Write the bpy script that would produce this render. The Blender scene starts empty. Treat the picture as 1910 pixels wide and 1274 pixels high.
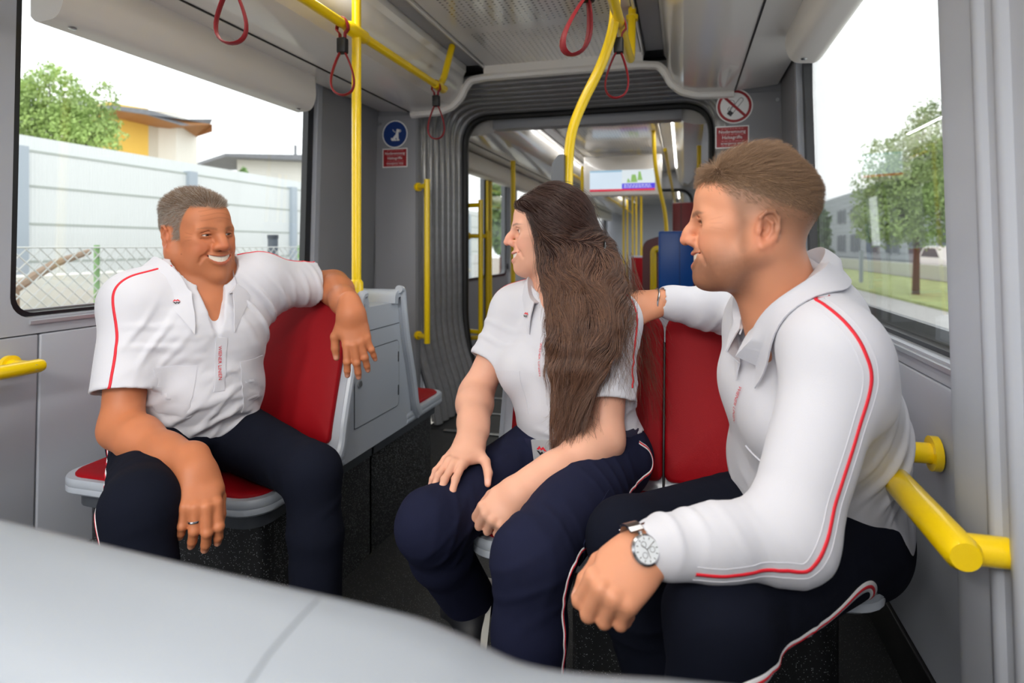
import bpy, bmesh, math, random
import numpy as np
from mathutils import Vector, Matrix
from math import pi, sin, cos, radians, sqrt, atan2

random.seed(7)
SC = bpy.context.scene
COL = SC.collection

# ------------------------------------------------------------------ camera
FPX, EYE, YAW = 1130.0, 1.04, radians(15.8)
cam_data = bpy.data.cameras.new('camera')
cam = bpy.data.objects.new('camera', cam_data)
COL.objects.link(cam)
cam.location = (0, 0, EYE)
cam.rotation_euler = (pi / 2, 0, YAW)
cam_data.sensor_fit = 'HORIZONTAL'
cam_data.sensor_width = 36.0
cam_data.lens = 36.0 * FPX / 1910.0
cam_data.shift_y = -(637.0 - 460.0) / 1910.0
cam_data.clip_start = 0.02
cam_data.clip_end = 400
cam_data.dof.use_dof = True
cam_data.dof.focus_distance = 1.35
cam_data.dof.aperture_fstop = 3.4
SC.camera = cam

# ------------------------------------------------------------------ sky, exposure
SC.view_settings.view_transform = 'Standard'
SC.view_settings.look = 'None'
SC.view_settings.exposure = 0.0
SC.view_settings.gamma = 1.0
SC.view_settings.use_curve_mapping = False
SC.cycles.use_denoising = True
SC.cycles.max_bounces = 10
SC.cycles.transparent_max_bounces = 24
SC.cycles.sample_clamp_indirect = 6.0
SC.cycles.caustics_reflective = False
SC.cycles.caustics_refractive = False

world = bpy.data.worlds.new('overcast_sky')
SC.world = world
world.use_nodes = True
wn, wl = world.node_tree.nodes, world.node_tree.links
wn.clear()
w_out = wn.new('ShaderNodeOutputWorld')
w_bg = wn.new('ShaderNodeBackground')
w_tc = wn.new('ShaderNodeTexCoord')
w_map = wn.new('ShaderNodeMapping')
w_map.inputs['Scale'].default_value = (1, 1, 3)
w_noise = wn.new('ShaderNodeTexNoise')
w_noise.inputs['Scale'].default_value = 2.2
w_noise.inputs['Detail'].default_value = 6
w_ramp = wn.new('ShaderNodeValToRGB')
w_ramp.color_ramp.elements[0].position = 0.3
w_ramp.color_ramp.elements[0].color = (0.86, 0.89, 0.93, 1)
w_ramp.color_ramp.elements[1].position = 0.62
w_ramp.color_ramp.elements[1].color = (1, 1, 1, 1)
wl.new(w_tc.outputs['Generated'], w_map.inputs['Vector'])
wl.new(w_map.outputs['Vector'], w_noise.inputs['Vector'])
wl.new(w_noise.outputs['Fac'], w_ramp.inputs['Fac'])
wl.new(w_ramp.outputs['Color'], w_bg.inputs['Color'])
w_bg.inputs['Strength'].default_value = 2.4
wl.new(w_bg.outputs['Background'], w_out.inputs['Surface'])


def area_light(name, loc, rot, sx, sy, power, color=(1, 1, 1)):
    d = bpy.data.lights.new(name, 'AREA')
    d.shape = 'RECTANGLE'
    d.size, d.size_y = sx, sy
    d.energy = power
    d.color = color
    o = bpy.data.objects.new(name, d)
    o.location, o.rotation_euler = loc, rot
    COL.objects.link(o)
    return o


# added fill: unseen area lights behind the camera, lighting the people from the front
for ly, lp in ((-1.45, 46), ):
    for lx in (-1.0, -0.26):
        area_light('rear_fill_light', (lx, ly, 2.02), (0, 0, 0), 0.2, 1.4, lp, (1.0, 0.975, 0.94))

# added fill: strip lights, not fixtures of the tram, brightening both cars
for ly, ll, lp in ((0.45, 3.0, 12), (6.4, 3.4, 7), (11.6, 3.4, 7)):
    for lx in (-1.115, -0.145):
        area_light('strip_fill_light', (lx, ly, 2.035), (0, 0, 0), 0.05 if ly < 1 else 0.024, ll, lp, (1.0, 0.98, 0.95))

# ------------------------------------------------------------------ placement helpers
CY, SY = cos(YAW), sin(YAW)


def at(u, v, d):
    """point seen at photo position (u, v) at distance d in front of the camera"""
    lat = (u - 955.0) / FPX * d
    return Vector((lat * CY - d * SY, lat * SY + d * CY, EYE - (v - 460.0) / FPX * d))


def vec(r, up, d):
    """direction given as right, up, away from the viewer"""
    return Vector((r * CY - d * SY, r * SY + d * CY, up)).normalized()


def lin(c):
    return tuple(((x / 255.0) / 12.92 if x / 255.0 <= 0.04045 else ((x / 255.0 + 0.055) / 1.055) ** 2.4) for x in c) + (1.0,)


# ------------------------------------------------------------------ materials
def mat(name, rgb, rough=0.5, metal=0.0, spec=0.5, bump=0.0, bscale=200.0, var=0.0, vscale=30.0, emit=0.0,
        coat=0.0, sheen=0.0, vcol=None, sss=0.0, trans=None):
    m = bpy.data.materials.new(name)
    m.use_nodes = True
    n, l = m.node_tree.nodes, m.node_tree.links
    p = n['Principled BSDF']
    c = lin(rgb)
    p.inputs['Base Color'].default_value = c
    p.inputs['Roughness'].default_value = rough
    p.inputs['Metallic'].default_value = metal
    p.inputs['Specular IOR Level'].default_value = spec
    p.inputs['Coat Weight'].default_value = coat
    p.inputs['Coat Roughness'].default_value = 0.08
    if sheen:
        p.inputs['Sheen Weight'].default_value = sheen
    if sss:
        p.inputs['Subsurface Weight'].default_value = sss
        p.inputs['Subsurface Radius'].default_value = (1.0, 0.35, 0.2)
        p.inputs['Subsurface Scale'].default_value = 0.006
    if emit:
        p.inputs['Emission Color'].default_value = c
        p.inputs['Emission Strength'].default_value = emit
    src = None
    if vcol:
        a = n.new('ShaderNodeAttribute')
        a.attribute_name = vcol
        src = a.outputs['Color']
    tc = n.new('ShaderNodeTexCoord')
    if var:
        no = n.new('ShaderNodeTexNoise')
        no.inputs['Scale'].default_value = vscale
        no.inputs['Detail'].default_value = 4
        l.new(tc.outputs['Object'], no.inputs['Vector'])
        hs = n.new('ShaderNodeHueSaturation')
        mr = n.new('ShaderNodeMapRange')
        mr.inputs['From Min'].default_value = 0.3
        mr.inputs['From Max'].default_value = 0.7
        mr.inputs['To Min'].default_value = 1 - var
        mr.inputs['To Max'].default_value = 1 + var
        l.new(no.outputs['Fac'], mr.inputs['Value'])
        l.new(mr.outputs['Result'], hs.inputs['Value'])
        if src:
            l.new(src, hs.inputs['Color'])
        else:
            hs.inputs['Color'].default_value = c
        src = hs.outputs['Color']
    if src:
        l.new(src, p.inputs['Base Color'])
    if bump:
        nb = n.new('ShaderNodeTexNoise')
        nb.inputs['Scale'].default_value = bscale
        nb.inputs['Detail'].default_value = 3
        l.new(tc.outputs['Object'], nb.inputs['Vector'])
        b = n.new('ShaderNodeBump')
        b.inputs['Strength'].default_value = bump
        b.inputs['Distance'].default_value = 0.002
        l.new(nb.outputs['Fac'], b.inputs['Height'])
        l.new(b.outputs['Normal'], p.inputs['Normal'])
    return m


def speckle_mat(name, base, fleck, rough, dens=0.13, scale=420.0):
    m = mat(name, base, rough)
    n, l = m.node_tree.nodes, m.node_tree.links
    p = n['Principled BSDF']
    tc = n.new('ShaderNodeTexCoord')
    v = n.new('ShaderNodeTexVoronoi')
    v.inputs['Scale'].default_value = scale
    l.new(tc.outputs['Object'], v.inputs['Vector'])
    sep = n.new('ShaderNodeSeparateColor')
    l.new(v.outputs['Color'], sep.inputs['Color'])
    lt = n.new('ShaderNodeMath'); lt.operation = 'LESS_THAN'
    lt.inputs[1].default_value = dens
    l.new(sep.outputs['Red'], lt.inputs[0])
    dd = n.new('ShaderNodeMath'); dd.operation = 'LESS_THAN'
    dd.inputs[1].default_value = 0.36
    l.new(v.outputs['Distance'], dd.inputs[0])
    mu = n.new('ShaderNodeMath'); mu.operation = 'MULTIPLY'
    l.new(lt.outputs[0], mu.inputs[0]); l.new(dd.outputs[0], mu.inputs[1])
    mx = n.new('ShaderNodeMix'); mx.data_type = 'RGBA'
    mx.inputs['A'].default_value = lin(base)
    mx.inputs['B'].default_value = lin(fleck)
    l.new(mu.outputs[0], mx.inputs['Factor'])
    l.new(mx.outputs['Result'], p.inputs['Base Color'])
    return m


def glass_mat(name, tint=(0.97, 0.985, 0.98), refl=0.05, rough=0.0):
    m = bpy.data.materials.new(name)
    m.use_nodes = True
    n, l = m.node_tree.nodes, m.node_tree.links
    n.clear()
    o = n.new('ShaderNodeOutputMaterial')
    t = n.new('ShaderNodeBsdfTransparent'); t.inputs['Color'].default_value = tint + (1,)
    g = n.new('ShaderNodeBsdfGlossy'); g.inputs['Roughness'].default_value = rough
    lw = n.new('ShaderNodeLayerWeight'); lw.inputs['Blend'].default_value = 0.5
    pw = n.new('ShaderNodeMath'); pw.operation = 'POWER'; pw.inputs[1].default_value = 5.0
    f = n.new('ShaderNodeMath'); f.operation = 'MULTIPLY_ADD'; f.inputs[1].default_value = 0.94; f.inputs[2].default_value = refl
    l.new(lw.outputs['Facing'], pw.inputs[0]); l.new(pw.outputs[0], f.inputs[0])
    mx = n.new('ShaderNodeMixShader')
    l.new(f.outputs[0], mx.inputs['Fac'])
    l.new(t.outputs[0], mx.inputs[1]); l.new(g.outputs[0], mx.inputs[2])
    l.new(mx.outputs[0], o.inputs['Surface'])
    return m


M = {}
M['wall'] = mat('wall_gray', (174, 178, 187), 0.45, bump=0.15, bscale=900)
M['wall_dark'] = mat('wall_dark_gray', (138, 139, 143), 0.5, bump=0.15, bscale=900)
M['wall_mid'] = mat('wall_mid_gray', (142, 143, 148), 0.5, bump=0.15, bscale=900)
M['shell'] = mat('shell_gray', (178, 185, 195), 0.32, coat=0.2)
M['shell_dark'] = mat('rim_slate', (74, 78, 84), 0.4)
M['cove'] = mat('cove_white', (236, 233, 229), 0.18, coat=0.5)
M['box'] = mat('blind_box_white', (236, 232, 227), 0.42)
M['chan'] = mat('channel_gray', (170, 172, 178), 0.4)
M['yellow'] = mat('rail_yellow', (250, 212, 4), 0.28, coat=0.35)
M['yellow_dk'] = mat('rail_yellow_plain', (238, 200, 10), 0.4)
M['red'] = mat('cushion_red', (150, 3, 18), 0.55, bump=0.25, bscale=700, spec=0.2)
M['strap'] = mat('strap_red', (140, 24, 34), 0.5)
M['black'] = mat('black_rubber', (16, 16, 18), 0.5)
M['gasket'] = mat('gasket_black', (20, 21, 25), 0.35)
M['bellow'] = mat('bellows_rubber', (138, 138, 141), 0.24, spec=0.9, coat=0.4, bump=0.2, bscale=120, var=0.08)
M['metal'] = mat('steel', (196, 198, 200), 0.3, metal=1.0)
M['floor'] = speckle_mat('floor_speckle', (33, 34, 35), (128, 130, 128), 0.5, 0.13, 400)
M['plinth'] = speckle_mat('plinth_speckle', (28, 29, 31), (178, 182, 184), 0.4, 0.12, 400)
M['glass'] = glass_mat('window_glass')
M['white'] = mat('paint_white', (238, 238, 238), 0.5)
M['sign_blue'] = mat('sign_blue', (12, 52, 120), 0.4)
M['sign_red'] = mat('sign_red', (150, 14, 26), 0.4)
M['sign_black'] = mat('sign_black', (25, 25, 28), 0.4)
M['blue'] = mat('validator_blue', (10, 96, 196), 0.35)
M['maroon'] = mat('partition_maroon', (98, 12, 18), 0.4)
M['lens'] = mat('lens_black', (8, 8, 10), 0.05)


# ------------------------------------------------------------------ mesh helpers
class MB:
    """collects vertices and faces of ONE mesh, in world coordinates"""

    def __init__(s):
        s.v, s.f = [], []

    def add(s, vs, fs):
        o = len(s.v)
        s.v.extend([tuple(p) for p in vs])
        s.f.extend([tuple(i + o for i in f) for f in fs])
        return s

    def box(s, x0, x1, y0, y1, z0, z1, b=0.0):
        if x0 > x1: x0, x1 = x1, x0
        if y0 > y1: y0, y1 = y1, y0
        if z0 > z1: z0, z1 = z1, z0
        if b <= 0:
            vs = [(x, y, z) for x in (x0, x1) for y in (y0, y1) for z in (z0, z1)]
            return s.add(vs, [(0, 1, 3, 2), (4, 6, 7, 5), (0, 4, 5, 1), (2, 3, 7, 6), (0, 2, 6, 4), (1, 5, 7, 3)])
        bm = bmesh.new()
        bmesh.ops.create_cube(bm, size=1)
        for v in bm.verts:
            v.co = Vector(((x0 + x1) / 2 + v.co.x * (x1 - x0), (y0 + y1) / 2 + v.co.y * (y1 - y0), (z0 + z1) / 2 + v.co.z * (z1 - z0)))
        bmesh.ops.bevel(bm, geom=bm.edges[:], offset=b, segments=3, profile=0.5, affect='EDGES')
        return s.bm(bm)

    def bm(s, bm, mtx=None):
        bm.verts.index_update()
        vs = [(mtx @ v.co if mtx else v.co) for v in bm.verts]
        fs = [[v.index for v in f.verts] for f in bm.faces]
        bm.free()
        return s.add(vs, fs)

    def tube(s, pts, r, seg=12, cap=True, closed=False, flat=1.0, up=None):
        pts = [Vector(p) for p in pts]
        n = len(pts)
        rs = r if isinstance(r, (list, tuple)) else [r] * n
        tang = []
        for i in range(n):
            a = pts[(i - 1) % n] if (closed or i > 0) else pts[i]
            b = pts[(i + 1) % n] if (closed or i < n - 1) else pts[i]
            tang.append((b - a).normalized())
        ref = Vector(up) if up is not None else (Vector((0, 0, 1)) if abs(tang[0].z) < 0.9 else Vector((1, 0, 0)))
        vs, fs = [], []
        nrm = (ref - tang[0] * ref.dot(tang[0])).normalized()
        for i in range(n):
            t = tang[i]
            if up is not None:
                nn = (Vector(up) - t * Vector(up).dot(t))
                nrm = nn.normalized() if nn.length > 1e-6 else nrm
            else:
                nrm = (nrm - t * nrm.dot(t)).normalized()
            bi = t.cross(nrm)
            for k in range(seg):
                a = 2 * pi * k / seg
                vs.append(pts[i] + (nrm * cos(a) * flat + bi * sin(a)) * rs[i])
        for i in range(n if closed else n - 1):
            j = (i + 1) % n
            for k in range(seg):
                k2 = (k + 1) % seg
                fs.append((i * seg + k, i * seg + k2, j * seg + k2, j * seg + k))
        if cap and not closed:
            fs.append(tuple(range(seg - 1, -1, -1)))
            fs.append(tuple((n - 1) * seg + k for k in range(seg)))
        return s.add(vs, fs)

    def prism(s, poly, axis, a0, a1):
        """poly of 2-D points extruded along axis ('x': poly is (y,z), 'y': (x,z), 'z': (x,y))"""
        def mk(p, a):
            return {'x': (a, p[0], p[1]), 'y': (p[0], a, p[1]), 'z': (p[0], p[1], a)}[axis]
        n = len(poly)
        vs = [mk(p, a0) for p in poly] + [mk(p, a1) for p in poly]
        fs = [(i, (i + 1) % n, n + (i + 1) % n, n + i) for i in range(n)]
        fs += [tuple(range(n - 1, -1, -1)), tuple(range(n, 2 * n))]
        return s.add(vs, fs)

    def sphere(s, c, r, seg=14, rings=9, sc=(1, 1, 1)):
        bm = bmesh.new()
        bmesh.ops.create_uvsphere(bm, u_segments=seg, v_segments=rings, radius=r)
        return s.bm(bm, Matrix.Translation(c) @ Matrix.Diagonal((sc[0], sc[1], sc[2], 1)))

    def cyl(s, a, b, r, seg=16, r2=None):
        return s.tube([a, b], [r, r if r2 is None else r2], seg)


def fillet(pts, r, n=6):
    """round the inner corners of a polyline"""
    pts = [Vector(p) for p in pts]
    out = [pts[0]]
    for i in range(1, len(pts) - 1):
        p, a, b = pts[i], pts[i - 1], pts[i + 1]
        da, db = (a - p), (b - p)
        k = min(r, da.length * 0.49, db.length * 0.49)
        p0, p1 = p + da.normalized() * k, p + db.normalized() * k
        for j in range(n + 1):
            t = j / n
            out.append(p0 * (1 - t) ** 2 + p * 2 * t * (1 - t) + p1 * t * t)
    out.append(pts[-1])
    return out


def rrect(x0, x1, y0, y1, r, n=6):
    """rounded rectangle outline (list of 2-D points, counter-clockwise)"""
    out = []
    rs = r if isinstance(r, (list, tuple)) else [r] * 4
    for (cx, cy, a0), q in zip(((x1, y1, 0), (x0, y1, 90), (x0, y0, 180), (x1, y0, 270)), rs):
        sx, sy = (-1 if cx == x1 else 1), (-1 if cy == y1 else 1)
        for k in range(n + 1):
            a = radians(a0 + 90 * k / n)
            out.append((cx + sx * q + q * cos(a), cy + sy * q + q * sin(a)))
    return out


def ring_mesh(mb, outer, inner, axis, a0, a1):
    """frame between two outlines with the same number of points, thick from a0 to a1"""
    def mk(p, a):
        return {'x': (a, p[0], p[1]), 'y': (p[0], a, p[1])}[axis]
    n = len(outer)
    vs = [mk(p, a0) for p in outer] + [mk(p, a0) for p in inner] + [mk(p, a1) for p in outer] + [mk(p, a1) for p in inner]
    fs = []
    for i in range(n):
        j = (i + 1) % n
        fs += [(i, j, n + j, n + i), (2 * n + j, 2 * n + i, 3 * n + i, 3 * n + j),
               (i, 2 * n + i, 2 * n + j, j), (n + j, 3 * n + j, 3 * n + i, n + i)]
    return mb.add(vs, fs)


def outer_for(inner, x0, x1, y0, y1):
    """push the points of an inner outline out onto a rectangle"""
    n = len(inner)
    q = n // 4
    out = []
    for i, p in enumerate(inner):
        k = i // q
        j = (i % q) / (q - 1)
        cx, cy = (x1 if k in (0, 3) else x0), (y1 if k in (0, 1) else y0)
        px, py = p
        if k in (0, 2):
            out.append((cx, py) if j < 0.34 else ((px, cy) if j > 0.66 else (cx, cy)))
        else:
            out.append((px, cy) if j < 0.34 else ((cx, py) if j > 0.66 else (cx, cy)))
    return out


def world_loc(o):
    p = Vector((0, 0, 0))
    while o is not None:
        p += o.location
        o = o.parent
    return p


def obj(name, mb, m, parent=None, smooth=True, ang=35, kind=None, label=None, loc=None):
    """link the collected mesh as ONE object; its origin is the parent's base or the mesh's own centre"""
    v = np.array(mb.v, dtype=np.float64) if not isinstance(mb, tuple) else mb[0]
    f = mb.f if not isinstance(mb, tuple) else mb[1]
    base = world_loc(parent) if parent is not None else Vector((0, 0, 0))
    if loc is None:
        lo, hi = v.min(0), v.max(0)
        org = Vector(((lo[0] + hi[0]) / 2, (lo[1] + hi[1]) / 2, lo[2]))
    else:
        org = Vector(loc)
    me = bpy.data.meshes.new(name)
    me.from_pydata((v - np.array(org)).tolist(), [], f if isinstance(f, list) else f.tolist())
    me.update()
    if not isinstance(mb, tuple):
        bm = bmesh.new(); bm.from_mesh(me)
        bmesh.ops.recalc_face_normals(bm, faces=bm.faces[:])
        bm.to_mesh(me); bm.free()
    if smooth:
        me.shade_smooth()
        if ang < 180:
            me.set_sharp_from_angle(angle=radians(ang))
    me.materials.append(m)
    o = bpy.data.objects.new(name, me)
    COL.objects.link(o)
    if parent is not None:
        o.parent = parent
    o.location = org - base
    if kind: o['kind'] = kind
    if label: o['label'] = label
    return o


def thing(name, label, cat, loc=(0, 0, 0), group=None):
    o = bpy.data.objects.new(name, None)
    o.empty_display_size = 0.05
    COL.objects.link(o)
    o.location = loc
    o['label'], o['category'] = label, cat
    if group: o['group'] = group
    return o


def tag(o, label, cat, group=None, kind=None):
    o['label'], o['category'] = label, cat
    if group: o['group'] = group
    if kind: o['kind'] = kind
    return o


def struct(name, mb, m, **k):
    return obj(name, mb, m, kind='structure', **k)


def lean(mb, side):
    """the side walls lean slightly inwards towards the roof"""
    mb.v = [(x + (0.03 if side < 0 else -0.03) * (z - 0.9), y, z) for x, y, z in mb.v]
    return mb


def wall_text(body, m, parent, centre, right, up, size, name='lettering', align='CENTER', lift=0.0006):
    """printed lettering: a text turned into a flat mesh, laid on a surface"""
    cu = bpy.data.curves.new('lettering', 'FONT')
    cu.body = body
    cu.size = size
    cu.align_x, cu.align_y = align, 'CENTER'
    cu.resolution_u = 2
    to = bpy.data.objects.new('tmp_text', cu)
    COL.objects.link(to)
    dg = bpy.context.evaluated_depsgraph_get()
    me = bpy.data.meshes.new_from_object(to.evaluated_get(dg))
    bpy.data.objects.remove(to)
    r, u = Vector(right).normalized(), Vector(up).normalized()
    n = r.cross(u)
    base = world_loc(parent) if parent is not None else Vector((0, 0, 0))
    c = Vector(centre) + n * lift
    for v in me.vertices:
        x, y = v.co.x, v.co.y
        v.co = r * x + u * y
    me.materials.clear()
    me.materials.append(m)
    o = bpy.data.objects.new(name, me)
    COL.objects.link(o)
    o.parent = parent
    o.location = c - base
    return o
# ================================================================== the tram's shell
XL, XR, XC = -1.74, 0.48, -0.63
YE = 3.2            # end of this car, where the bellows start
WY0 = 1.2
WY1 = {-1: 2.59, 1: 2.78}


def fillet_2(pts, r):
    return [(q.x, q.y) for q in fillet([Vector((a, b, 0)) for a, b in pts], r, 4)]


def fx(x, s):
    return x if s < 0 else -1.26 - x


mb = MB(); mb.box(-1.9, 0.64, -2.2, YE, -0.06, 0.0)
struct('floor', mb, M['floor'])
mb = MB(); mb.box(-1.9, 0.64, 3.95, 15.0, -0.06, 0.0)
struct('floor', mb, M['floor'])
# articulation floor with its bright joint strips
mb = MB(); mb.box(-1.42, 0.16, YE + 0.001, 3.949, -0.05, 0.002)
struct('floor', mb, M['floor'])
for k, (ya, yb) in enumerate(((3.17, 3.2), (3.56, 3.585), (3.93, 3.96))):
    mb = MB(); mb.box(-1.3, 0.04, ya, yb, 0.003, 0.008, 0.002)
    struct('trim_%d' % (k + 1), mb, M['metal'])
mb = MB(); mb.box(-1.42, -1.36, 4.6, 6.2, 0.001, 0.006)
struct('trim_4', mb, mat('threshold_yellow', (150, 128, 40), 0.6))


ZW = {-1: 0.842, 1: 0.818}


def side_wall(s, name):
    root = MB()
    root.box(fx(-1.818, s), fx(-1.80, s), -2.2, YE, 0.0, 0.86)
    root.box(fx(-1.818, s), fx(-1.80, s), -2.2, YE, 1.86, 2.1)
    for a, b in ((-2.2, -1.75), (-0.1, 0.12), (WY1[s] + 0.13, YE)):
        root.box(fx(-1.818, s), fx(-1.80, s), a, b, 0.86, 1.86)
    w = struct(name, lean(root, s), M['wall_dark'])
    cuts = (-2.2, 0.0, 1.28, 2.6, 3.19)
    for a, b in zip(cuts[:-1], cuts[1:]):                     # lower wall panels with joints between them
        p = MB(); p.box(fx(-1.80, s), fx(-1.742, s), a + 0.002, b - 0.002, 0.13, ZW[s] - 0.048, 0.006)
        obj('panel', lean(p, s), M['wall'], w)
        p = MB(); p.box(fx(-1.80, s), fx(-1.735, s), a + 0.001, b - 0.001, 0.0, 0.128, 0.004)
        k = obj('kick_panel', lean(p, s), M['black'], w)
    for y in (0.9, 1.5, 2.2):
        p = MB(); p.sphere((fx(-1.735, s), y, 0.075), 0.008, 10, 6, (0.5, 1, 1))
        obj('screw', lean(p, s), M['metal'], w)
    # window surrounds: a panel with a rounded opening
    for a, b, y0, y1 in ((-1.85, 0.055, -1.7, -0.05), (0.06, WY1[s] + 0.035, WY0, WY1[s])):
        inner = rrect(y0, y1, ZW[s], 1.84, 0.06)
        outer = outer_for(inner, a, b, ZW[s] - 0.045, 1.90)
        p = MB(); ring_mesh(p, outer, inner, 'x', fx(-1.742, s), fx(-1.80, s))
        obj('window_surround', lean(p, s), M['wall'], w, ang=30)
    p = MB(); p.box(fx(-1.80, s), fx(-1.742, s), WY1[s] + 0.04, 3.19, ZW[s] - 0.045, 1.90, 0.004)
    obj('end_panel', lean(p, s), M['wall_dark'], w)
    return w


side_wall(-1, 'wall_left')
side_wall(1, 'wall_right')

n_win = 0
for s in (-1, 1):
    for y0, y1 in ((WY0, WY1[s]), (-1.7, -0.05)):
        n_win += 1
        p = MB()
        inner = rrect(y0 + 0.03, y1 - 0.045, ZW[s] + 0.012, 1.82, 0.05)
        outer = rrect(y0 - 0.004, y1 + 0.004, ZW[s] - 0.004, 1.844, 0.062)
        ring_mesh(p, outer, inner, 'x', fx(-1.765, s), fx(-1.795, s))
        w = struct('window_%d' % n_win, lean(p, s), M['gasket'], ang=30)
        p = MB(); p.box(fx(-1.790, s), fx(-1.784, s), y0 + 0.02, y1 - 0.02, ZW[s] + 0.002, 1.83)
        obj('pane', lean(p, s), M['glass'], w)
        p = MB()
        q = ZW[s]; p.prism([(fx(-1.735, s), q - 0.018), (fx(-1.735, s), q - 0.008), (fx(-1.765, s), q + 0.002), (fx(-1.765, s), q - 0.018)], 'y', y0 + 0.05, y1 - 0.01)
        obj('sill', lean(p, s), mat('sill_silver', (196, 200, 206), 0.35, metal=0.6), w)

# broad ridged pillar cover at the right, nearest the camera
p = MB()
pf = [(0.36, 0.50), (0.36, 0.425), (1.10, 0.405), (1.125, 0.408), (1.14, 0.425), (1.145, 0.50)]
p.prism([(b, a) for a, b in fillet_2(pf, 0.02)], 'z', 0.0, 2.04)
pc = struct('trim_11', lean(p, 1), M['wall'], ang=30)
for ya in (0.985, 0.925, 0.80):
    q = MB(); q.prism([(0.42, ya - 0.02), (0.402, ya - 0.012), (0.400, ya), (0.402, ya + 0.012), (0.42, ya + 0.02)], 'z', 0.0, 2.04)
    obj('ridge', lean(q, 1), M['wall'], pc, ang=60)

# end walls beside the bellows (their face carries the signs)
for s, nm in ((-1, 'wall_end_left'), (1, 'wall_end_right')):
    p = MB(); p.box(fx(-1.86, s), fx(-1.47, s), YE, YE + 0.05, 0.0, 2.0, 0.006)
    w = struct(nm, p, M['wall_dark'])
    p = MB(); p.box(fx(-1.735, s), fx(-1.475, s), YE - 0.012, YE + 0.004, 0.02, 1.80, 0.005)
    obj('panel', p, M['wall_mid'], w)
    for zz in (1.755, 0.4):
        p = MB(); p.cyl((fx(-1.70, s), YE - 0.02, zz), (fx(-1.70, s), YE - 0.011, zz), 0.008)
        obj('bolt', p, M['metal'], w)

# ---- ceiling: centre panel, side channels, coves
perf = mat('ceiling_perforated', (234, 231, 226), 0.16, coat=0.4)
n, l = perf.node_tree.nodes, perf.node_tree.links
tc = n.new('ShaderNodeTexCoord')
sp = n.new('ShaderNodeSeparateXYZ'); l.new(tc.outputs['Object'], sp.inputs[0])


def mnode(op, a, b=None):
    q = n.new('ShaderNodeMath'); q.operation = op
    for i, x in enumerate((a, b)):
        if x is None: continue
        if isinstance(x, (int, float)): q.inputs[i].default_value = x
        else: l.new(x, q.inputs[i])
    return q.outputs[0]


def dots(ax, per):
    return mnode('SUBTRACT', mnode('PINGPONG', ax, per / 2), per / 4)


PER = 0.026
# staggered rows of round holes, grouped in bands along the car
ix = mnode('FLOOR', mnode('DIVIDE', sp.outputs[0], PER))
off = mnode('MULTIPLY', mnode('MODULO', mnode('ABSOLUTE', ix), 2), PER / 2)
yy = mnode('ADD', sp.outputs[1], off)
fxn = mnode('SUBTRACT', mnode('FRACT', mnode('DIVIDE', mnode('ADD', sp.outputs[0], 10 * PER), PER)), 0.5)
fyn = mnode('SUBTRACT', mnode('FRACT', mnode('DIVIDE', mnode('ADD', yy, 200 * PER), PER)), 0.5)
rr = mnode('ADD', mnode('MULTIPLY', fxn, fxn), mnode('MULTIPLY', fyn, fyn))
hole = mnode('LESS_THAN', rr, 0.045)
band = mnode('GREATER_THAN', mnode('FRACT', mnode('DIVIDE', mnode('ADD', sp.outputs[1], 20), 0.62)), 0.12)
edge = mnode('LESS_THAN', mnode('ABSOLUTE', sp.outputs[0]), 0.34)
fac = mnode('MULTIPLY', mnode('MULTIPLY', hole, band), edge)
mxn = n.new('ShaderNodeMix'); mxn.data_type = 'RGBA'
mxn.inputs['A'].default_value = lin((234, 231, 226)); mxn.inputs['B'].default_value = lin((110, 106, 103))
l.new(fac, mxn.inputs['Factor']); l.new(mxn.outputs['Result'], n['Principled BSDF'].inputs['Base Color'])
M['perf'] = perf

COVE = [(-1.07, 2.05), (-1.075, 2.02), (-1.165, 2.015), (-1.18, 1.99), (-1.182, 1.94), (-1.21, 1.875), (-1.26, 1.83), (-1.33, 1.81),
        (-1.46, 1.806), (-1.70, 1.826)]


def roof(y0, y1, tag_no):
    p = MB(); p.box(-1.95, 0.69, y0, y1, 2.14, 2.2)
    r = struct('ceiling', p, M['wall_dark'])
    q = MB(); q.box(XC - 0.42, XC + 0.42, y0 + 0.005, y1 - 0.005, 2.035, 2.06, 0.004)
    obj('ceiling_panel', q, M['perf'], r, loc=(XC, y0, 2.035))
    for s in (-1, 1):
        pr = [(fx(x, s), z) for x, z in COVE]
        q = MB()
        up = pr[2:]
        q.prism(up + [(fx(-1.72, s), 2.10), (fx(-1.165, s), 2.10)], 'y', y0 + 0.003, y1 - 0.003)
        obj('cove_panel', q, M['cove'], r, ang=25)
        q = MB(); q.box(fx(-1.16, s), fx(-1.075, s), y0, y1, 2.045, 2.09)
        obj('channel', q, M['chan'], r)
        q = MB(); q.box(fx(-1.068, s), fx(-1.055, s), y0, y1, 2.022, 2.06, 0.003)
        obj('channel_edge', q, M['cove'], r)
        for xx, zz, gap in ((-1.505, 1.806, 0.0045),):               # shadow joint between the two cove boards
            q = MB(); q.box(fx(xx - 0.003, s), fx(xx + 0.003, s), y0 + 0.004, y1 - 0.02, zz - 0.001, zz + 0.012)
            obj('joint', q, M['black'], r)
    return r


roof(-2.2, YE - 0.02, 0)
roof(3.98, 8.4, 1)
roof(8.75, 14.9, 2)
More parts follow.
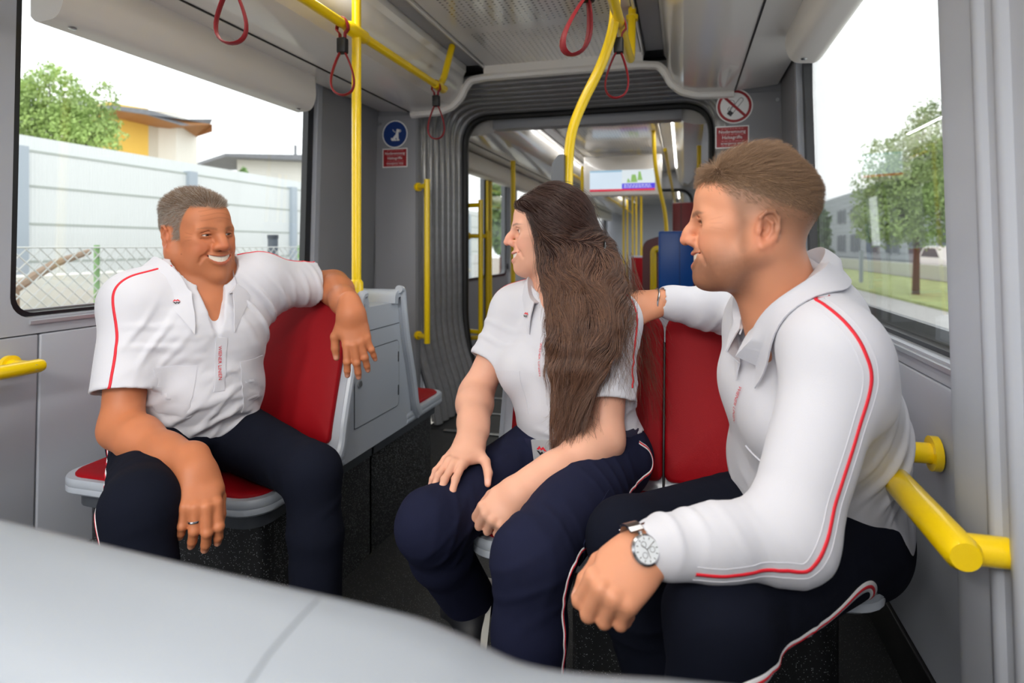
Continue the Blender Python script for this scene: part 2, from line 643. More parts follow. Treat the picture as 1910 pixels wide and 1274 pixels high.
# moulded trim along the end of this car's ceiling
endp = [(fx(x, -1) , z) for x, z in COVE[::-1]]
line = [(-1.50, 1.785), (-1.33, 1.79), (-1.25, 1.815), (-1.20, 1.86), (-1.17, 1.92), (-1.14, 1.955), (-1.05, 1.965)]
line = line + [(-1.26 - x, z) for x, z in line[::-1]]
p = MB()
p.tube(fillet([(x, YE - 0.012, z + 0.012) for x, z in line], 0.02, 3), 0.022, 8, up=(0, 1, 0), flat=1.3)
q = struct('trim_5', p, M['cove'])
p = MB()
p.prism([(-1.06, 1.965), (-1.06, 2.05), (-0.2, 2.05), (-0.2, 1.965)], 'y', YE - 0.03, YE + 0.01)
struct('trim_6', p, M['cove'])

# ---- bellows: a nest of rubber ribs, each its own piece, and the black frame behind
bel = thing('bellows', 'grey ribbed rubber bellows around the passage to the next car', 'bellows', (XC, YE, 0.0))


def portal(hw, z0, top, r, pinch):
    pts = []
    for s in (-1, 1):
        side = [(s * (hw - pinch), z0), (s * (hw - pinch * 0.8), z0 + 0.15), (s * (hw - pinch * 0.25), z0 + 0.36), (s * hw, z0 + 0.55), (s * hw, top)]
        pts.append(side)
    a = fillet([Vector((x, 0, z)) for x, z in pts[0]] + [Vector((x, 0, z)) for x, z in pts[1][::-1]], r, 10)
    return a


NR = 8
for k in range(NR):
    t = k / (NR - 1)
    y = YE + 0.07 + 0.58 * t
    a = portal(0.868 - 0.035 * t, 0.012, 1.992 - 0.045 * t, 0.24, 0.13)
    mbr = MB()
    mbr.tube([(XC + q.x, y, q.z) for q in a], 0.026, 10, up=(0, 1, 0), flat=1.2)
    obj('rib', mbr, M['bellow'], bel)
    if k < NR - 1:
        mbr = MB()
        b = portal(0.905 - 0.035 * t, 0.012, 2.028 - 0.045 * t, 0.25, 0.13)
        mbr.tube([(XC + q.x, y + 0.041, q.z) for q in b], 0.022, 6, up=(0, 1, 0))
        obj('fold', mbr, M['black'], bel)
mbr = MB()
ri = [(XC + q.x, q.z) for q in portal(0.79, 0.0, 1.90, 0.19, 0.10)]
ro = [(XC + q.x, q.z) for q in portal(1.06, 0.0, 2.09, 0.19, 0.10)]
vs = [(x, 3.86, z) for x, z in ri] + [(x, 3.86, z) for x, z in ro] + [(x, 3.92, z) for x, z in ri] + [(x, 3.92, z) for x, z in ro]
nn = len(ri)
fs = []
for i in range(nn - 1):
    j = i + 1
    fs += [(i, j, nn + j, nn + i), (2 * nn + i, 3 * nn + i, 3 * nn + j, 2 * nn + j), (i, 2 * nn + i, 2 * nn + j, j), (nn + i, nn + j, 3 * nn + j, 3 * nn + i)]
mbr.add(vs, fs)
obj('frame', mbr, M['black'], bel, label='black rubber frame around the opening')
mbr = MB()
mbr.tube([(XC + q.x, 3.865, q.z) for q in portal(0.797, 0.01, 1.907, 0.19, 0.10)], 0.022, 8, up=(0, 1, 0))
obj('seal', mbr, M['black'], bel)

for a in ((-1.95, 0.69, 2.08, 2.2), (-1.80, -1.78, 0.0, 2.1), (0.52, 0.54, 0.0, 2.1)):
    p = MB(); p.box(a[0], a[1], YE - 0.03, 4.0, a[2], a[3]); struct('ceiling' if a[2] > 1 else 'wall_articulation', p, M['wall_dark'])

# ---- the next car beyond the articulation
for s, nm in ((-1, 'wall_far_left'), (1, 'wall_far_right')):
    p = MB()
    p.box(fx(-1.86, s), fx(-1.78, s), 3.95, 4.75, 0, 2.1)
    p.box(fx(-1.86, s), fx(-1.78, s), 6.15, 14.9, 0, 0.86)
    p.box(fx(-1.86, s), fx(-1.78, s), 4.75, 14.9, 1.86, 2.1)
    for a in (6.15, 7.75, 9.3, 10.9, 12.5, 14.4):
        p.box(fx(-1.86, s), fx(-1.76, s), a, a + 0.28, 0.8, 1.9)
    w = struct(nm, p, M['wall'])
    p = MB(); p.box(fx(-1.86, s), fx(-1.45, s), 3.96, 4.02, 0.0, 2.02, 0.01)
    obj('end_panel', p, M['wall_dark'], w)
    p = MB(); p.box(fx(-1.80, s), fx(-1.66, s), 4.3, 14.8, 1.66, 1.82, 0.03)
    obj('blind_rail', p, M['box'], w)
for s in (-1, 1):
    for k, (a, b) in enumerate(((6.43, 7.75), (8.03, 9.3), (9.58, 10.9), (11.18, 12.5), (12.78, 14.4))):
        n_win += 1
        p = MB(); inner = rrect(a + 0.03, b - 0.03, 0.89, 1.83, 0.05); outer = rrect(a, b, 0.86, 1.86, 0.06)
        ring_mesh(p, outer, inner, 'x', fx(-1.775, s), fx(-1.805, s))
        w = struct('window_%d' % n_win, p, M['gasket'])
        p = MB(); p.box(fx(-1.795, s), fx(-1.789, s), a + 0.01, b - 0.01, 0.87, 1.85)
        obj('pane', p, M['glass'], w)
    # two-leaf door
    p = MB()
    for y0, y1 in ((4.77, 5.44), (5.46, 6.13)):
        inner = rrect(y0 + 0.07, y1 - 0.07, 0.76, 1.78, 0.05); outer = outer_for(inner, y0, y1, 0.03, 1.86)
        ring_mesh(p, outer, inner, 'x', fx(-1.79, s), fx(-1.83, s))
    d = struct('door_%d' % (1 if s < 0 else 2), p, mat('door_gray', (126, 128, 134), 0.45), ang=30)
    for y0, y1 in ((4.77, 5.44), (5.46, 6.13)):
        p = MB(); p.box(fx(-1.812, s), fx(-1.806, s), y0 + 0.06, y1 - 0.06, 0.75, 1.79)
        obj('pane', p, M['glass'], d)
        p = MB()
        inner = rrect(y0 + 0.075, y1 - 0.075, 0.765, 1.775, 0.05); outer = rrect(y0 + 0.05, y1 - 0.05, 0.74, 1.80, 0.06)
        ring_mesh(p, outer, inner, 'x', fx(-1.784, s), fx(-1.79, s))
        obj('gasket', p, M['gasket'], d)
        p = MB(); q = y1 - 0.04 if y0 < 5 else y0 + 0.04
        p.tube([(fx(-1.77, s), q, 0.35), (fx(-1.77, s), q, 1.75)], 0.016)
        obj('handle', p, M['yellow'], d)
    p = MB(); p.box(fx(-1.80, s), fx(-1.45, s), 4.2, 6.3, 1.83, 1.9, 0.01)
    struct('trim_%d' % (7 if s < 0 else 8), p, M['cove'])
# second articulation further back
p = MB()
inner = [(XC + q.x, q.z) for q in portal(0.74, 0.0, 1.80, 0.2, 0.04)]
outer = [(XC + q.x * 1.55, q.z * 1.18) for q in portal(0.74, 0.0, 1.80, 0.2, 0.04)]
nn = len(inner)
vs = [(x, 8.42, z) for x, z in inner] + [(x, 8.42, z) for x, z in outer] + [(x, 8.72, z) for x, z in inner] + [(x, 8.72, z) for x, z in outer]
fs = []
for i in range(nn - 1):
    j = i + 1
    fs += [(i, j, nn + j, nn + i), (2 * nn + i, 3 * nn + i, 3 * nn + j, 2 * nn + j), (i, 2 * nn + i, 2 * nn + j, j)]
p.add(vs, fs)
struct('wall_far_end', p, M['wall'])
p = MB(); p.tube([(x, 8.41, z) for x, z in inner], 0.02, 8, up=(0, 1, 0))
struct('trim_9', p, M['black'])
p = MB(); p.box(-1.9, 0.64, 14.9, 14.96, 0, 2.1)
struct('wall_back', p, M['wall'])
# ================================================================== roller-blind boxes above the windows
for s, lab in ((-1, 'white roller blind box above the window behind the older man'),
               (1, 'white roller blind box above the window beside the young man')):
    b = thing('blind_box', lab, 'blind', (fx(-1.70, s), 1.9, 1.66))
    pr = fillet([Vector((0.0, 0, 1.87)), Vector((0.115, 0, 1.87)), Vector((0.125, 0, 1.72)), Vector((0.10, 0, 1.665)), Vector((0.02, 0, 1.66)), Vector((0.0, 0, 1.68))], 0.03, 5)
    dz = 0.0 if s < 0 else 0.05
    p = MB(); p.prism([(fx(-1.745 + q.x, s), q.z + dz) for q in pr], 'y', 1.255, 2.43)
    bx = obj('housing', p, M['box'], b, ang=30)
    for yy in (1.32, 2.37):
        p = MB(); p.sphere((fx(-1.675, s), yy, 1.661 + dz), 0.011, 10, 6, (1, 1, 0.35))
        obj('screw', p, M['metal'], b)

# ================================================================== yellow rails, poles
def rail(name, label, pts, r=0.0165, m='yellow', group=None):
    t = thing(name, label, 'rail', tuple(pts[-1]), group)
    p = MB(); p.tube(pts, r, 14)
    obj('tube', p, M[m], t)
    return t


YP = 1.89
t = rail('ceiling_rail', 'yellow grab rail under the ceiling on the older man\'s side',
         fillet([(-1.1, -1.9, 1.788), (-1.1, 2.66, 1.788), (-1.1, 2.80, 2.03)], 0.09))
p = MB(); p.tube([(-1.1, YP - 0.065, 1.788), (-1.1, YP - 0.05, 1.788), (-1.1, YP + 0.05, 1.788), (-1.1, YP + 0.065, 1.788)], [0.018, 0.024, 0.024, 0.018], 14)
obj('clamp', p, M['yellow'], t)
p = MB(); p.tube([(-1.1, 2.58, 1.788), (-1.1, 2.60, 1.788), (-1.1, 2.68, 1.788), (-1.1, 2.70, 1.795)], [0.018, 0.021, 0.021, 0.018], 12)
obj('elbow_joint', p, M['yellow'], t)
t = rail('ceiling_rail', 'yellow grab rail under the ceiling on the young man\'s side',
         fillet([(-0.205, -1.9, 1.788), (-0.205, 2.5, 1.788), (-0.205, 2.56, 2.03)], 0.06))
p = MB(); p.tube([(-0.205, 2.56, 1.98), (-0.205, 2.56, 2.0)], [0.024, 0.026], 12)
obj('socket', p, M['yellow'], t)

t = thing('grab_pole', 'straight yellow pole rising from the grey cabinet beside the older man', 'pole', (-1.1, YP, 0.84))
p = MB(); p.tube([(-1.1, YP, 0.85), (-1.1, YP, 2.05)], 0.0165, 16)
obj('tube', p, M['yellow'], t)
p = MB(); p.tube([(-1.1, YP, 0.835), (-1.1, YP, 0.915), (-1.1, YP, 0.925)], [0.0255, 0.0235, 0.017], 16)
obj('foot_socket', p, M['yellow'], t)

cp = [at(1147, -40, 1.98), at(1147, 20, 1.98), at(1140, 66, 1.99), at(1120, 124, 2.0), at(1085, 196, 2.03), at(1066, 250, 2.05),
      at(1060, 310, 2.07), at(1060, 380, 2.07)]
base_xy = cp[-1].copy(); base_xy.z = 0.84
cp2 = []
for i in range(len(cp) - 1):                                   # smooth the bends
    for k in range(6):
        tt = k / 6
        p0, p1, p2, p3 = cp[max(i - 1, 0)], cp[i], cp[i + 1], cp[min(i + 2, len(cp) - 1)]
        cp2.append(0.5 * ((2 * p1) + (p2 - p0) * tt + (2 * p0 - 5 * p1 + 4 * p2 - p3) * tt ** 2 + (3 * p1 - p0 - 3 * p2 + p3) * tt ** 3))
cp2.append(base_xy)
t = thing('bent_pole', 'bent yellow pole with a dark stop button box behind the woman\'s head', 'pole', tuple(base_xy))
p = MB(); p.tube(cp2, 0.0172, 16)
obj('tube', p, M['yellow'], t)
p = MB(); c = at(1046, 322, 2.06)
pr = fillet([Vector((0.012, 0, 0.058)), Vector((-0.006, 0, 0.058)), Vector((-0.03, 0, 0.028)), Vector((-0.032, 0, -0.03)), Vector((-0.026, 0, -0.062)), Vector((0.012, 0, -0.062))], 0.012, 4)
p.prism([(c.x + q.x + 0.004, c.z + q.z) for q in pr], 'y', c.y - 0.028, c.y + 0.035)
obj('button_box', p, M['shell_dark'], t, label='dark grey stop button box')

# ---- hanging strap loops
def strap(label, x, y, zr, length, rot, swing=0.0, group='red hanging straps', double=False):
    t = thing('hanging_strap', label, 'strap', (x, y, zr), group)
    ax = Vector((cos(rot), sin(rot), 0)); nr = Vector((-sin(rot), cos(rot), 0)); dn = Vector((swing, 0, -1)).normalized()
    zc = 0.075
    for q in range(2 if double else 1):
        tilt = (q - 0.4) * 0.8 if double else 0.0
        ax2 = (ax * cos(tilt) + nr * sin(tilt)); n2 = (nr * cos(tilt) - ax * sin(tilt))
        pts = []
        for k in range(28):
            a = 2 * pi * k / 28
            w = 0.041 * sin(a) * (0.55 + 0.45 * sin(a / 2) ** 2) * (1.0 + 0.25 * (1 - cos(a)) / 2)
            d = (1 - cos(a)) / 2
            pts.append(Vector((x, y, zr)) + dn * (zc + 0.015 + (length - zc - 0.015) * d ** 0.85) + ax2 * w)
        p = MB(); p.tube(pts, 0.0034, 8, closed=True, up=n2, flat=3.3)
        obj('loop', p, M['strap'], t)
    top = Vector((x, y, zr))
    pts = []
    for k in range(22):
        a = 2 * pi * k / 22
        rx = 0.022 * sin(a)
        dz = 0.021 - (0.021 + zc) * (1 - cos(a)) / 2
        pts.append(top + Vector((1, 0, 0)) * rx * (1 if cos(a) > 0 else 0.45) - dn * dz)
    p = MB(); p.tube(pts, 0.0030, 8, closed=True, up=(0, 1, 0), flat=3.4)
    obj('hanger', p, M['strap'], t)
    p = MB(); c = top + dn * zc
    p.box(c.x - 0.016, c.x + 0.016, c.y - 0.014, c.y + 0.014, c.z - 0.026, c.z + 0.026, 0.005)
    obj('clip', p, M['black'], t)
    return t


strap('red strap loop hanging at the top left, nearest along the left rail', -1.1, 1.28, 1.788, 0.235, 0.3)
strap('red strap loop hanging in front of the straight yellow pole', -1.1, 1.80, 1.788, 0.24, 0.35, 0.0)
strap('small red strap loop at the far end of the left rail', -1.1, 2.60, 1.788, 0.25, 0.25)
strap('thick doubled red strap loop beside the top of the bent pole', -0.222, 1.60, 1.788, 0.245, 0.35, -0.28, double=True)
strap('red strap loop hanging behind the bent pole, right rail', -0.205, 2.05, 1.788, 0.25, 0.2, -0.05)

# ---- vertical grab handles either side of the bellows
def grab_handle(label, x, y, z0, z1, out, group=None, r=0.0165, m='yellow', foot=(-0.06, -0.0)):
    t = thing('grab_bar', label, 'grab bar', (x, y, z0), group)
    p = MB(); p.tube([(x, y, z0), (x, y, z1)], r, 14); obj('bar', p, M[m], t)
    for z in (z0 + 0.035, z1 - 0.035):
        p = MB(); p.tube([(x + out[0], y + out[1], z), (x, y, z)], [r * 0.95, r * 0.9], 12)
        p.tube([(x + out[0], y + out[1], z), (x + out[0] * 0.86, y + out[1] * 0.86, z)], [r * 1.5, r * 1.5], 14)
        obj('bracket', p, M[m], t)
    return t


grab_handle('upright yellow grab handle in front of the grey bellows', -1.375, 3.12, 0.50, 1.415, (-0.085, 0.06))
grab_handle('upright yellow grab handle just beyond the bellows on the left', -1.335, 3.93, 0.42, 1.36, (-0.125, 0.035))
grab_handle('yellow handle bar beside the tram door beyond the bellows', -1.345, 4.12, 0.36, 1.15, (-0.125, -0.10), m='yellow_dk')

# ---- U-shaped yellow armrests on the side walls
def armrest(label, s, y0, y1, z, depth, r=0.021):
    xw, xb = fx(-1.742, s), fx(-1.742 + depth, s)
    t = thing('armrest', label, 'armrest', (xw, (y0 + y1) / 2, z))
    p = MB(); p.tube([(xb, y0 - 0.028, z), (xb, y0 - 0.018, z), (xb, y1 + 0.018, z), (xb, y1 + 0.028, z)], [r * 0.8, r, r, r * 0.8], 18)
    obj('bar', p, M['yellow'], t)
    for yy in (y0, y1):
        p = MB(); p.tube([(xb, yy, z), (xw, yy, z)], r * 0.86, 16)
        obj('stub', p, M['yellow'], t)
        p = MB(); p.tube([(xw, yy, z), (fx(-1.742 + 0.014, s), yy, z)], r * 1.45, 18)
        obj('flange', p, M['yellow'], t)
        p = MB(); xo = fx(-1.742 + depth + r * 0.93, s); xi = fx(-1.742 + depth + r * 0.5, s)
        p.cyl((xi, yy, z), (xo, yy, z), 0.0075, 12)
        obj('bolt', p, M['metal'], t)
    return t


armrest('yellow tube armrest at the right wall beside the young man', 1, 0.955, 1.375, 0.632, 0.125, 0.0235)
armrest('yellow tube armrest at the left edge near the window', -1, 0.7, 1.195, 0.722, 0.085, 0.0185)

# ================================================================== seats
def thick(prof, t):
    """closed outline of a bent board: prof is its front line of (y, z), thickened to the left"""
    pts = [Vector((a, b)) for a, b in prof]
    out = []
    for i, q in enumerate(pts):
        a = pts[max(i - 1, 0)]; b = pts[min(i + 1, len(pts) - 1)]
        d = (b - a).normalized(); nn = Vector((-d.y, d.x))
        out.append(q + nn * t)
    return [(q.x, q.y) for q in pts] + [(q.x, q.y) for q in out[::-1]]


def sm2(prof, r=0.05, n=5):
    return [(q.x, q.z) for q in fillet([Vector((a, 0, b)) for a, b in prof], r, n)]


def pad(mb, prof, x0, x1, s0, s1, r, t, bulge=0.006):
    """upholstered pad with rounded corners laid on the board line prof ((y, z) points)"""
    P = [Vector(q) for q in prof]
    L = [0.0]
    for a, b in zip(P[:-1], P[1:]): L.append(L[-1] + (b - a).length)

    def on(s):
        i = 0
        while i < len(P) - 2 and L[i + 1] < s: i += 1
        u = (s - L[i]) / (L[i + 1] - L[i])
        d = (P[i + 1] - P[i]).normalized()
        return P[i].lerp(P[i + 1], u), Vector((d.y, -d.x))
    cx, cs = (x0 + x1) / 2, (s0 + s1) / 2
    out = rrect(x0, x1, s0, s1, r, 6)
    n = len(out)
    vs, fs = [], []
    rings = [(1.0, -0.002), (1.0, t * 0.55), (0.985, t * 0.9), (0.955, t), (0.75, t + bulge * 0.5), (0.5, t + bulge * 0.8), (0.25, t + bulge), (0.02, t + bulge)]
    for k, h in rings:
        for (x, sv) in out:
            # shrink rectangle-wise so the rim keeps its width
            xx, ss = cx + (x - cx) * k, cs + (sv - cs) * k
            q, nn = on(max(0.0, min(L[-1], ss)))
            q = q + nn * h
            vs.append((xx, q.x, q.y))
    for i in range(len(rings) - 1):
        for j in range(n):
            j2 = (j + 1) % n
            fs.append((i * n + j, i * n + j2, (i + 1) * n + j2, (i + 1) * n + j))
    fs.append(tuple((len(rings) - 1) * n + j for j in range(n)))
    return mb.add(vs, fs)


def bench(label, xa, xw, nseat, yf, s_aisle, facing, group=None, inset=0.035, setb=0.06):
    """a two-place seat; xa = aisle side, xw = wall side, facing -1 looks towards the front of the photo"""
    t = thing('bench_seat', label, 'seat', ((xa + xw) / 2, yf, 0.0), group)
    f = facing

    def Y(d): return yf - f * d            # d grows from the seat's front edge to its back
    lo, hi = min(xa, xw), max(xa, xw)
    w = (hi - lo) / nseat
    back = [(0.335, 0.445), (0.345, 0.50), (0.375, 0.60), (0.41, 0.70), (0.432, 0.79), (0.446, 0.872)]
    seatl = [(0.0, 0.418), (0.03, 0.424), (0.12, 0.418), (0.30, 0.412), (0.335, 0.43)]
    for i in range(nseat):
        a, b = lo + i * w + 0.0015, lo + (i + 1) * w - 0.0015
        # shell of the pan
        p = MB()
        o = rrect(a, b, 0.0, 0.40, [0.09 if False else 0.012, 0.012, 0.075, 0.075], 6)
        vs = []
        lev = [(0.97, 0.376), (1.0, 0.382), (1.0, 0.392), (0.992, 0.396), (1.0, 0.399), (1.0, 0.412), (0.985, 0.418)]
        cx, cd = (a + b) / 2, 0.2
        for k, z in lev:
            for (x, d) in o: vs.append((cx + (x - cx) * k, Y(cd + (d - cd) * k), z))
        n = len(o); fs = []
        for q in range(len(lev) - 1):
            for j in range(n):
                fs.append((q * n + j, q * n + (j + 1) % n, (q + 1) * n + (j + 1) % n, (q + 1) * n + j))
        fs += [tuple(range(n)), tuple((len(lev) - 1) * n + j for j in range(n))]
        p.add(vs, fs)
        obj('seat_shell', p, M['shell'], t, ang=40)
        p = MB()
        pl = [(Y(d), z) for d, z in seatl]
        o = rrect(a + 0.02, b - 0.02, 0.018, 0.345, [0.02, 0.02, 0.065, 0.065], 6)
        vs, fs = [], []
        for k, z in ((1.0, 0.412), (1.0, 0.421), (0.98, 0.4245), (0.8, 0.4235), (0.4, 0.422), (0.02, 0.4215)):
            for (x, d) in o:
                dd = 0.18 + (d - 0.18) * k
                vs.append((cx + (x - cx) * k, Y(dd), z + (0.012 * max(0, (dd - 0.28) / 0.07) if dd > 0.28 else 0)))
        n = len(o)
        for q in range(5):
            for j in range(n):
                fs.append((q * n + j, q * n + (j + 1) % n, (q + 1) * n + (j + 1) % n, (q + 1) * n + j))
        fs.append(tuple(5 * n + j for j in range(n)))
        p.add(vs, fs)
        obj('seat_cushion', p, M['red'], t, ang=50)
        # back pad on the shell line
        pr = [(Y(d), z) for d, z in back]
        p = MB()
        pa, pb = (a + 0.014 if i == 0 else a + 0.0005), (b - 0.014 if i == nseat - 1 else b - 0.0005)
        Ltot = sum((Vector(q) - Vector(r)).length for q, r in zip(pr[:-1], pr[1:]))
        if f > 0:
            pad(p, pr, pa, pb, 0.012, Ltot - 0.004, [0.055, 0.055, 0.02, 0.02], 0.016)
        else:
            pad(p, [(q[0], q[1]) for q in pr[::-1]], pa, pb, 0.004, Ltot - 0.012, [0.02, 0.02, 0.055, 0.055], 0.016)
        obj('back_pad', p, M['red'], t, ang=60)
    for i in range(1, nseat):
        p = MB(); p.tube([(lo + i * w, Y(d) + f * 0.0145, z) for d, z in back[:-1]], 0.0028, 6)
        obj('seam', p, M['black'], t)
    # one moulded back shell
    sh = [(0.30, 0.40)] + [(d + 0.002, z) for d, z in back] + [(0.455, 0.886), (0.49, 0.888), (0.515, 0.875), (0.52, 0.84)]
    sh = sm2([(d, z) for d, z in sh], 0.02, 3)
    poly = thick([(d, z) for d, z in sh], -0.026)
    p = MB()
    p.prism([(Y(d), z) for d, z in poly], 'x', lo - (0.010 if xa < xw else 0.0), hi + (0.010 if xa > xw else 0.0))
    obj('back_shell', p, M['shell'], t, ang=40)
    p = MB(); xe = xa + (0.010 if xa > xw else -0.010)
    rl = [(0.315, 0.405)] + [(d + 0.016, z) for d, z in back] + [(0.468, 0.886), (0.49, 0.888)]
    p.tube(fillet([Vector((xe, Y(d), z)) for d, z in rl], 0.03, 3), 0.0145, 10)
    obj('shell_rim', p, M['shell'], t)
    if True:
        sgn = 1 if xa > xw else -1
        xp = xa - sgn * inset
        p = MB(); a, b = min(xp, xw + sgn * 0.04), max(xp, xw + sgn * 0.04)
        o = [(x, Y(d)) for x, d in rrect(a, b, setb, 0.62, [0.004, 0.004, 0.05, 0.05], 5)]
        p.prism(o, 'z', 0.0, 0.335)
        obj('plinth', p, M['plinth'], t, ang=40)
        p = MB()
        o2 = [(x, Y(d)) for x, d in rrect(a - 0.008, b + 0.008, setb - 0.03, 0.62, [0.004, 0.004, 0.06, 0.06], 5)]
        p.prism(o2, 'z', 0.336, 0.377)
        obj('rim', p, M['shell_dark'], t, ang=40)
    return t


bench('red bench seat on the left that the older man sits on', -0.985, -1.645, 2, 1.235, 1, -1)
bench('red bench seat shared by the woman and the young man', -0.46, 0.365, 2, 1.215, -1, -1, inset=0.2, setb=0.2)
bench('rear-facing red bench seat behind the grey cabinet on the left', -0.985, -1.645, 2, 2.455, 1, 1)


def cabinet(label, xa, xw):
    t = thing('seat_cabinet', label, 'cabinet', ((xa + xw) / 2, 1.85, 0.0))
    sgn = 1 if xa > xw else -1
    a, b = min(xa, xw), max(xa, xw)
    prof = [(1.59, 0.378), (1.60, 0.46), (1.635, 0.60), (1.672, 0.70), (1.695, 0.79), (1.70, 0.83), (1.755, 0.842), (1.935, 0.842), (1.99, 0.83),
            (1.995, 0.79), (2.018, 0.70), (2.055, 0.60), (2.09, 0.46), (2.10, 0.378)]
    p = MB(); p.prism(prof, 'x', a + 0.004, b - 0.004)
    obj('body', p, M['shell'], t, ang=40)
    xs = xa - sgn * 0.004
    # door outline with its own thin leaf
    inner = fillet([Vector((1.685, 0, 0.47)), Vector((1.685, 0, 0.705)), Vector((1.99, 0, 0.705)), Vector((1.99, 0, 0.47)), Vector((1.685, 0, 0.47))], 0.02, 4)[:-1]
    p = MB(); p.prism([(q.x, q.z) for q in inner], 'x', xs, xs + sgn * 0.0025)
    d = obj('door', p, M['shell'], t, ang=30)
    p = MB()
    p.tube([(xs + sgn * 0.001, q.x, q.z) for q in inner], 0.0018, 6, closed=True)
    obj('seam', p, M['shell_dark'], d)
    p = MB(); p.cyl((xs + sgn * 0.002, 1.712, 0.605), (xs + sgn * 0.008, 1.712, 0.605), 0.011, 18)
    k = obj('lock', p, M['metal'], d)
    for z in (0.645, 0.525):
        p = MB(); p.box(xs, xs + sgn * 0.004, 1.982, 1.987, z - 0.018, z + 0.018, 0.001)
        obj('hinge', p, M['black'], d)
    p = MB(); p.tube([(xs + sgn * 0.0005, 1.70, 0.765), (xs + sgn * 0.0005, 1.995, 0.765)], 0.0014, 6)
    obj('seam', p, M['shell_dark'], t)
    p = MB(); p.box(a + 0.03, b - 0.03, 1.858, 1.832, 0.336, 0.377)
    obj('rim', p, M['shell_dark'], t)
    return t


cabinet('grey seat cabinet with a locked door below the straight yellow pole', -0.985, -1.645)
cabinet('grey cabinet behind the red backrests that carries the bent pole', -0.46, 0.365)
# shell of the seat row right in front of the camera
t = thing('seat_back_shell', 'pale grey seat back across the bottom of the photo, nearest the camera', 'seat', (-0.2, 0.3, 0.4))
tops = [(-0.70, 0.60), (-0.695, 0.78), (-0.67, 0.838), (-0.62, 0.851), (-0.54, 0.850), (-0.459, 0.847), (-0.37, 0.842), (-0.279, 0.8375), (-0.20, 0.8345), (-0.148, 0.832),
        (-0.117, 0.8255), (-0.0895, 0.8165), (-0.057, 0.8165), (-0.0088, 0.823), (0.06, 0.829), (0.2, 0.835), (0.36, 0.838), (0.42, 0.83), (0.445, 0.80), (0.45, 0.60)]
sec = [(0.352, -0.40), (0.345, -0.1), (0.335, -0.03), (0.325, -0.008), (0.31, 0.0), (0.29, -0.001), (0.265, -0.004), (0.247, -0.010), (0.232, -0.021), (0.222, -0.04), (0.212, -0.10), (0.19, -0.40)]
p = MB()
vs, fs = [], []
T2 = []
for (x0, z0), (x1, z1) in zip(tops[:-1], tops[1:]):
    for k in range(4):
        T2.append((x0 + (x1 - x0) * k / 4, z0 + (z1 - z0) * k / 4))
T2.append(tops[-1])
zz = np.array([z for _, z in T2])
for _ in range(3): zz[1:-1] = (zz[:-2] + 2 * zz[1:-1] + zz[2:]) / 4
T2 = [(x, float(z)) for (x, _), z in zip(T2, zz)]
ns = len(sec)
for x, z in T2:
    for y, dz in sec: vs.append((x, y, z + dz))
for i in range(len(T2) - 1):
    for j in range(ns - 1):
        fs.append((i * ns + j, (i + 1) * ns + j, (i + 1) * ns + j + 1, i * ns + j + 1))
fs += [tuple(range(ns)), tuple((len(T2) - 1) * ns + j for j in range(ns))]
fs += [(i * ns, (i + 1) * ns, (i + 1) * ns + ns - 1, i * ns + ns - 1)[::-1] for i in range(len(T2) - 1)]
p.add(vs, fs)
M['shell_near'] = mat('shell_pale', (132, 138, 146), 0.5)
obj('shell', p, M['shell_near'], t, ang=60)
zs = 0.8335
p = MB()
p.tube([(-0.205, y, zs + dz + 0.0005) for y, dz in sec[4:11]], 0.0012, 6)
obj('seam', p, mat('seam_gray', (92, 96, 102), 0.5), t)
# ================================================================== signs on the end walls
def disc(mb, c, right, up, r0, r1=0.0, n=48, lift=0.0):
    r, u = Vector(right), Vector(up); nn = r.cross(u)
    vs, fs = [], []
    for k in range(n):
        a = 2 * pi * k / n
        d = r * cos(a) + u * sin(a)
        vs.append(c + d * r0 + nn * lift)
        vs.append(c + d * r1 + nn * lift)
    for k in range(n):
        j = (k + 1) % n
        fs.append((2 * k, 2 * j, 2 * j + 1, 2 * k + 1) if r1 > 0 else (2 * k, 2 * j, 2 * k + 1))
    return mb.add(vs, fs)


def flat(mb, c, right, up, pts, lift):
    r, u = Vector(right), Vector(up); nn = r.cross(u)
    mb.add([c + r * a + u * b + nn * lift for a, b in pts], [tuple(range(len(pts)))])
    return mb


def strip(mb, c, right, up, pts, w, lift):
    r, u = Vector(right), Vector(up); nn = r.cross(u)
    P = [Vector(q) for q in pts]
    vs = []
    for i, q in enumerate(P):
        a, b = P[max(i - 1, 0)], P[min(i + 1, len(P) - 1)]
        d = (b - a).normalized(); m = Vector((-d.y, d.x)) * w / 2
        for e in (q + m, q - m): vs.append(c + r * e.x + u * e.y + nn * lift)
    return mb.add(vs, [(2 * i, 2 * i + 1, 2 * i + 3, 2 * i + 2) for i in range(len(P) - 1)])


RT, UP = (1, 0, 0), (0, 0, 1)
YS = YE - 0.0135
# keep-your-dog-on-a-lead-and-muzzled sign
c = Vector((-1.605, YS, 1.690))
t = thing('dog_sign', 'round blue sign with a white sitting dog on the left end wall', 'sign', tuple(c))
p = MB(); disc(p, c, RT, UP, 0.080, lift=0.0005); obj('border', p, M['white'], t, smooth=False)
p = MB(); disc(p, c, RT, UP, 0.0735, lift=0.001); obj('disc', p, M['sign_blue'], t, smooth=False)
p = MB(); s_ = 0.0116
dog = [(-1.6, -3.35), (0.95, -3.35), (0.95, -2.75), (0.3, -2.55), (0.75, -1.7), (1.05, -2.6), (1.15, -3.35), (2.5, -3.35), (2.5, -2.75), (2.05, -2.5),
       (2.0, 0.3), (1.95, 0.9), (2.7, 1.15), (2.75, 1.95), (2.0, 2.3), (1.3, 2.6), (0.9, 2.2), (0.75, 1.0), (0.4, -0.2), (-0.7, -1.3), (-1.3, -2.1), (-1.75, -1.7), (-2.1, -1.9), (-2.15, -2.7)]
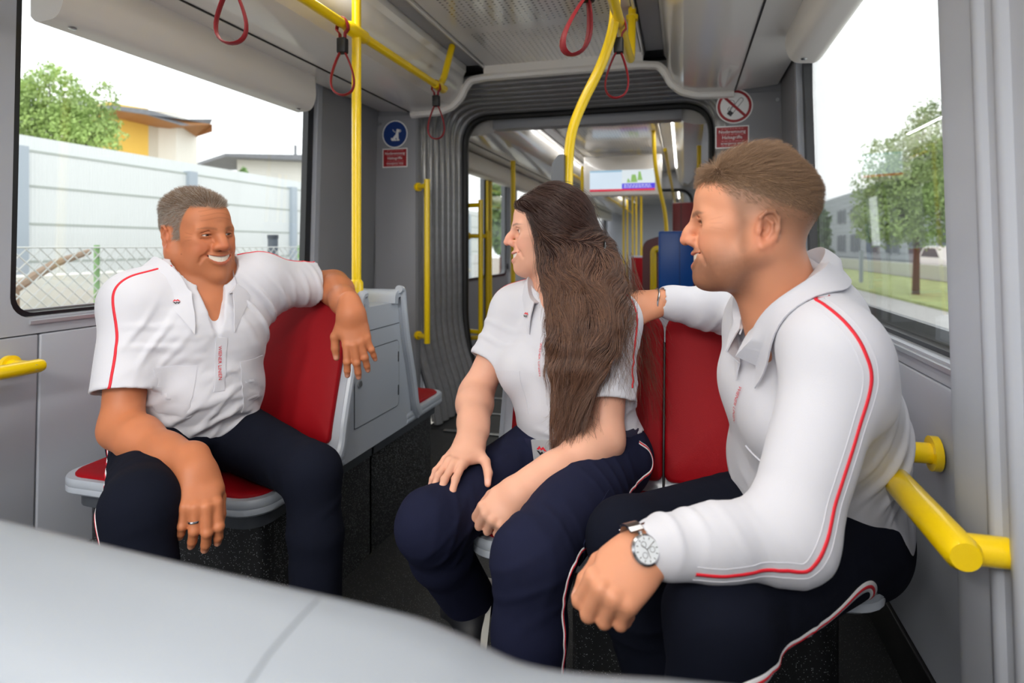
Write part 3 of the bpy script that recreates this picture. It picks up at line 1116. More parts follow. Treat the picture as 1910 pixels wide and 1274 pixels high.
flat(p, c, RT, UP, [(a * s_, b * s_ ) for a, b in dog], 0.0016)
obj('dog', p, M['white'], t, smooth=False)
p = MB(); strip(p, c, RT, UP, [(-0.0135, 0.028), (-0.009, 0.02), (-0.002, 0.0135), (0.006, 0.0105)], 0.0028, 0.0018)
disc(p, c + Vector((0.031, 0, 0.0175)), RT, UP, 0.0085, 0.006, 20, lift=0.0018)
obj('lead', p, M['white'], t, smooth=False, label='white lead and muzzle')


def red_notice(label, c, mirror=False):
    t = thing('red_notice', label, 'sign', tuple(c))
    p = MB(); flat(p, c, RT, UP, [(-0.079, -0.055), (0.079, -0.055), (0.079, 0.055), (-0.079, 0.055)], 0.0005)
    obj('border', p, M['white'], t, smooth=False)
    p = MB(); flat(p, c, RT, UP, [(-0.0735, -0.0495), (0.0735, -0.0495), (0.0735, 0.0495), (-0.0735, 0.0495)], 0.001)
    obj('field', p, M['sign_red'], t, smooth=False)
    for body, z, sz in (('Notbremsung', 0.026, 0.0225), ('Haltegriffe', -0.002, 0.0225), ('emergency stop', -0.031, 0.0165)):
        wall_text(body, M['white'], t, c + Vector((0, 0, z)), RT, UP, sz, lift=0.0016)
    for z in (0.0415, 0.0125, -0.0195, -0.0425):
        p = MB()
        x = -0.05
        while x < 0.05:
            w_ = random.uniform(0.006, 0.016)
            flat(p, c, RT, UP, [(x, z - 0.0018), (min(x + w_, 0.054), z - 0.0018), (min(x + w_, 0.054), z + 0.0018), (x, z + 0.0018)], 0.0016)
            x += w_ + 0.004
        obj('small_print', p, mat('print_pink', (214, 130, 134), 0.5), t, smooth=False)
    return t


red_notice('small red notice board under the round blue dog sign', Vector((-1.605, YS, 1.553)))
c = Vector((0.243, YS, 1.735))
t = thing('no_smoking_sign', 'round no smoking sign with red ring above the young man\'s head', 'sign', tuple(c))
p = MB(); disc(p, c, RT, UP, 0.086, lift=0.0005); obj('plate', p, M['white'], t, smooth=False)
p = MB(); disc(p, c, RT, UP, 0.080, 0.067, lift=0.0011)
strip(p, c, RT, UP, [(-0.051, 0.051), (0.051, -0.051)], 0.0135, 0.0022)
obj('ring', p, M['sign_red'], t, smooth=False)
p = MB()
ca = Vector((0.004, -0.004)); d = Vector((0.62, 0.78)); e = Vector((-0.78, 0.62))
for q in (-0.0095, 0.0095):
    strip(p, c, RT, UP, [tuple(ca + d * a + e * q) for a in (-0.028, 0.044)], 0.0028, 0.0014)
arc = [tuple(ca + d * (0.044 + 0.0095 * sin(a)) + e * 0.0095 * cos(a)) for a in [pi * k / 10 for k in range(11)]]
strip(p, c, RT, UP, arc, 0.0028, 0.0014)
strip(p, c, RT, UP, [(-0.03, 0.024), (-0.018, 0.032), (-0.004, 0.028), (0.002, 0.012), (-0.01, 0.0), (-0.02, -0.012), (-0.016, -0.024)], 0.0028, 0.0014)
strip(p, c, RT, UP, [(-0.022, -0.002), (-0.031, -0.012), (-0.028, -0.026), (-0.018, -0.034)], 0.0028, 0.0014)
obj('cigarette', p, mat('line_gray', (96, 98, 102), 0.5), t, smooth=False)
p = MB(); strip(p, c, RT, UP, [tuple(ca + d * -0.05), tuple(ca + d * -0.028)], 0.0235, 0.0014)
obj('ash', p, M['sign_black'], t, smooth=False)
red_notice('red notice board half hidden above the young man\'s hair', Vector((0.232, YS, 1.583)))

# ================================================================== things in the next car
c = Vector((-0.56, 3.99, 1.845))
t = thing('camera_dome', 'small black dome camera over the passage', 'camera', tuple(c))
p = MB(); p.cyl(at(1103, 213, 4.0) + Vector((0, -0.0, 0)), at(1103, 213, 4.0) + Vector((0, 0.02, 0)), 0.05, 24); obj('base', p, M['cove'], t)
p = MB(); p.sphere(at(1103, 217, 3.985), 0.027, 18, 12); obj('dome', p, M['lens'], t)
# header panel over the passage of the next car
p = MB(); p.prism([(3.94, 2.09), (3.94, 1.84), (4.04, 1.84), (4.25, 1.99), (4.25, 2.09)], 'x', XC - 0.62, XC + 0.62)
struct('trim_10', p, M['chan'])

c = at(1160, 337, 6.3)
t = thing('passenger_screen', 'lit information screen hanging under the next car\'s ceiling', 'screen', tuple(c))
p = MB(); p.box(c.x - 0.40, c.x + 0.40, c.y + 0.004, c.y + 0.16, c.z - 0.155, 1.99, 0.012); obj('housing', p, M['cove'], t)
def emis(name, rgb, s):
    m = bpy.data.materials.new(name); m.use_nodes = True
    n, l = m.node_tree.nodes, m.node_tree.links
    p = n['Principled BSDF']; p.inputs['Base Color'].default_value = (0.01, 0.01, 0.01, 1)
    p.inputs['Emission Color'].default_value = lin(rgb); p.inputs['Emission Strength'].default_value = s
    p.inputs['Roughness'].default_value = 0.2
    return m
sw, sh = 0.335, 0.11
for nm, x0, x1, z0, z1, rgb, dy in (('screen_left', -sw, 0.0, -0.085, sh, (216, 232, 246), 0.0), ('screen_left', -sw, 0.0, 0.092, sh, (150, 190, 214), -0.001),
                                   ('screen_picture', 0.0, sw, -0.03, sh, (226, 236, 240), 0.0),
                                   ('screen_caption', 0.0, sw, -0.085, -0.03, (74, 56, 226), 0.0), ('screen_bar', -sw, sw, -0.107, -0.085, (214, 18, 60), 0.0)):
    p = MB(); p.add([(c.x + x0, c.y + dy, c.z + z0), (c.x + x1, c.y + dy, c.z + z0), (c.x + x1, c.y + dy, c.z + z1), (c.x + x0, c.y + dy, c.z + z1)], [(0, 1, 2, 3)])
    obj(nm, p, emis(nm, rgb, 0.95), t, smooth=False)
p = MB()
for (x0, x1, z0, z1) in ((0.09, 0.16, -0.02, 0.06), (0.16, 0.21, 0.0, 0.09), (0.05, 0.09, -0.02, 0.02)):
    p.add([(c.x + x0, c.y - 0.001, c.z + z0), (c.x + x1, c.y - 0.001, c.z + z0), (c.x + x1 - 0.02, c.y - 0.001, c.z + z1), (c.x + x0 + 0.01, c.y - 0.001, c.z + z1)], [(0, 1, 2, 3)])
obj('screen_foliage', p, emis('screen_green', (150, 196, 110), 0.9), t, smooth=False)
p = MB()
for z in (-0.048, -0.068):
    x = 0.02
    while x < 0.29:
        w_ = random.uniform(0.01, 0.03); p.add([(c.x + x, c.y - 0.001, c.z + z - 0.005), (c.x + x + w_, c.y - 0.001, c.z + z - 0.005), (c.x + x + w_, c.y - 0.001, c.z + z + 0.005), (c.x + x, c.y - 0.001, c.z + z + 0.005)], [(0, 1, 2, 3)]); x += w_ + 0.008
obj('screen_text', p, emis('screen_text', (220, 220, 250), 0.9), t, smooth=False)

# blue validator and maroon partitions
c = at(1262, 487, 4.45)
t = thing('ticket_validator', 'blue ticket validator box on a yellow post in the next car', 'machine', (c.x, c.y, 0))
p = MB(); p.box(c.x - 0.13, c.x + 0.12, c.y, c.y + 0.16, c.z - 0.225, c.z + 0.22, 0.014); obj('housing', p, M['blue'], t)
p = MB(); p.box(c.x + 0.02, c.x + 0.023, c.y - 0.002, c.y + 0.001, c.z - 0.2, c.z + 0.2); obj('seam', p, M['black'], t)
p = MB(); p.tube([(c.x + 0.16, c.y + 0.1, 0), (c.x + 0.16, c.y + 0.1, 1.79)], 0.0165); obj('post', p, M['yellow'], t)
p = MB(); p.box(c.x + 0.11, c.x + 0.18, c.y + 0.05, c.y + 0.12, c.z - 0.1, c.z - 0.02, 0.006); obj('bracket', p, M['blue'], t)
p = MB(); p.box(c.x + 0.11, c.x + 0.18, c.y + 0.05, c.y + 0.12, c.z + 0.1, c.z + 0.16, 0.006); obj('bracket', p, M['blue'], t)
c = at(1219, 525, 5.0)
t = thing('door_partition', 'dark red rounded partition with a yellow edge left of the blue validator', 'partition', (c.x, c.y, 0))
p = MB(); pr = fillet([Vector((c.x - 0.09, 0, 0.02)), Vector((c.x - 0.09, 0, c.z + 0.33)), Vector((c.x + 0.1, 0, c.z + 0.39)), Vector((c.x + 0.42, 0, c.z + 0.39)), Vector((c.x + 0.42, 0, 0.02))], 0.07, 5)
p.prism([(q.x, q.z) for q in pr], 'y', c.y, c.y + 0.04); obj('panel', p, M['maroon'], t)
p = MB(); p.tube(fillet([(c.x - 0.0, c.y - 0.02, 0.02), (c.x - 0.0, c.y - 0.02, c.z + 0.27), (c.x + 0.12, c.y - 0.02, c.z + 0.27)], 0.04), 0.026); obj('grip', p, M['yellow'], t)
c = at(1272, 405, 5.6)
t = thing('equipment_column', 'tall dark red equipment column behind the blue validator', 'column', (c.x, c.y, 0))
p = MB(); p.box(c.x - 0.085, c.x + 0.13, c.y, c.y + 0.25, 0.0, c.z + 0.135, 0.01); obj('body', p, M['maroon'], t)
p = MB(); p.box(c.x - 0.01, c.x - 0.005, c.y - 0.002, c.y + 0.002, 0.1, c.z + 0.13); obj('seam', p, M['black'], t)

def pole(label, pts, r=0.017, m='yellow_dk', group=None):
    t = thing('grab_pole', label, 'pole', tuple(pts[0]), group)
    p = MB(); p.tube(fillet(pts, 0.15), r, 12); obj('tube', p, M[m], t)
    p = MB(); b = Vector(pts[0]); p.cyl(b, b + Vector((0, 0, 0.05)), r * 1.5, 12); obj('foot', p, M[m], t)
    return t

def dn(u, v, d):
    q = at(u, v, d); q.z = 0.0
    return q
pole('yellow pole in front of the tram door, seen left of the woman\'s face', [dn(957, 700, 5.0), at(957, 300, 5.0)], 0.02)
pole('wavy yellow pole right of the information screen', [dn(1243, 480, 5.2), at(1243, 405, 5.2), at(1222, 318, 5.2), at(1217, 205, 5.2)])
pole('yellow pole above the woman\'s hair', [dn(1086, 400, 5.5), at(1086, 310, 5.5)], 0.014)
FP = 'yellow poles far down the tram'
for u, d, w_ in ((1163, 9.3, 'leftmost'), (1180, 10.2, 'third from the left'), (1187, 11.4, 'second from the right'), (1170, 12.4, 'second from the left'), (1196, 8.2, 'rightmost')):
    q = dn(u, 480, d)
    top = q.copy(); top.z = 2.0
    pole('thin yellow pole far down the tram below the information screen, %s' % w_, [q, top], 0.016, group=FP)
for s, lab in ((-1, 'left'), (1, 'right')):
    rail('ceiling_rail', 'yellow rail under the next car\'s ceiling, %s side' % lab, [(fx(-1.12, s), 4.9 if s > 0 else 6.3, 1.80), (fx(-1.12, s), 14.0, 1.80)], 0.015, 'yellow_dk')
# seats far down the tram
for k, (x, y) in enumerate(((-0.42, 7.4), (0.1, 7.4), (-1.45, 7.4), (-0.42, 9.6), (-1.45, 9.6))):
    t = thing('far_seat', ('red seat back far down the tram %s' % ('beside the thin yellow poles', 'at the right wall', 'at the left wall', 'in the second car, right of the aisle', 'in the second car, left of the aisle')[k]), 'seat', (x, y, 0))
    p = MB(); p.box(x - 0.2, x + 0.2, y, y + 0.05, 0.4, 0.93, 0.02); obj('back_shell', p, M['shell'], t)
    p = MB(); p.box(x - 0.18, x + 0.18, y - 0.02, y + 0.01, 0.46, 0.91, 0.01); obj('back_pad', p, M['red'], t)
    p = MB(); p.box(x - 0.2, x + 0.2, y - 0.38, y, 0.37, 0.43, 0.02); obj('seat_cushion', p, M['red'], t)
    p = MB(); p.box(x - 0.17, x + 0.17, y - 0.3, y, 0.0, 0.37); obj('plinth', p, M['plinth'], t)
# ================================================================== outside the windows
GZ = -0.32
p = MB(); p.box(-60, -1.95, -20, 70, GZ - 0.1, GZ)
struct('ground', p, mat('ground_gravel', (168, 164, 154), 0.9, var=0.12, vscale=3))
p = MB(); p.box(0.75, 60, -20, 90, GZ - 0.1, GZ)
struct('ground', p, mat('asphalt', (170, 168, 166), 0.85, var=0.05, vscale=2))

# ---- white sound barrier: posts, and panels row by row
M['fence'] = mat('fence_white', (226, 229, 228), 0.5)
n, l = M['fence'].node_tree.nodes, M['fence'].node_tree.links
tcx = n.new('ShaderNodeTexCoord'); wv = n.new('ShaderNodeTexWave'); wv.wave_type = 'BANDS'; wv.bands_direction = 'Y'
wv.inputs['Scale'].default_value = 7.0
l.new(tcx.outputs['Object'], wv.inputs['Vector'])
bp = n.new('ShaderNodeBump'); bp.inputs['Strength'].default_value = 0.5; bp.inputs['Distance'].default_value = 0.01
l.new(wv.outputs['Fac'], bp.inputs['Height']); l.new(bp.outputs['Normal'], n['Principled BSDF'].inputs['Normal'])
XF = -7.0
t = thing('sound_barrier', 'high white panelled fence with grey posts outside the left window', 'fence', (XF, 9, GZ))
rows = [(GZ, 0.45), (0.45, 0.87), (0.87, 1.29), (1.29, 1.71), (1.71, 2.10), (2.10, 2.28)]
pan = {}
y0 = 2.48
for b in range(8):
    ya = y0 + b * 2.4
    for k, (za, zb) in enumerate(rows):
        p = MB(); p.box(XF - 0.05, XF + 0.03 - (0.05 if k == 5 else 0), ya + 0.06 - (0.06 if k == 5 else 0), ya + 2.34 + (0.06 if k == 5 else 0), za + 0.012, zb - 0.006)
        key = (k,)
        o = obj('panel', p, M['fence'], t, smooth=False)
        if key in pan: o.data = pan[key]
        else: pan[key] = o.data
        if k < 5:
            p = MB(); p.box(XF - 0.02, XF + 0.034, ya + 0.06, ya + 2.34, zb - 0.012, zb + 0.016)
            o = obj('rail', p, mat('fence_rail', (176, 182, 176), 0.6) if 'fence_rail' not in bpy.data.materials else bpy.data.materials['fence_rail'], t, smooth=False)
    p = MB(); p.box(XF - 0.02, XF + 0.09, ya - 0.075, ya + 0.075, GZ, 2.14)
    obj('post', p, bpy.data.materials.get('post_gray') or mat('post_gray', (172, 182, 192), 0.5), t, smooth=False)

# ---- chain-link fence in front of it
XN = -3.5
t = thing('chain_link_fence', 'chain link fence with green posts outside the left window', 'fence', (XN, 4, GZ))
M['wire'] = mat('wire_galvanised', (216, 218, 214), 0.6)
p = MB()
ZT, ZB = 1.035, GZ
STEP, ya, yb = 0.078, 2.2, 7.6
Hh = ZT - ZB
def wire(p, a, b, r=0.0042):
    a, b = Vector(a), Vector(b); d = (b - a).normalized()
    u = d.cross(Vector((1, 0, 0))).normalized() * r; w = Vector((r, 0, 0))
    vs = [a + u, a + w, a - u, a - w, b + u, b + w, b - u, b - w]
    p.add(vs, [(i, (i + 1) % 4, 4 + (i + 1) % 4, 4 + i) for i in range(4)])
y = ya - Hh
while y < yb:
    for sgn in (1, -1):
        # a wire climbs (or falls) one step in y per 0.9 step in z
        zA, zB = (ZB, ZT) if sgn > 0 else (ZT, ZB)
        y1 = y + Hh / 0.95
        a = Vector((XN, y, zA)); b = Vector((XN, y1, zB))
        if y < ya:
            k = (ya - y) / (y1 - y); a = a.lerp(b, k)
        if y1 > yb:
            k = (yb - a.y) / (y1 - a.y); b = a.lerp(b, k)
        if b.y > a.y + 1e-3: wire(p, a, b)
    y += STEP
o = obj('mesh', p, M['wire'], t, smooth=False, kind='stuff')
p = MB(); wire(p, (XN, ya, ZT), (XN, yb, ZT), 0.005); wire(p, (XN, ya, 0.55), (XN, yb, 0.55), 0.004); obj('wire', p, M['wire'], t, smooth=False)
for yy in (2.93, 5.0, 7.1):
    p = MB(); p.cyl((XN - 0.02, yy, GZ), (XN - 0.02, yy, 1.05), 0.017, 10)
    obj('post', p, bpy.data.materials.get('post_green') or mat('post_green', (150, 190, 130), 0.6), t)
p = MB(); c = at(509, 500, 6.2); p.cyl((c.x, c.y, GZ), (c.x, c.y, 1.12), 0.05, 12)
o = obj('bollard', p, mat('bollard_gray', (98, 104, 112), 0.6)); tag(o, 'short grey round post behind the chain link fence', 'post')
p = MB(); p.cyl((c.x, c.y, 1.121), (c.x, c.y, 1.16), 0.055, 12)
obj('cap', p, M['shell_dark'], o)
p = MB(); a = at(25, 540, 4.2); b = at(165, 470, 5.0); p.tube([a, a.lerp(b, 0.5) + Vector((0, 0, 0.04)), b], [0.035, 0.032, 0.025], 8)
p.cyl((a.x, a.y, GZ), a, 0.035, 8)
o = obj('timber_prop', p, mat('timber_old', (150, 128, 108), 0.8)); tag(o, 'slanted brown timber behind the chain link fence', 'timber')
# low concrete wall behind the chain link
p = MB(); p.box(-5.35, -5.05, 1.0, 14, GZ, 0.42, 0.02); p.box(-5.4, -5.0, 1.0, 14, 0.42, 0.50, 0.02)
o = obj('concrete_wall', p, mat('concrete_pale', (196, 192, 176), 0.85, var=0.14, vscale=6)); tag(o, 'low pale concrete wall behind the chain link fence', 'wall')
p = MB(); p.box(-5.9, -5.42, 1.0, 14, GZ, 0.78)
o = obj('stone_ledge', p, mat('ledge', (214, 212, 204), 0.85, var=0.1, vscale=4)); tag(o, 'pale ledge between the concrete wall and the white fence', 'wall')

# ---- yellow and white house
def house_box(t, name, u0, u1, d0, d1, vt, m, depth=5.0):
    """a wall block whose face runs from photo column u0 (at d0) to u1 (at d1), top at height of row vt at d0"""
    a, b = at(u0, vt, d0), at(u1, vt, d1)
    z = a.z
    dr = Vector((b.x - a.x, b.y - a.y, 0)).normalized(); nn = Vector((-dr.y, dr.x, 0))
    if nn.dot(Vector((a.x, a.y, 0))) < 0: nn = -nn
    q = [Vector((a.x, a.y, 0)), Vector((b.x, b.y, 0)), Vector((b.x, b.y, 0)) + nn * depth, Vector((a.x, a.y, 0)) + nn * depth]
    p = MB(); p.prism([(w.x, w.y) for w in q], 'z', GZ, z)
    return obj(name, p, m, t, smooth=False)
c = at(300, 300, 22)
t = thing('yellow_house', 'yellow and cream house with a grey pitched roof behind the white fence', 'house', (c.x, c.y, GZ))
house_box(t, 'yellow_wall', 196, 277, 20.5, 21.5, 190, mat('render_yellow', (250, 205, 98), 0.8))
house_box(t, 'cream_wall', 277, 330, 21.5, 21.9, 205, mat('render_cream', (214, 206, 190), 0.8))
house_box(t, 'white_wall', 329, 368, 21.7, 23.5, 212, mat('render_white', (236, 232, 222), 0.8))
rm = mat('roof_grey', (128, 130, 136), 0.7, var=0.1, vscale=8)
wm = mat('soffit_wood', (176, 124, 78), 0.7)
pts = [(205, 196, 19.5), (275, 204, 20.0), (340, 222, 21.0), (397, 222, 22.5), (392, 232, 22.5), (340, 234, 21.0), (275, 214, 20.0), (205, 203, 19.5)]
A = [at(*q) for q in pts]; back = Vector((-6, 3, 0.9))
p = MB(); n_ = len(A); p.add(A + [q + back for q in A], [(i, (i + 1) % n_, n_ + (i + 1) % n_, n_ + i) for i in range(n_)] + [tuple(range(n_)), tuple(range(2 * n_ - 1, n_ - 1, -1))])
obj('roof', p, rm, t, smooth=False)
A = [at(*q) for q in [(215, 203, 19.6), (275, 213.5, 20.05), (340, 233.5, 21.05), (396, 232, 22.5), (396, 246, 22.5), (368, 255, 23.4), (330, 236, 22), (275, 220, 21.5), (215, 207, 20.4)]]
n_ = len(A); bk = Vector((-1.2, 0.5, 0.0)); p = MB(); p.add(A + [q + bk for q in A], [(i, (i + 1) % n_, n_ + (i + 1) % n_, n_ + i) for i in range(n_)] + [tuple(range(n_)), tuple(range(2 * n_ - 1, n_ - 1, -1))])
obj('soffit', p, wm, t, smooth=False)
c = at(500, 320, 30)
t = thing('white_house', 'small white flat-roofed house right of the yellow one', 'house', (c.x, c.y, GZ))
house_box(t, 'wall', 442, 640, 29, 31, 296, mat('render_pale', (238, 236, 230), 0.8))
p = MB(); A = [at(420, 286, 28), at(660, 290, 30.5), at(660, 303, 30.5), at(420, 292, 28)]
n_ = 4; bk = Vector((-5, 3, 0)); p.add(A + [q + bk for q in A], [(i, (i + 1) % n_, n_ + (i + 1) % n_, n_ + i) for i in range(n_)] + [tuple(range(n_)), tuple(range(2 * n_ - 1, n_ - 1, -1))])
obj('roof', p, rm, t, smooth=False)
p = MB(); q = at(551, 292, 29.5); p.cyl(q, q + Vector((0, 0, 0.55)), 0.07, 8); obj('chimney', p, rm, t)


# ---- trees
LEAF = {}
def leaf_mat(name, rgb):
    if name not in LEAF:
        m = mat(name, rgb, 0.6, var=0.35, vscale=1.2)
        m.node_tree.nodes['Principled BSDF'].inputs['Subsurface Weight'].default_value = 0.0
        LEAF[name] = m
    return LEAF[name]


def tree(label, base, trunk_h, clumps, nleaf, leaf, rgb, seed, trunk_r=0.09, cat='tree'):
    rs = np.random.RandomState(seed)
    t = thing('tree', label, cat, tuple(base))
    p = MB()
    b = Vector(base)
    p.tube([b, b + Vector((0.02, 0, trunk_h * 0.5)), b + Vector((0, 0.03, trunk_h))], [trunk_r, trunk_r * 0.8, trunk_r * 0.6], 10)
    for (cx, cy, cz, rx, ry, rz) in clumps:
        q = Vector((cx, cy, cz)); s0 = b + Vector((0, 0, trunk_h * 0.85))
        p.tube([s0, s0.lerp(q, 0.5) + Vector((0, 0, 0.1)), q], [trunk_r * 0.45, trunk_r * 0.3, trunk_r * 0.12], 6)
    obj('trunk', p, mat('bark', (92, 80, 70), 0.9), t)
    vol = np.array([c[3] * c[4] * c[5] for c in clumps]); vol = vol / vol.sum()
    idx = rs.choice(len(clumps), nleaf, p=vol)
    C = np.array(clumps)[idx]
    d = rs.normal(size=(nleaf, 3)); d /= np.linalg.norm(d, axis=1)[:, None]
    r = rs.uniform(0.25, 1.0, nleaf) ** 0.45
    r *= 1 + 0.18 * np.sin(7 * d[:, 0] + 5 * d[:, 1] + idx) * np.cos(6 * d[:, 2])
    P = C[:, :3] + d * C[:, 3:] * r[:, None]
    a = rs.normal(size=(nleaf, 3)); a /= np.linalg.norm(a, axis=1)[:, None]
    b2 = np.cross(a, rs.normal(size=(nleaf, 3))); b2 /= np.linalg.norm(b2, axis=1)[:, None]
    s = leaf * rs.uniform(0.6, 1.3, nleaf)[:, None]
    V = np.stack([P - a * s, P + b2 * s * 0.45, P + a * s, P - b2 * s * 0.45], 1).reshape(-1, 3)
    F = np.arange(nleaf * 4).reshape(-1, 4)
    obj('foliage', (V, F.tolist()), leaf_mat('leaf_%d' % seed, rgb), t, smooth=False, kind='stuff')
    return t


def clump(u, v, d, ru, rv, rd=None):
    q = at(u, v, d)
    return (q.x, q.y, q.z, ru / FPX * d, (rd or ru) / FPX * d, rv / FPX * d)


q = at(110, 200, 13); q.z = GZ
tree('bushy light green tree behind the white fence at the left', q, 2.2,
     [clump(45, 215, 13, 60, 55), clump(100, 185, 13.2, 65, 60), clump(150, 225, 13, 60, 50), clump(195, 185, 13, 28, 40), clump(120, 245, 13.5, 90, 45), clump(30, 180, 13.4, 40, 45),
      clump(180, 250, 13, 45, 30), clump(90, 135, 13.3, 22, 25)], 15000, 0.046, (164, 190, 112), 3)
q = at(456, 330, 26); q.z = GZ
tree('small pointed green shrub in front of the white house', q, 2.5, [clump(453, 325, 26, 8, 12), clump(453, 340, 26, 11, 14)], 500, 0.12, (120, 160, 80), 5, cat='shrub')
q = at(1708, 460, 16.5); q.z = GZ
tree('green street tree with a thin trunk outside the right window', q, 2.3,
     [clump(1705, 300, 16.5, 55, 65), clump(1740, 260, 16.8, 50, 70), clump(1645, 300, 16.3, 35, 45), clump(1618, 350, 16.3, 28, 40), clump(1660, 400, 16.2, 65, 60), clump(1730, 400, 16.5, 60, 65), clump(1770, 330, 17, 60, 90),
      clump(1630, 425, 16.3, 30, 32), clump(1690, 350, 16, 70, 60), clump(1725, 215, 16.8, 22, 30)], 26000, 0.05, (138, 160, 96), 11, 0.1)
q = at(1528, 440, 21); q.z = GZ
tree('dark green tree at the left end of the grey office building', q, 1.2, [clump(1524, 440, 21, 22, 60), clump(1530, 490, 21, 22, 40)], 2500, 0.12, (92, 116, 76), 13)
q = at(935, 400, 24); q.z = GZ
tree('green tree seen through the door of the next car', q, 3.0, [clump(925, 400, 24, 25, 40), clump(940, 440, 24, 28, 40), clump(925, 350, 24, 20, 30)], 4000, 0.13, (120, 150, 84), 17)

# ---- grey office building on the right
t = thing('office_building', 'grey clad two-storey office building outside the right window', 'building', (24, 40, GZ))
XB = 13.0
p = MB(); p.box(XB, XB + 12, 20, 75, GZ, 5.25); obj('facade', p, mat('clad_grey', (120, 128, 130), 0.6), t, smooth=False)
cm = mat('clad_board', (138, 146, 149), 0.55)
z = GZ + 0.55
kb = None
while z < 5.2:
    p = MB(); p.box(XB - 0.03, XB + 0.02, 20, 75, z, z + 0.36)
    obj('board', p, cm, t, smooth=False)
    z += 0.40
gm = mat('office_glass', (70, 80, 86), 0.5, spec=0.15); fm = mat('office_frame', (140, 146, 150), 0.5)
for (zw0, zw1) in ((0.55, 2.05), (2.95, 4.15)):
    y = 21.2
    k = 0
    while y < 60:
        w_ = 1.15
        if k % 3 != 2:
            p = MB(); p.box(XB - 0.10, XB + 0.03, y, y + w_, zw0, zw1); f_ = obj('window', p, fm, t, smooth=False)
            p = MB(); p.box(XB - 0.115, XB - 0.10, y + 0.07, y + w_ - 0.07, zw0 + 0.07, zw1 - 0.07); obj('pane', p, gm, f_, smooth=False)
        y += 1.45; k += 1
p = MB(); p.box(XB - 0.12, XB + 0.03, 30.2, 31.3, GZ, 1.9); obj('door', p, mat('office_door', (120, 126, 132), 0.5), t, smooth=False)
p = MB(); p.box(5.3, 9.2, 10, 80, GZ, GZ + 0.06); o = struct('lawn', p, mat('lawn', (150, 160, 104), 0.9, var=0.25, vscale=1.5))
p = MB(); p.box(9.4, 9.9, 14, 80, GZ + 0.05, GZ + 0.62); o = obj('hedge_wall', p, mat('planter', (170, 172, 160), 0.8)); tag(o, 'low planter wall along the lawn', 'wall')
# small pale car parked by the building
c = at(1775, 520, 26); c.z = GZ
t = thing('parked_car', 'small white car parked at the right edge of the right window', 'car', tuple(c))
body = [(-1.9, 0.25), (-1.9, 0.75), (-1.1, 0.85), (-0.6, 1.35), (0.7, 1.38), (1.3, 0.9), (1.9, 0.8), (1.95, 0.3)]
p = MB(); p.prism([(c.y + a, c.z + b) for a, b in body], 'x', c.x - 0.8, c.x + 0.8); obj('body', p, mat('car_white', (226, 220, 216), 0.3), t, ang=30)
for a in (-1.2, 1.2):
    for s in (-0.82, 0.62):
        p = MB(); p.cyl((c.x + s, c.y + a, c.z + 0.31), (c.x + s + 0.2, c.y + a, c.z + 0.31), 0.31, 20); obj('wheel', p, M['black'], t)
p = MB(); p.prism([(c.y + a, c.z + b) for a, b in [(-0.95, 0.9), (-0.55, 1.28), (0.62, 1.3), (1.1, 0.92)]], 'x', c.x - 0.815, c.x - 0.80); obj('side_window', p, gm, t, smooth=False)
q = at(1606, 500, 22)
p = MB(); p.cyl((q.x, q.y, GZ), (q.x, q.y, 0.9), 0.07, 10); o = obj('bollard_lamp', p, mat('lamp_grey', (150, 158, 166), 0.5)); tag(o, 'short grey bollard lamp on the lawn', 'lamp')
# ================================================================== people: smooth blended volumes turned into meshes
import openvdb as vdb


class Frame:
    def __init__(s, c, x, z, mirror=False):
        s.c = np.array(c, dtype=np.float64)
        x = np.array(x, dtype=np.float64); x /= np.linalg.norm(x)
        z = np.array(z, dtype=np.float64); z = z - x * z.dot(x); z /= np.linalg.norm(z)
        y = np.cross(z, x)
        if mirror: y = -y
        s.R = np.stack([x, y, z], 1)              # columns: local axes
        s.k = 1.0

    def p(s, x, y, z):
        return s.c + s.R @ (np.array((x, y, z)) * s.k)

    def d(s, x, y, z):
        return s.R @ np.array((x, y, z))

    def inv(s, P):
        return ((P - s.c) @ s.R) / s.k


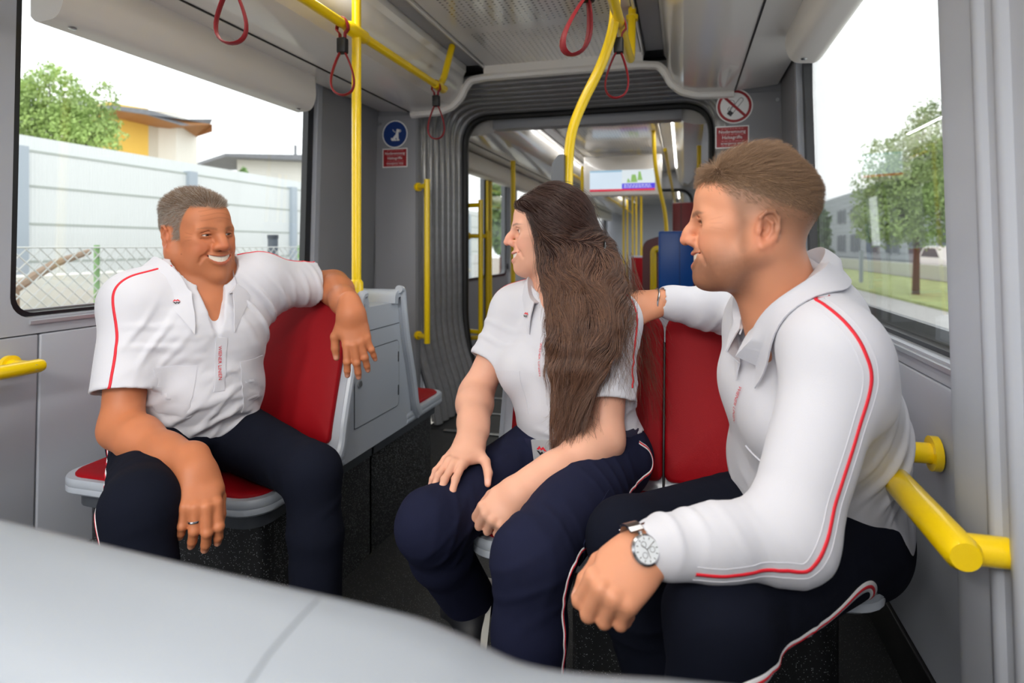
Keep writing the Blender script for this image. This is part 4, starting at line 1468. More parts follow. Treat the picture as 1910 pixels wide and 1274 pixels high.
class SDF:
    def __init__(s):
        s.ops = []
        s.post = None          # extra displacement: f(P, d) -> d
        s.cuts = []

    # ---- primitives: each op = (function, centre, bounding radius, k, mode)
    def rc(s, a, b, ra, rb, k=0.012, mode='u', flat=None):
        a, b = np.array(a, np.float32), np.array(b, np.float32)
        ab = b - a; L2 = float(ab @ ab) + 1e-12
        if flat is None:
            def f(P):
                v = P - a
                t = np.clip(v @ ab / L2, 0, 1)
                q = v - t[:, None] * ab
                return np.sqrt((q * q).sum(1)) - (ra + (rb - ra) * t)
        else:
            n, w = np.array(flat[0], np.float32), flat[1]
            n = n / np.linalg.norm(n)
            def f(P):
                v = P - a
                t = np.clip(v @ ab / L2, 0, 1)
                q = v - t[:, None] * ab
                e = q @ n
                q2 = (q * q).sum(1) + (e * e) * (1 / (w * w) - 1)
                return (np.sqrt(np.maximum(q2, 0)) - (ra + (rb - ra) * t)) * min(1.0, w ** 0.5)
        s.ops.append((f, (a + b) / 2, sqrt(L2) / 2 + max(ra, rb), k, mode))
        return s

    def slab(s, planes):
        """clip the last primitive: planes are (point, outward normal) pairs"""
        f0, c, r, k, m = s.ops[-1]
        pl = [(np.array(p, np.float32), nrm(n).astype(np.float32)) for p, n in planes]
        def f(P):
            d = f0(P)
            for p, n in pl: d = np.maximum(d, (P - p) @ n)
            return d
        s.ops[-1] = (f, c, r, k, m)
        return s

    def ell(s, c, r, R=None, k=0.012, mode='u'):
        c = np.array(c, np.float32); r = np.array(r, np.float32)
        Rm = np.eye(3, dtype=np.float32) if R is None else np.array(R, np.float32)
        def f(P):
            q = (P - c) @ Rm / r
            k0 = np.sqrt((q * q).sum(1)) + 1e-9
            q = q / r
            k1 = np.sqrt((q * q).sum(1)) + 1e-9
            return k0 * (k0 - 1) / k1
        s.ops.append((f, c, float(r.max()), k, mode))
        return s

    def chain(s, pts, rs, k=0.012, mode='u', flat=None):
        for i in range(len(pts) - 1):
            s.rc(pts[i], pts[i + 1], rs[i], rs[i + 1], k if i == 0 or mode == 's' else max(0.004, k), mode, flat)
        return s

    def cut(s, p, n, k=0.0):
        """keep what lies behind the plane through p (n points to the part thrown away); near (c, r) limits where the plane acts"""
        s.cuts.append((np.array(p, np.float32), np.array(n, np.float32) / np.linalg.norm(np.array(n)), None, 0))
        return s

    def cut_near(s, p, n, c, r):
        s.cuts.append((np.array(p, np.float32), np.array(n, np.float32) / np.linalg.norm(np.array(n)), np.array(c, np.float32), r))
        return s

    def ev(s, P, ops=None):
        P = np.asarray(P, np.float32)
        d = np.full(len(P), 1.0, np.float32)
        for f, c, r, k, m in (s.ops if ops is None else ops):
            e = f(P)
            if m == 'u':
                h = np.maximum(k - np.abs(d - e), 0) / k
                d = np.minimum(d, e) - h * h * (k * 0.25)
            elif m == 's':
                h = np.maximum(k - np.abs(d + e), 0) / k
                d = np.maximum(d, -e) + h * h * (k * 0.25)
        if s.post is not None:
            d = s.post(P, d)
        for p, n, c, r in s.cuts:
            e = (P - p) @ n.astype(np.float32)
            if c is not None:
                e = np.where(((P - c) ** 2).sum(1) < r * r, e, -1.0)
            d = np.maximum(d, e)
        return d

    def grad(s, P, h=0.0015):
        P = np.asarray(P, np.float32)
        g = np.stack([s.ev(P + np.array(e, np.float32) * h) - s.ev(P - np.array(e, np.float32) * h) for e in ((1, 0, 0), (0, 1, 0), (0, 0, 1))], 1)
        return g / (np.linalg.norm(g, axis=1)[:, None] + 1e-9)

    def project(s, P, n=6, lift=0.0):
        P = np.array(P, np.float32)
        for _ in range(n):
            P = P - s.grad(P) * ((s.ev(P) - lift) * 0.9)[:, None]
        return P

    def mesh(s, vox, lo=None, hi=None, B=20):
        C = np.array([o[1] for o in s.ops if o[4] == 'u']); Rr = np.array([o[2] for o in s.ops if o[4] == 'u'])
        l0 = (C - Rr[:, None]).min(0) - 0.02; h0 = (C + Rr[:, None]).max(0) + 0.02
        if lo is not None: l0 = np.maximum(l0, lo); h0 = np.minimum(h0, hi)
        S = B * vox
        nb = np.ceil((h0 - l0) / S).astype(int)
        I = np.indices(nb).reshape(3, -1).T
        cen = l0 + (I + 0.5) * S - vox / 2
        d = s.ev(cen)
        rad = S * 0.87
        keep = np.abs(d) < rad * 1.35 + 0.004
        g = vdb.FloatGrid(1.0)
        base = np.indices((B, B, B)).reshape(3, -1).T.astype(np.float32) * vox
        lim = 3 * vox
        for ijk, c in zip(I[keep], cen[keep]):
            ops = [o for o in s.ops if np.linalg.norm(o[1] - c) < o[2] + rad + o[3] + 0.012]
            if not ops: continue
            P = base + (l0 + ijk * S).astype(np.float32)
            v = np.clip(s.ev(P, ops), -lim, lim).reshape(B, B, B)
            g.copyFromArray(np.ascontiguousarray(v), ijk=tuple(int(q) for q in ijk * B))
        # blocks well inside the solid must read as inside
        ins = (~keep) & (d < 0)
        blk = np.full((B, B, B), -lim, np.float32)
        for ijk in I[ins]:
            g.copyFromArray(blk, ijk=tuple(int(q) for q in ijk * B))
        p, q = g.convertToQuads(0.0)
        p = p.astype(np.float64) * vox + l0
        return p, q


def relax(p, q, it=1, lam=0.5):
    """one or two rounds of smoothing to remove voxel steps"""
    e = np.concatenate([q[:, [0, 1]], q[:, [1, 2]], q[:, [2, 3]], q[:, [3, 0]]])
    for _ in range(it):
        acc = np.zeros_like(p); cnt = np.zeros(len(p))
        for k in range(3):
            acc[:, k] = np.bincount(e[:, 0], p[e[:, 1], k], len(p)) + np.bincount(e[:, 1], p[e[:, 0], k], len(p))
        cnt = np.bincount(e[:, 0], minlength=len(p)) + np.bincount(e[:, 1], minlength=len(p))
        p = p + (acc / np.maximum(cnt, 1)[:, None] - p) * lam
    return p


def quick_mesh(name, parts, m, parent, col=None, base=None):
    """link point/quad arrays (possibly several pieces) as one mesh object, with an optional vertex colour"""
    n = 0; V, F = [], []
    for p, q in parts:
        V.append(p); F.append(q + n); n += len(p)
    V = np.concatenate(V); F = np.concatenate(F)
    org = np.array(world_loc(parent)) if parent is not None else (V.mean(0) if base is None else np.array(base))
    me = bpy.data.meshes.new(name)
    me.vertices.add(len(V)); me.vertices.foreach_set('co', (V - org).astype(np.float32).ravel())
    me.loops.add(F.size); me.loops.foreach_set('vertex_index', F[:, ::-1].astype(np.int32).ravel() if FLIP else F.astype(np.int32).ravel())
    me.polygons.add(len(F))
    me.polygons.foreach_set('loop_start', np.arange(0, F.size, F.shape[1], dtype=np.int32))
    me.update(calc_edges=True)
    me.validate()
    me.shade_smooth()
    if col is not None:
        a = me.color_attributes.new('Col', 'FLOAT_COLOR', 'POINT')
        c = np.ones((len(V), 4), np.float32); c[:, :3] = col(V)
        a.data.foreach_set('color', c.ravel())
    me.materials.append(m)
    o = bpy.data.objects.new(name, me)
    COL.objects.link(o)
    if parent is not None:
        o.parent = parent
    else:
        o.location = org
    return o


FLIP = False


def lin3(c):
    return np.array(lin(c)[:3], np.float32)


def sstep(a, b, x):
    t = np.clip((x - a) / (b - a), 0, 1)
    return t * t * (3 - 2 * t)


class Noise:
    """cheap smooth 3-D noise: a sum of randomly oriented waves"""

    def __init__(s, seed, n=24, f0=10, f1=60):
        r = np.random.RandomState(seed)
        d = r.normal(size=(n, 3)); d /= np.linalg.norm(d, axis=1)[:, None]
        f = np.exp(r.uniform(math.log(f0), math.log(f1), n))
        s.K = (d * f[:, None]).astype(np.float32); s.ph = r.uniform(0, 6.28, n).astype(np.float32)
        s.w = (1 / f ** 0.5); s.w = (s.w / s.w.sum() * 1.6).astype(np.float32)

    def __call__(s, P):
        return (np.sin(P.astype(np.float32) @ s.K.T + s.ph) * s.w).sum(1)


# ------------------------------------------------------------------ head
def head_sdf(S, F, q):
    """F: x towards the face, y to the person's left, z up; q: small changes of proportion"""
    p, R = F.p, F.R
    k = F.k
    jw, fw = q.get('jaw', 1.0), q.get('wide', 1.0)
    full = q.get('full', 0.0)
    def E(c, r, kk=0.02, m='u', Rl=None):
        S.ell(p(*c), np.array(r) * k, R if Rl is None else R @ Rl, kk * k, m)
    def C(a, b, ra, rb, kk=0.012, m='u'):
        S.rc(p(*a), p(*b), ra * k, rb * k, kk * k, m)
    E((-0.012, 0, 0.034), (0.096, 0.074 * fw, 0.084))                      # skull
    E((0.028, 0, -0.018), (0.064, 0.064 * fw, 0.098), 0.03)                 # face block
    E((0.046, 0, 0.042), (0.046, 0.058 * fw, 0.048), 0.03)                  # forehead
    E((0.044, 0, -0.072), (0.042, 0.045 * jw, 0.042), 0.03)                 # lower face
    for s in (-1, 1):
        C((-0.005, s * 0.060 * jw, -0.045), (0.045, s * 0.036 * jw, -0.094), 0.016 + full * 0.005, 0.017, 0.03)   # jaw
        C((-0.012, s * 0.062 * fw, -0.01), (-0.006, s * 0.060 * jw, -0.048), 0.014, 0.015, 0.03)
        E((0.058, s * 0.046 * fw, -0.012), (0.026, 0.021, 0.018), 0.025)                                            # cheekbone
        E((0.066, s * 0.039, -0.037), (0.021 + full * 0.004, 0.018 + full * 0.003, 0.019), 0.02)                    # smiling cheek
        E((0.050, s * 0.048 * jw, -0.062), (0.020, 0.014 + full * 0.004, 0.024), 0.03)
    # chin
    cx_ = q.get('chin', 0.0)
    cz_ = q.get('chin_z', 0.0)
    E((0.0765 + cx_, 0, -0.100 + cz_), (0.019, 0.023 * jw, 0.017), 0.025)
    E((0.066 + cx_ * 0.5, 0, -0.086 + cz_ * 0.6), (0.02, 0.03, 0.02), 0.03)
    if full: E((0.022, 0, -0.098), (0.04, 0.036, 0.014 + 0.006 * full), 0.03)
    # eye sockets before the lids
    for s in (-1, 1):
        E((0.0995, s * 0.033, 0.003), (0.016, 0.019, 0.0125), 0.02, 's')
    # brow ridge
    for s in (-1, 1):
        bz_ = q.get('brow_z', 0.0225) - 0.001
        C((0.0865, s * 0.012, bz_), (0.074, s * 0.046, bz_ + 0.0005), 0.0095, 0.008, 0.018)
    # nose
    nl, nw, nz = q.get('nose_l', 0.0), q.get('nose_w', 1.0), q.get('nose_z', 0.0)
    C((0.088, 0, 0.014), (0.106 + nl, 0, -0.016), 0.0085 * nw, 0.0095 * nw, 0.014)
    C((0.104 + nl, 0, -0.012), (0.1115 + nl, 0, -0.029 + nz), 0.009 * nw, 0.0115 * nw, 0.01)
    for s in (-1, 1):
        E((0.1, s * 0.0135 * nw, -0.032 + nz * 0.5), (0.0125, 0.0085 * nw, 0.0088), 0.008)
        E((0.1055 + nl, s * 0.0062 * nw, -0.0415 + nz), (0.0055, 0.0034, 0.0042), 0.004, 's')
    # mouth area
    E((0.070, 0, -0.06 + q.get('mouth_z', 0.0) * 0.7), (0.025, 0.037, 0.027), 0.022)
    ms = q.get('mouth', 1.0)
    mx = q.get('mouth_x', 0.0)
    ts = np.linspace(-1, 1, 9)
    mz, mw = q.get('mouth_z', 0.0), q.get('mouth_w', 1.0)
    zt_ = lambda t: -0.0635 + mz + 0.0125 * t * t
    # where the face's surface lies along the mouth line
    xs = np.linspace(0.125, 0.045, 161)
    surf = []
    for t in np.linspace(-1.1, 1.1, 23):
        ray = np.array([p(x, 0.0335 * mw * t, zt_(t)) for x in xs])
        hit = np.where(S.ev(ray) < 0)[0]
        surf.append(xs[hit[0]] if len(hit) else 0.06)
    surf = np.array(surf); surf[1:-1] = (surf[:-2] + 2 * surf[1:-1] + surf[2:]) / 4
    q['_mx'] = lambda t: np.interp(np.clip(t, -1.1, 1.1), np.linspace(-1.1, 1.1, 23), surf)
    def mc(t, dz, dx=0.0):
        return (float(q['_mx'](t)) + mx + dx, 0.0335 * mw * t, zt_(t) + dz * (1 - 0.85 * t * t))
    up = [p(*mc(t, 0.0070 * ms, -0.0012)) for t in ts]
    lo = [p(*mc(t, -0.0090 * ms, -0.0026)) for t in ts]
    S.chain(up, [(0.0018 + 0.0018 * (1 - t * t)) * k for t in ts], 0.006 * k)
    S.chain(lo, [(0.0020 + 0.0028 * (1 - t * t)) * k for t in ts], 0.006 * k)
    for dx in (0.002, -0.004, -0.010):
        mid = [p(*mc(t * (1 if dx > -0.005 else 0.9), -0.0005, dx)) for t in ts]
        S.chain(mid, [(0.0008 + 0.0044 * ms * (1 - t * t) ** 0.6) * k for t in ts], 0.002 * k, 's')
    # smile folds
    for s in (-1, 1):
        fp = S.project(np.array([p(0.0965, s * 0.021, -0.031), p(0.091, s * 0.032, -0.045), p(0.082, s * 0.041 * mw, -0.056), p(0.074, s * 0.043 * mw, -0.068)]), 8, -0.0002)
        S.chain(list(fp), [0.0005 * k, 0.0010 * k, 0.0010 * k, 0.0004 * k], 0.009 * k, 's')
    # lids
    op = q.get('eye', 0.0042)
    for s in (-1, 1):
        S.ell(p(0.0735, s * 0.032, 0.0015), np.array((0.0142, 0.0158, 0.0135)) * k, R, 0.006 * k)
        S.ell(p(0.0885, s * 0.0325, 0.0005), np.array((0.0125, 0.0128, op)) * k, R, 0.0025 * k, 's')
        S.chain([p(0.0875, s * 0.018, 0.0085), p(0.090, s * 0.030, 0.0105), p(0.082, s * 0.046, 0.0065)], [0.0008 * k, 0.0013 * k, 0.0008 * k], 0.004 * k, 's')
        S.chain([p(0.089, s * 0.020, -0.0085), p(0.0895, s * 0.031, -0.0115), p(0.080, s * 0.046, -0.008)], [0.0006 * k, 0.001 * k, 0.0006 * k], 0.006 * k, 's')
    # ears
    ex = q.get('ear_x', -0.012)
    for s in (-1, 1):
        el = q.get('ear', 1.0)
        yb = 0.0725 * fw
        ca, sa = cos(radians(24)), sin(radians(24))
        Rl = np.array(((ca, -s * sa, 0), (s * sa, ca, 0), (0, 0, 1.0)))           # ear turned out a little
        tilt = radians(-12); Rt = np.array(((cos(tilt), 0, sin(tilt)), (0, 1, 0), (-sin(tilt), 0, cos(tilt))))
        Rr = Rl @ Rt
        def ep(a, b, c):
            w = Rr @ np.array((a, s * b, c)) * el
            return p(ex + w[0], s * yb + w[1], q.get('ear_z', -0.012) + w[2])
        S.ell(ep(0, 0.004, 0.0), np.array((0.0175, 0.006, 0.029)) * k * el, R @ Rr, 0.006 * k)
        S.ell(ep(0.001, 0.0135, 0.0), np.array((0.0122, 0.0085, 0.0210)) * k * el, R @ Rr, 0.004 * k, 's')
        rim = [(0.012, 0.006, 0.006), (0.015, 0.008, 0.018), (0.008, 0.0105, 0.029), (-0.004, 0.012, 0.0315), (-0.0145, 0.012, 0.022), (-0.0175, 0.011, 0.006), (-0.014, 0.009, -0.011), (-0.007, 0.007, -0.022), (0.003, 0.006, -0.030)]
        S.chain([ep(*r) for r in rim], [a * k * el for a in (0.0022, 0.0028, 0.0031, 0.0031, 0.0032, 0.0032, 0.0034, 0.0042, 0.0058)], 0.003 * k)
        S.chain([ep(0.004, 0.009, 0.018), ep(-0.006, 0.0105, 0.012), ep(-0.008, 0.0095, -0.002), ep(-0.003, 0.008, -0.014)], [0.0014 * k, 0.0022 * k, 0.0022 * k, 0.0014 * k], 0.004 * k)
        S.ell(ep(0.012, 0.007, -0.004), np.array((0.0045, 0.0035, 0.0065)) * k * el, R @ Rr, 0.004 * k)
        S.ell(ep(0.003, 0.008, -0.006), np.array((0.005, 0.008, 0.007)) * k * el, R @ Rr, 0.003 * k, 's')
    return S


def face_colors(V, F, q, base):
    """skin colour of the head, in head space: lips, cheeks, brows, stubble, shaved hair"""
    L = F.inv(V)
    x, y, z = L[:, 0], L[:, 1], L[:, 2]
    c = base.copy()
    def mixin(col, w):
        w = np.clip(w, 0, 1)[:, None]
        c[:] = c * (1 - w) + lin3(col)[None, :] * w
    red = q.get('red', (205, 110, 88))
    ay = np.abs(y)
    near = np.exp(-(((x - 0.07) / 0.03) ** 2 + ((ay - 0.042) / 0.02) ** 2 + ((z + 0.033) / 0.022) ** 2))
    mixin(red, 0.45 * near)
    mixin(red, 0.5 * np.exp(-(((x - 0.112) / 0.016) ** 2 + (y / 0.02) ** 2 + ((z + 0.03) / 0.015) ** 2)))
    ear = sstep(0.070, 0.082, ay) * np.exp(-((x - q.get('ear_x', -0.012)) / 0.022) ** 4 - ((z - q.get('ear_z', -0.012)) / 0.036) ** 4)
    mixin(red, 0.4 * ear)
    # lips
    mw = q.get('mouth_w', 1.0)
    t = np.clip(y / (0.0335 * mw), -1.2, 1.2)
    zc = -0.0635 + q.get('mouth_z', 0.0) + 0.0125 * t * t
    w = 1 - np.clip(t * t, 0, 1)
    ms = q.get('mouth', 1.0)
    up = 0.0070 * ms * (1 - 0.85 * t * t) + 0.0022 * w + 0.0006
    lo = -0.0090 * ms * (1 - 0.85 * t * t) - 0.0044 * w - 0.0006
    dz = z - zc
    inl = sstep(0.0, 0.0015, up - dz) * sstep(0.0, 0.0015, dz - lo) * (np.abs(t) < 1.05) * (x > 0.062)
    mixin(q.get('lip', (186, 92, 84)), 0.6 * inl)
    cx = q['_mx'](t) + q.get('mouth_x', 0.0)
    mixin((70, 22, 20), 0.9 * inl * sstep(0.0045, 0.009, cx - x))
    # nostrils
    nl, nz = q.get('nose_l', 0), q.get('nose_z', 0)
    nd = np.exp(-(((x - 0.1055 - nl) / 0.0055) ** 2 + ((ay - 0.0062) / 0.004) ** 2 + ((z + 0.0405 - nz) / 0.0035) ** 2))
    mixin((96, 44, 34), 0.8 * nd)
    # under-eye crease, lid line
    mixin(q.get('crease', (150, 84, 60)), 0.35 * np.exp(-(((ay - 0.032) / 0.017) ** 2 + ((z - 0.0) / 0.007) ** 2)) * (x > 0.065))
    for k_ in range(3):
        zz = 0.004 - 0.007 * k_
        xx = np.clip((0.068 - x) / 0.02, 0, 1)
        ln = np.exp(-(((z - (zz + (k_ - 1) * -0.004 * xx)) / 0.0011) ** 2)) * (ay > 0.044) * sstep(0.046, 0.054, x) * (1 - sstep(0.068, 0.074, x))
        mixin(q.get('crease', (150, 84, 60)), q.get('crow', 0.3) * ln)
    for zz in q.get('wrinkle', ()):
        ln = np.exp(-(((z - zz - 0.004 * np.cos(y * 60)) / 0.0012) ** 2)) * (x > 0.06) * (ay < 0.045)
        mixin(q.get('crease', (150, 84, 60)), 0.35 * ln)
    # lashes along the lid opening
    a = np.clip((ay - 0.0325) / 0.0128, -1, 1)
    op = q.get('eye', 0.0042)
    lid = 0.0005 + op * np.sqrt(np.maximum(0, 1 - a * a))
    mixin((48, 30, 24), q.get('lash', 0.7) * np.exp(-(((z - lid) / 0.0014) ** 2)) * (np.abs(a) < 0.98) * (x > 0.07))
    # brows
    bz = q.get('brow_z', 0.0225) + 0.004 * np.sin(np.clip((ay - 0.012) / 0.04, 0, 1) * pi * 0.8)
    thick_ = q.get('brow_w', 0.0038) * (1 - 0.55 * sstep(0.03, 0.052, ay))
    br = np.exp(-(((z - bz) / thick_) ** 4)) * sstep(0.009, 0.015, ay) * (1 - sstep(0.050, 0.060, ay)) * (x > 0.04)
    nse = 0.75 + 0.25 * np.sin(ay * 2600 + z * 900)
    mixin(q.get('brow', (60, 42, 32)), q.get('brow_a', 0.85) * br * nse)
    # stubble
    if q.get('stubble', 0):
        jl = sstep(0.022, 0.078, -z + 0.10 * np.clip(x - 0.03, -0.05, 0)) * (1 - sstep(0.118, 0.150, -z))
        ck = 1 - np.exp(-(((x - 0.085) / 0.025) ** 2 + ((ay - 0.040) / 0.02) ** 2 + ((z + 0.040) / 0.018) ** 2))
        lp = 1 - inl
        side = sstep(-0.02, 0.025, x + 0.25 * (z + 0.1))
        mus = np.exp(-(((z + 0.049) / 0.006) ** 2)) * (ay < 0.03) * (x > 0.08)
        burn = 0.8 * np.exp(-(((x - 0.020) / 0.012) ** 2)) * (1 - sstep(0.0, 0.04, z)) * sstep(-0.075, -0.05, z)
        nse = Noise(5, 20, 500, 1500)(V) * 0.25
        mixin(q['stubble_c'], q['stubble'] * np.clip(np.maximum(jl * side * ck, np.maximum(mus, burn)) * lp + nse * jl * side * lp * 0.5, 0, 1))
    # hair-coloured scalp under the strands
    if 'scalp' in q:
        w = q['scalp'](x, y, z)
        mixin(q['hair_c'], w)
    for (mx_, my_, mz_, r_) in q.get('moles', ()):
        mixin((70, 36, 26), 0.9 * np.exp(-(((x - mx_) ** 2 + (y - my_) ** 2 + (z - mz_) ** 2) / r_ ** 2) ** 2))
    return c


def eye_mesh(F, s, look, iris):
    """eyeball with white, iris and pupil"""
    c = F.p(0.0738, s * 0.032, 0.0010)
    r = 0.0122 * F.k
    look = np.array(look) / np.linalg.norm(look)
    bm = bmesh.new(); bmesh.ops.create_uvsphere(bm, u_segments=32, v_segments=24, radius=r)
    V = np.array([v.co[:] for v in bm.verts]); Fc = [[v.index for v in f.verts] for f in bm.faces]; bm.free()
    # sphere pole along the look direction
    z = look; a = np.cross((0, 0, 1.0), z); a /= np.linalg.norm(a); b = np.cross(z, a)
    V = V @ np.stack([a, b, z]) + c
    ca = ((V - c) / r) @ look
    ang = np.degrees(np.arccos(np.clip(ca, -1, 1)))
    col = np.tile(lin3((226, 216, 208)), (len(V), 1))
    w = (1 - sstep(26, 30, ang))[:, None]; col = col * (1 - w) + lin3(iris) * w
    w = (1 - sstep(11, 14, ang))[:, None]; col = col * (1 - w) + lin3((8, 6, 6)) * w
    return V, Fc, col


def teeth_mesh(F, q):
    ms, mx, mz, mw = q.get('mouth', 1.0), q.get('mouth_x', 0.0), q.get('mouth_z', 0.0), q.get('mouth_w', 1.0)
    V, Fc = [], []
    n = 33
    for i in range(n):
        t = -0.84 + 1.68 * i / (n - 1)
        g = abs(sin(t * 4.2 * pi)) ** 0.35                              # shallow gaps between the teeth
        for j, zz in enumerate((0.0095, 0.004, -0.003, -0.0085)):
            x = float(q['_mx'](t)) + mx - 0.0008 - 0.0035 * t * t - 0.0012 * (1 - g) - (0.0008 if j == 3 else 0)
            zt = -0.0635 + mz + 0.0125 * t * t + zz * ms * (1 - 0.80 * t * t)
            if j == 3: zt += 0.0012 * (1 - g)
            V.append(F.p(x, 0.0335 * mw * t, zt))
    for i in range(n - 1):
        for j in range(3):
            a = i * 4 + j
            Fc.append((a, a + 1, a + 5, a + 4))
    return np.array(V), Fc


# ------------------------------------------------------------------ hand
FB = ((0.088, 0.0265, 0.0), (0.092, 0.0075, 0.003), (0.087, -0.0115, 0.0015), (0.079, -0.0285, -0.004))
FL = ((0.043, 0.025, 0.021), (0.047, 0.029, 0.022), (0.043, 0.027, 0.021), (0.034, 0.020, 0.019))
FR = (0.0094, 0.0096, 0.009, 0.0079)


def hand_sdf(S, F, curl, spread=(8, 2, -4, -11), thumb=((0.8, 0.62, -0.2), (0.95, 0.3, -0.2), (0.98, 0.15, -0.25)), nails=None, fat=1.0):
    """F: x from the wrist along the hand, y towards the thumb, z out of the back of the hand"""
    k = F.k
    wr = F.p(0, 0, 0)
    zz = F.R[:, 2]
    S.rc(F.p(-0.03, 0, 0), F.p(0.02, 0.0, -0.002), 0.027 * k * fat, 0.026 * k * fat, 0.012, flat=(zz, 0.74))
    for (bx, by, bz), r in zip(FB, FR):
        S.rc(F.p(0.012, by * 0.55, -0.003), F.p(bx - 0.004, by, bz - 0.005), 0.0165 * k * fat, 0.0118 * k * fat, 0.014 * k)
    S.ell(F.p(0.045, 0.0, -0.008), np.array((0.045, 0.034, 0.013)) * k * fat, F.R, 0.014 * k)
    S.rc(F.p(0.015, 0.018, -0.012), F.p(0.05, 0.034, -0.012), 0.0165 * k * fat, 0.0125 * k * fat, 0.016 * k)     # ball of the thumb
    tips = []
    for i in range(4):
        b = np.array(FB[i]); a = 0.0; sp = radians(spread[i])
        cur = b.copy(); pts = [cur.copy()]
        for j in range(3):
            a += radians(curl[i][j])
            d = np.array((cos(a) * cos(sp), cos(a) * sin(sp), -sin(a)))
            cur = cur + d * FL[i][j]; pts.append(cur.copy())
        r = FR[i] * fat
        W = [F.p(*q) for q in pts]
        S.rc(W[0], W[1], r * 1.12 * k, r * 1.0 * k, 0.007 * k)
        S.rc(W[1], W[2], r * 1.02 * k, r * 0.9 * k, 0.004 * k)
        S.rc(W[2], W[2] + (W[3] - W[2]) * 0.72, r * 0.9 * k, r * 0.76 * k, 0.003 * k)
        dn_ = np.array((-sin(a) * cos(sp), -sin(a) * sin(sp), -cos(a)))
        S.ell(W[1] - F.R @ dn_ * r * 0.25 * k, np.array((r, r, r)) * 0.95 * k, None, 0.004 * k)
        tips.append((pts[2] + (pts[3] - pts[2]) * 0.74 - dn_ * r * 0.52, r))
    cur = np.array((0.022, 0.026, -0.012)); pts = [cur.copy()]
    for d, ln in zip(thumb, (0.044, 0.032, 0.026)):
        d = np.array(d, float); d /= np.linalg.norm(d); cur = cur + d * ln; pts.append(cur.copy())
    W = [F.p(*q) for q in pts]
    S.rc(W[0], W[1], 0.0155 * k * fat, 0.0118 * k * fat, 0.014 * k)
    S.rc(W[1], W[2], 0.0118 * k * fat, 0.0108 * k * fat, 0.005 * k)
    S.rc(W[2], W[3], 0.0108 * k * fat, 0.0082 * k * fat, 0.004 * k)
    tips.append((pts[3] + np.array((0, 0.002, 0.006)), 0.0095))
    if nails is not None:
        for t, r in tips: nails.append((F.p(*t), r * 0.85 * k))
    return tips


# ------------------------------------------------------------------ ribbons lying on cloth (piping, stripes)
def resample(P, step):
    P = np.array(P, float)
    d = np.r_[0, np.cumsum(np.linalg.norm(np.diff(P, axis=0), axis=1))]
    n = max(2, int(d[-1] / step) + 1)
    s = np.linspace(0, d[-1], n)
    return np.stack([np.interp(s, d, P[:, k]) for k in range(3)], 1)


def spline(P, m=8):
    P = [np.array(q, float) for q in P]
    out = []
    for i in range(len(P) - 1):
        p0, p1, p2, p3 = P[max(i - 1, 0)], P[i], P[i + 1], P[min(i + 2, len(P) - 1)]
        for k in range(m):
            t = k / m
            out.append(0.5 * ((2 * p1) + (p2 - p0) * t + (2 * p0 - 5 * p1 + 4 * p2 - p3) * t ** 2 + (3 * p1 - p0 - 3 * p2 + p3) * t ** 3))
    out.append(P[-1])
    return np.array(out)


def ribbon(S, path, w, lift, th=0.0008, step=0.006, shift=0.0, smooth=2):
    """strip of width w on the surface of S along path, moved sideways by shift"""
    P = resample(path, step)
    P = S.project(P, 7)
    for _ in range(smooth):
        P[1:-1] = (P[:-2] + 2 * P[1:-1] + P[2:]) / 4
    P = S.project(P, 3)
    N = S.grad(P, 0.004)
    T = np.gradient(P, axis=0); T /= np.linalg.norm(T, axis=1)[:, None] + 1e-9
    Bn = np.cross(T, N); Bn /= np.linalg.norm(Bn, axis=1)[:, None] + 1e-9
    a = S.project(P + Bn * (shift - w / 2), 4, lift); b = S.project(P + Bn * (shift + w / 2), 4, lift); c = S.project(P + Bn * shift, 4, lift)
    V = np.concatenate([a + N * 0, c + N * th, b + N * 0, a - N * 0.002, b - N * 0.002])
    n = len(P); F = []
    for i in range(n - 1):
        F += [(i, i + 1, n + i + 1, n + i), (n + i, n + i + 1, 2 * n + i + 1, 2 * n + i), (3 * n + i, 3 * n + i + 1, i + 1, i), (2 * n + i, 2 * n + i + 1, 4 * n + i + 1, 4 * n + i)]
    return V, F


def strands(name, roots, paths_fn, m, parent, radius, npts):
    """hair: one curve per root; paths_fn(roots) -> array (n, npts, 3)"""
    P = paths_fn(roots).astype(np.float32)
    n = len(P)
    cv = bpy.data.hair_curves.new(name)
    cv.add_curves([npts] * n)
    org = np.array(world_loc(parent), np.float32)
    cv.position_data.foreach_set('vector', (P - org).ravel())
    r = cv.attributes.get('radius') or cv.attributes.new('radius', 'FLOAT', 'POINT')
    taper = np.linspace(1.0, 0.35, npts).astype(np.float32) * radius
    r.data.foreach_set('value', np.tile(taper, n))
    cv.materials.append(m)
    o = bpy.data.objects.new(name, cv)
    COL.objects.link(o)
    o.parent = parent
    o['kind'] = 'stuff'
    return o
# ================================================================== people
M['skin_a'] = mat('skin_tanned', (190, 118, 80), 0.48, vcol='Col', bump=0.12, bscale=700, spec=0.35, sss=0.12)
M['skin_b'] = mat('skin_fair', (230, 170, 145), 0.48, vcol='Col', bump=0.08, bscale=800, spec=0.3, sss=0.12)
M['skin_c'] = mat('skin_light_tan', (215, 150, 118), 0.46, vcol='Col', bump=0.10, bscale=800, spec=0.35, sss=0.12)
M['eye'] = mat('eye', (230, 225, 220), 0.12, vcol='Col')
M['teeth'] = mat('teeth', (238, 230, 216), 0.22)
M['cloth'] = mat('pique_white', (210, 210, 217), 0.85, bump=0.25, bscale=1100, sheen=0.15, spec=0.2)
M['navy'] = mat('trousers_navy', (29, 32, 54), 0.9, bump=0.25, bscale=1300, spec=0.1)
M['navy_dk'] = mat('trousers_midnight', (18, 21, 33), 0.9, bump=0.25, bscale=1300, spec=0.1)
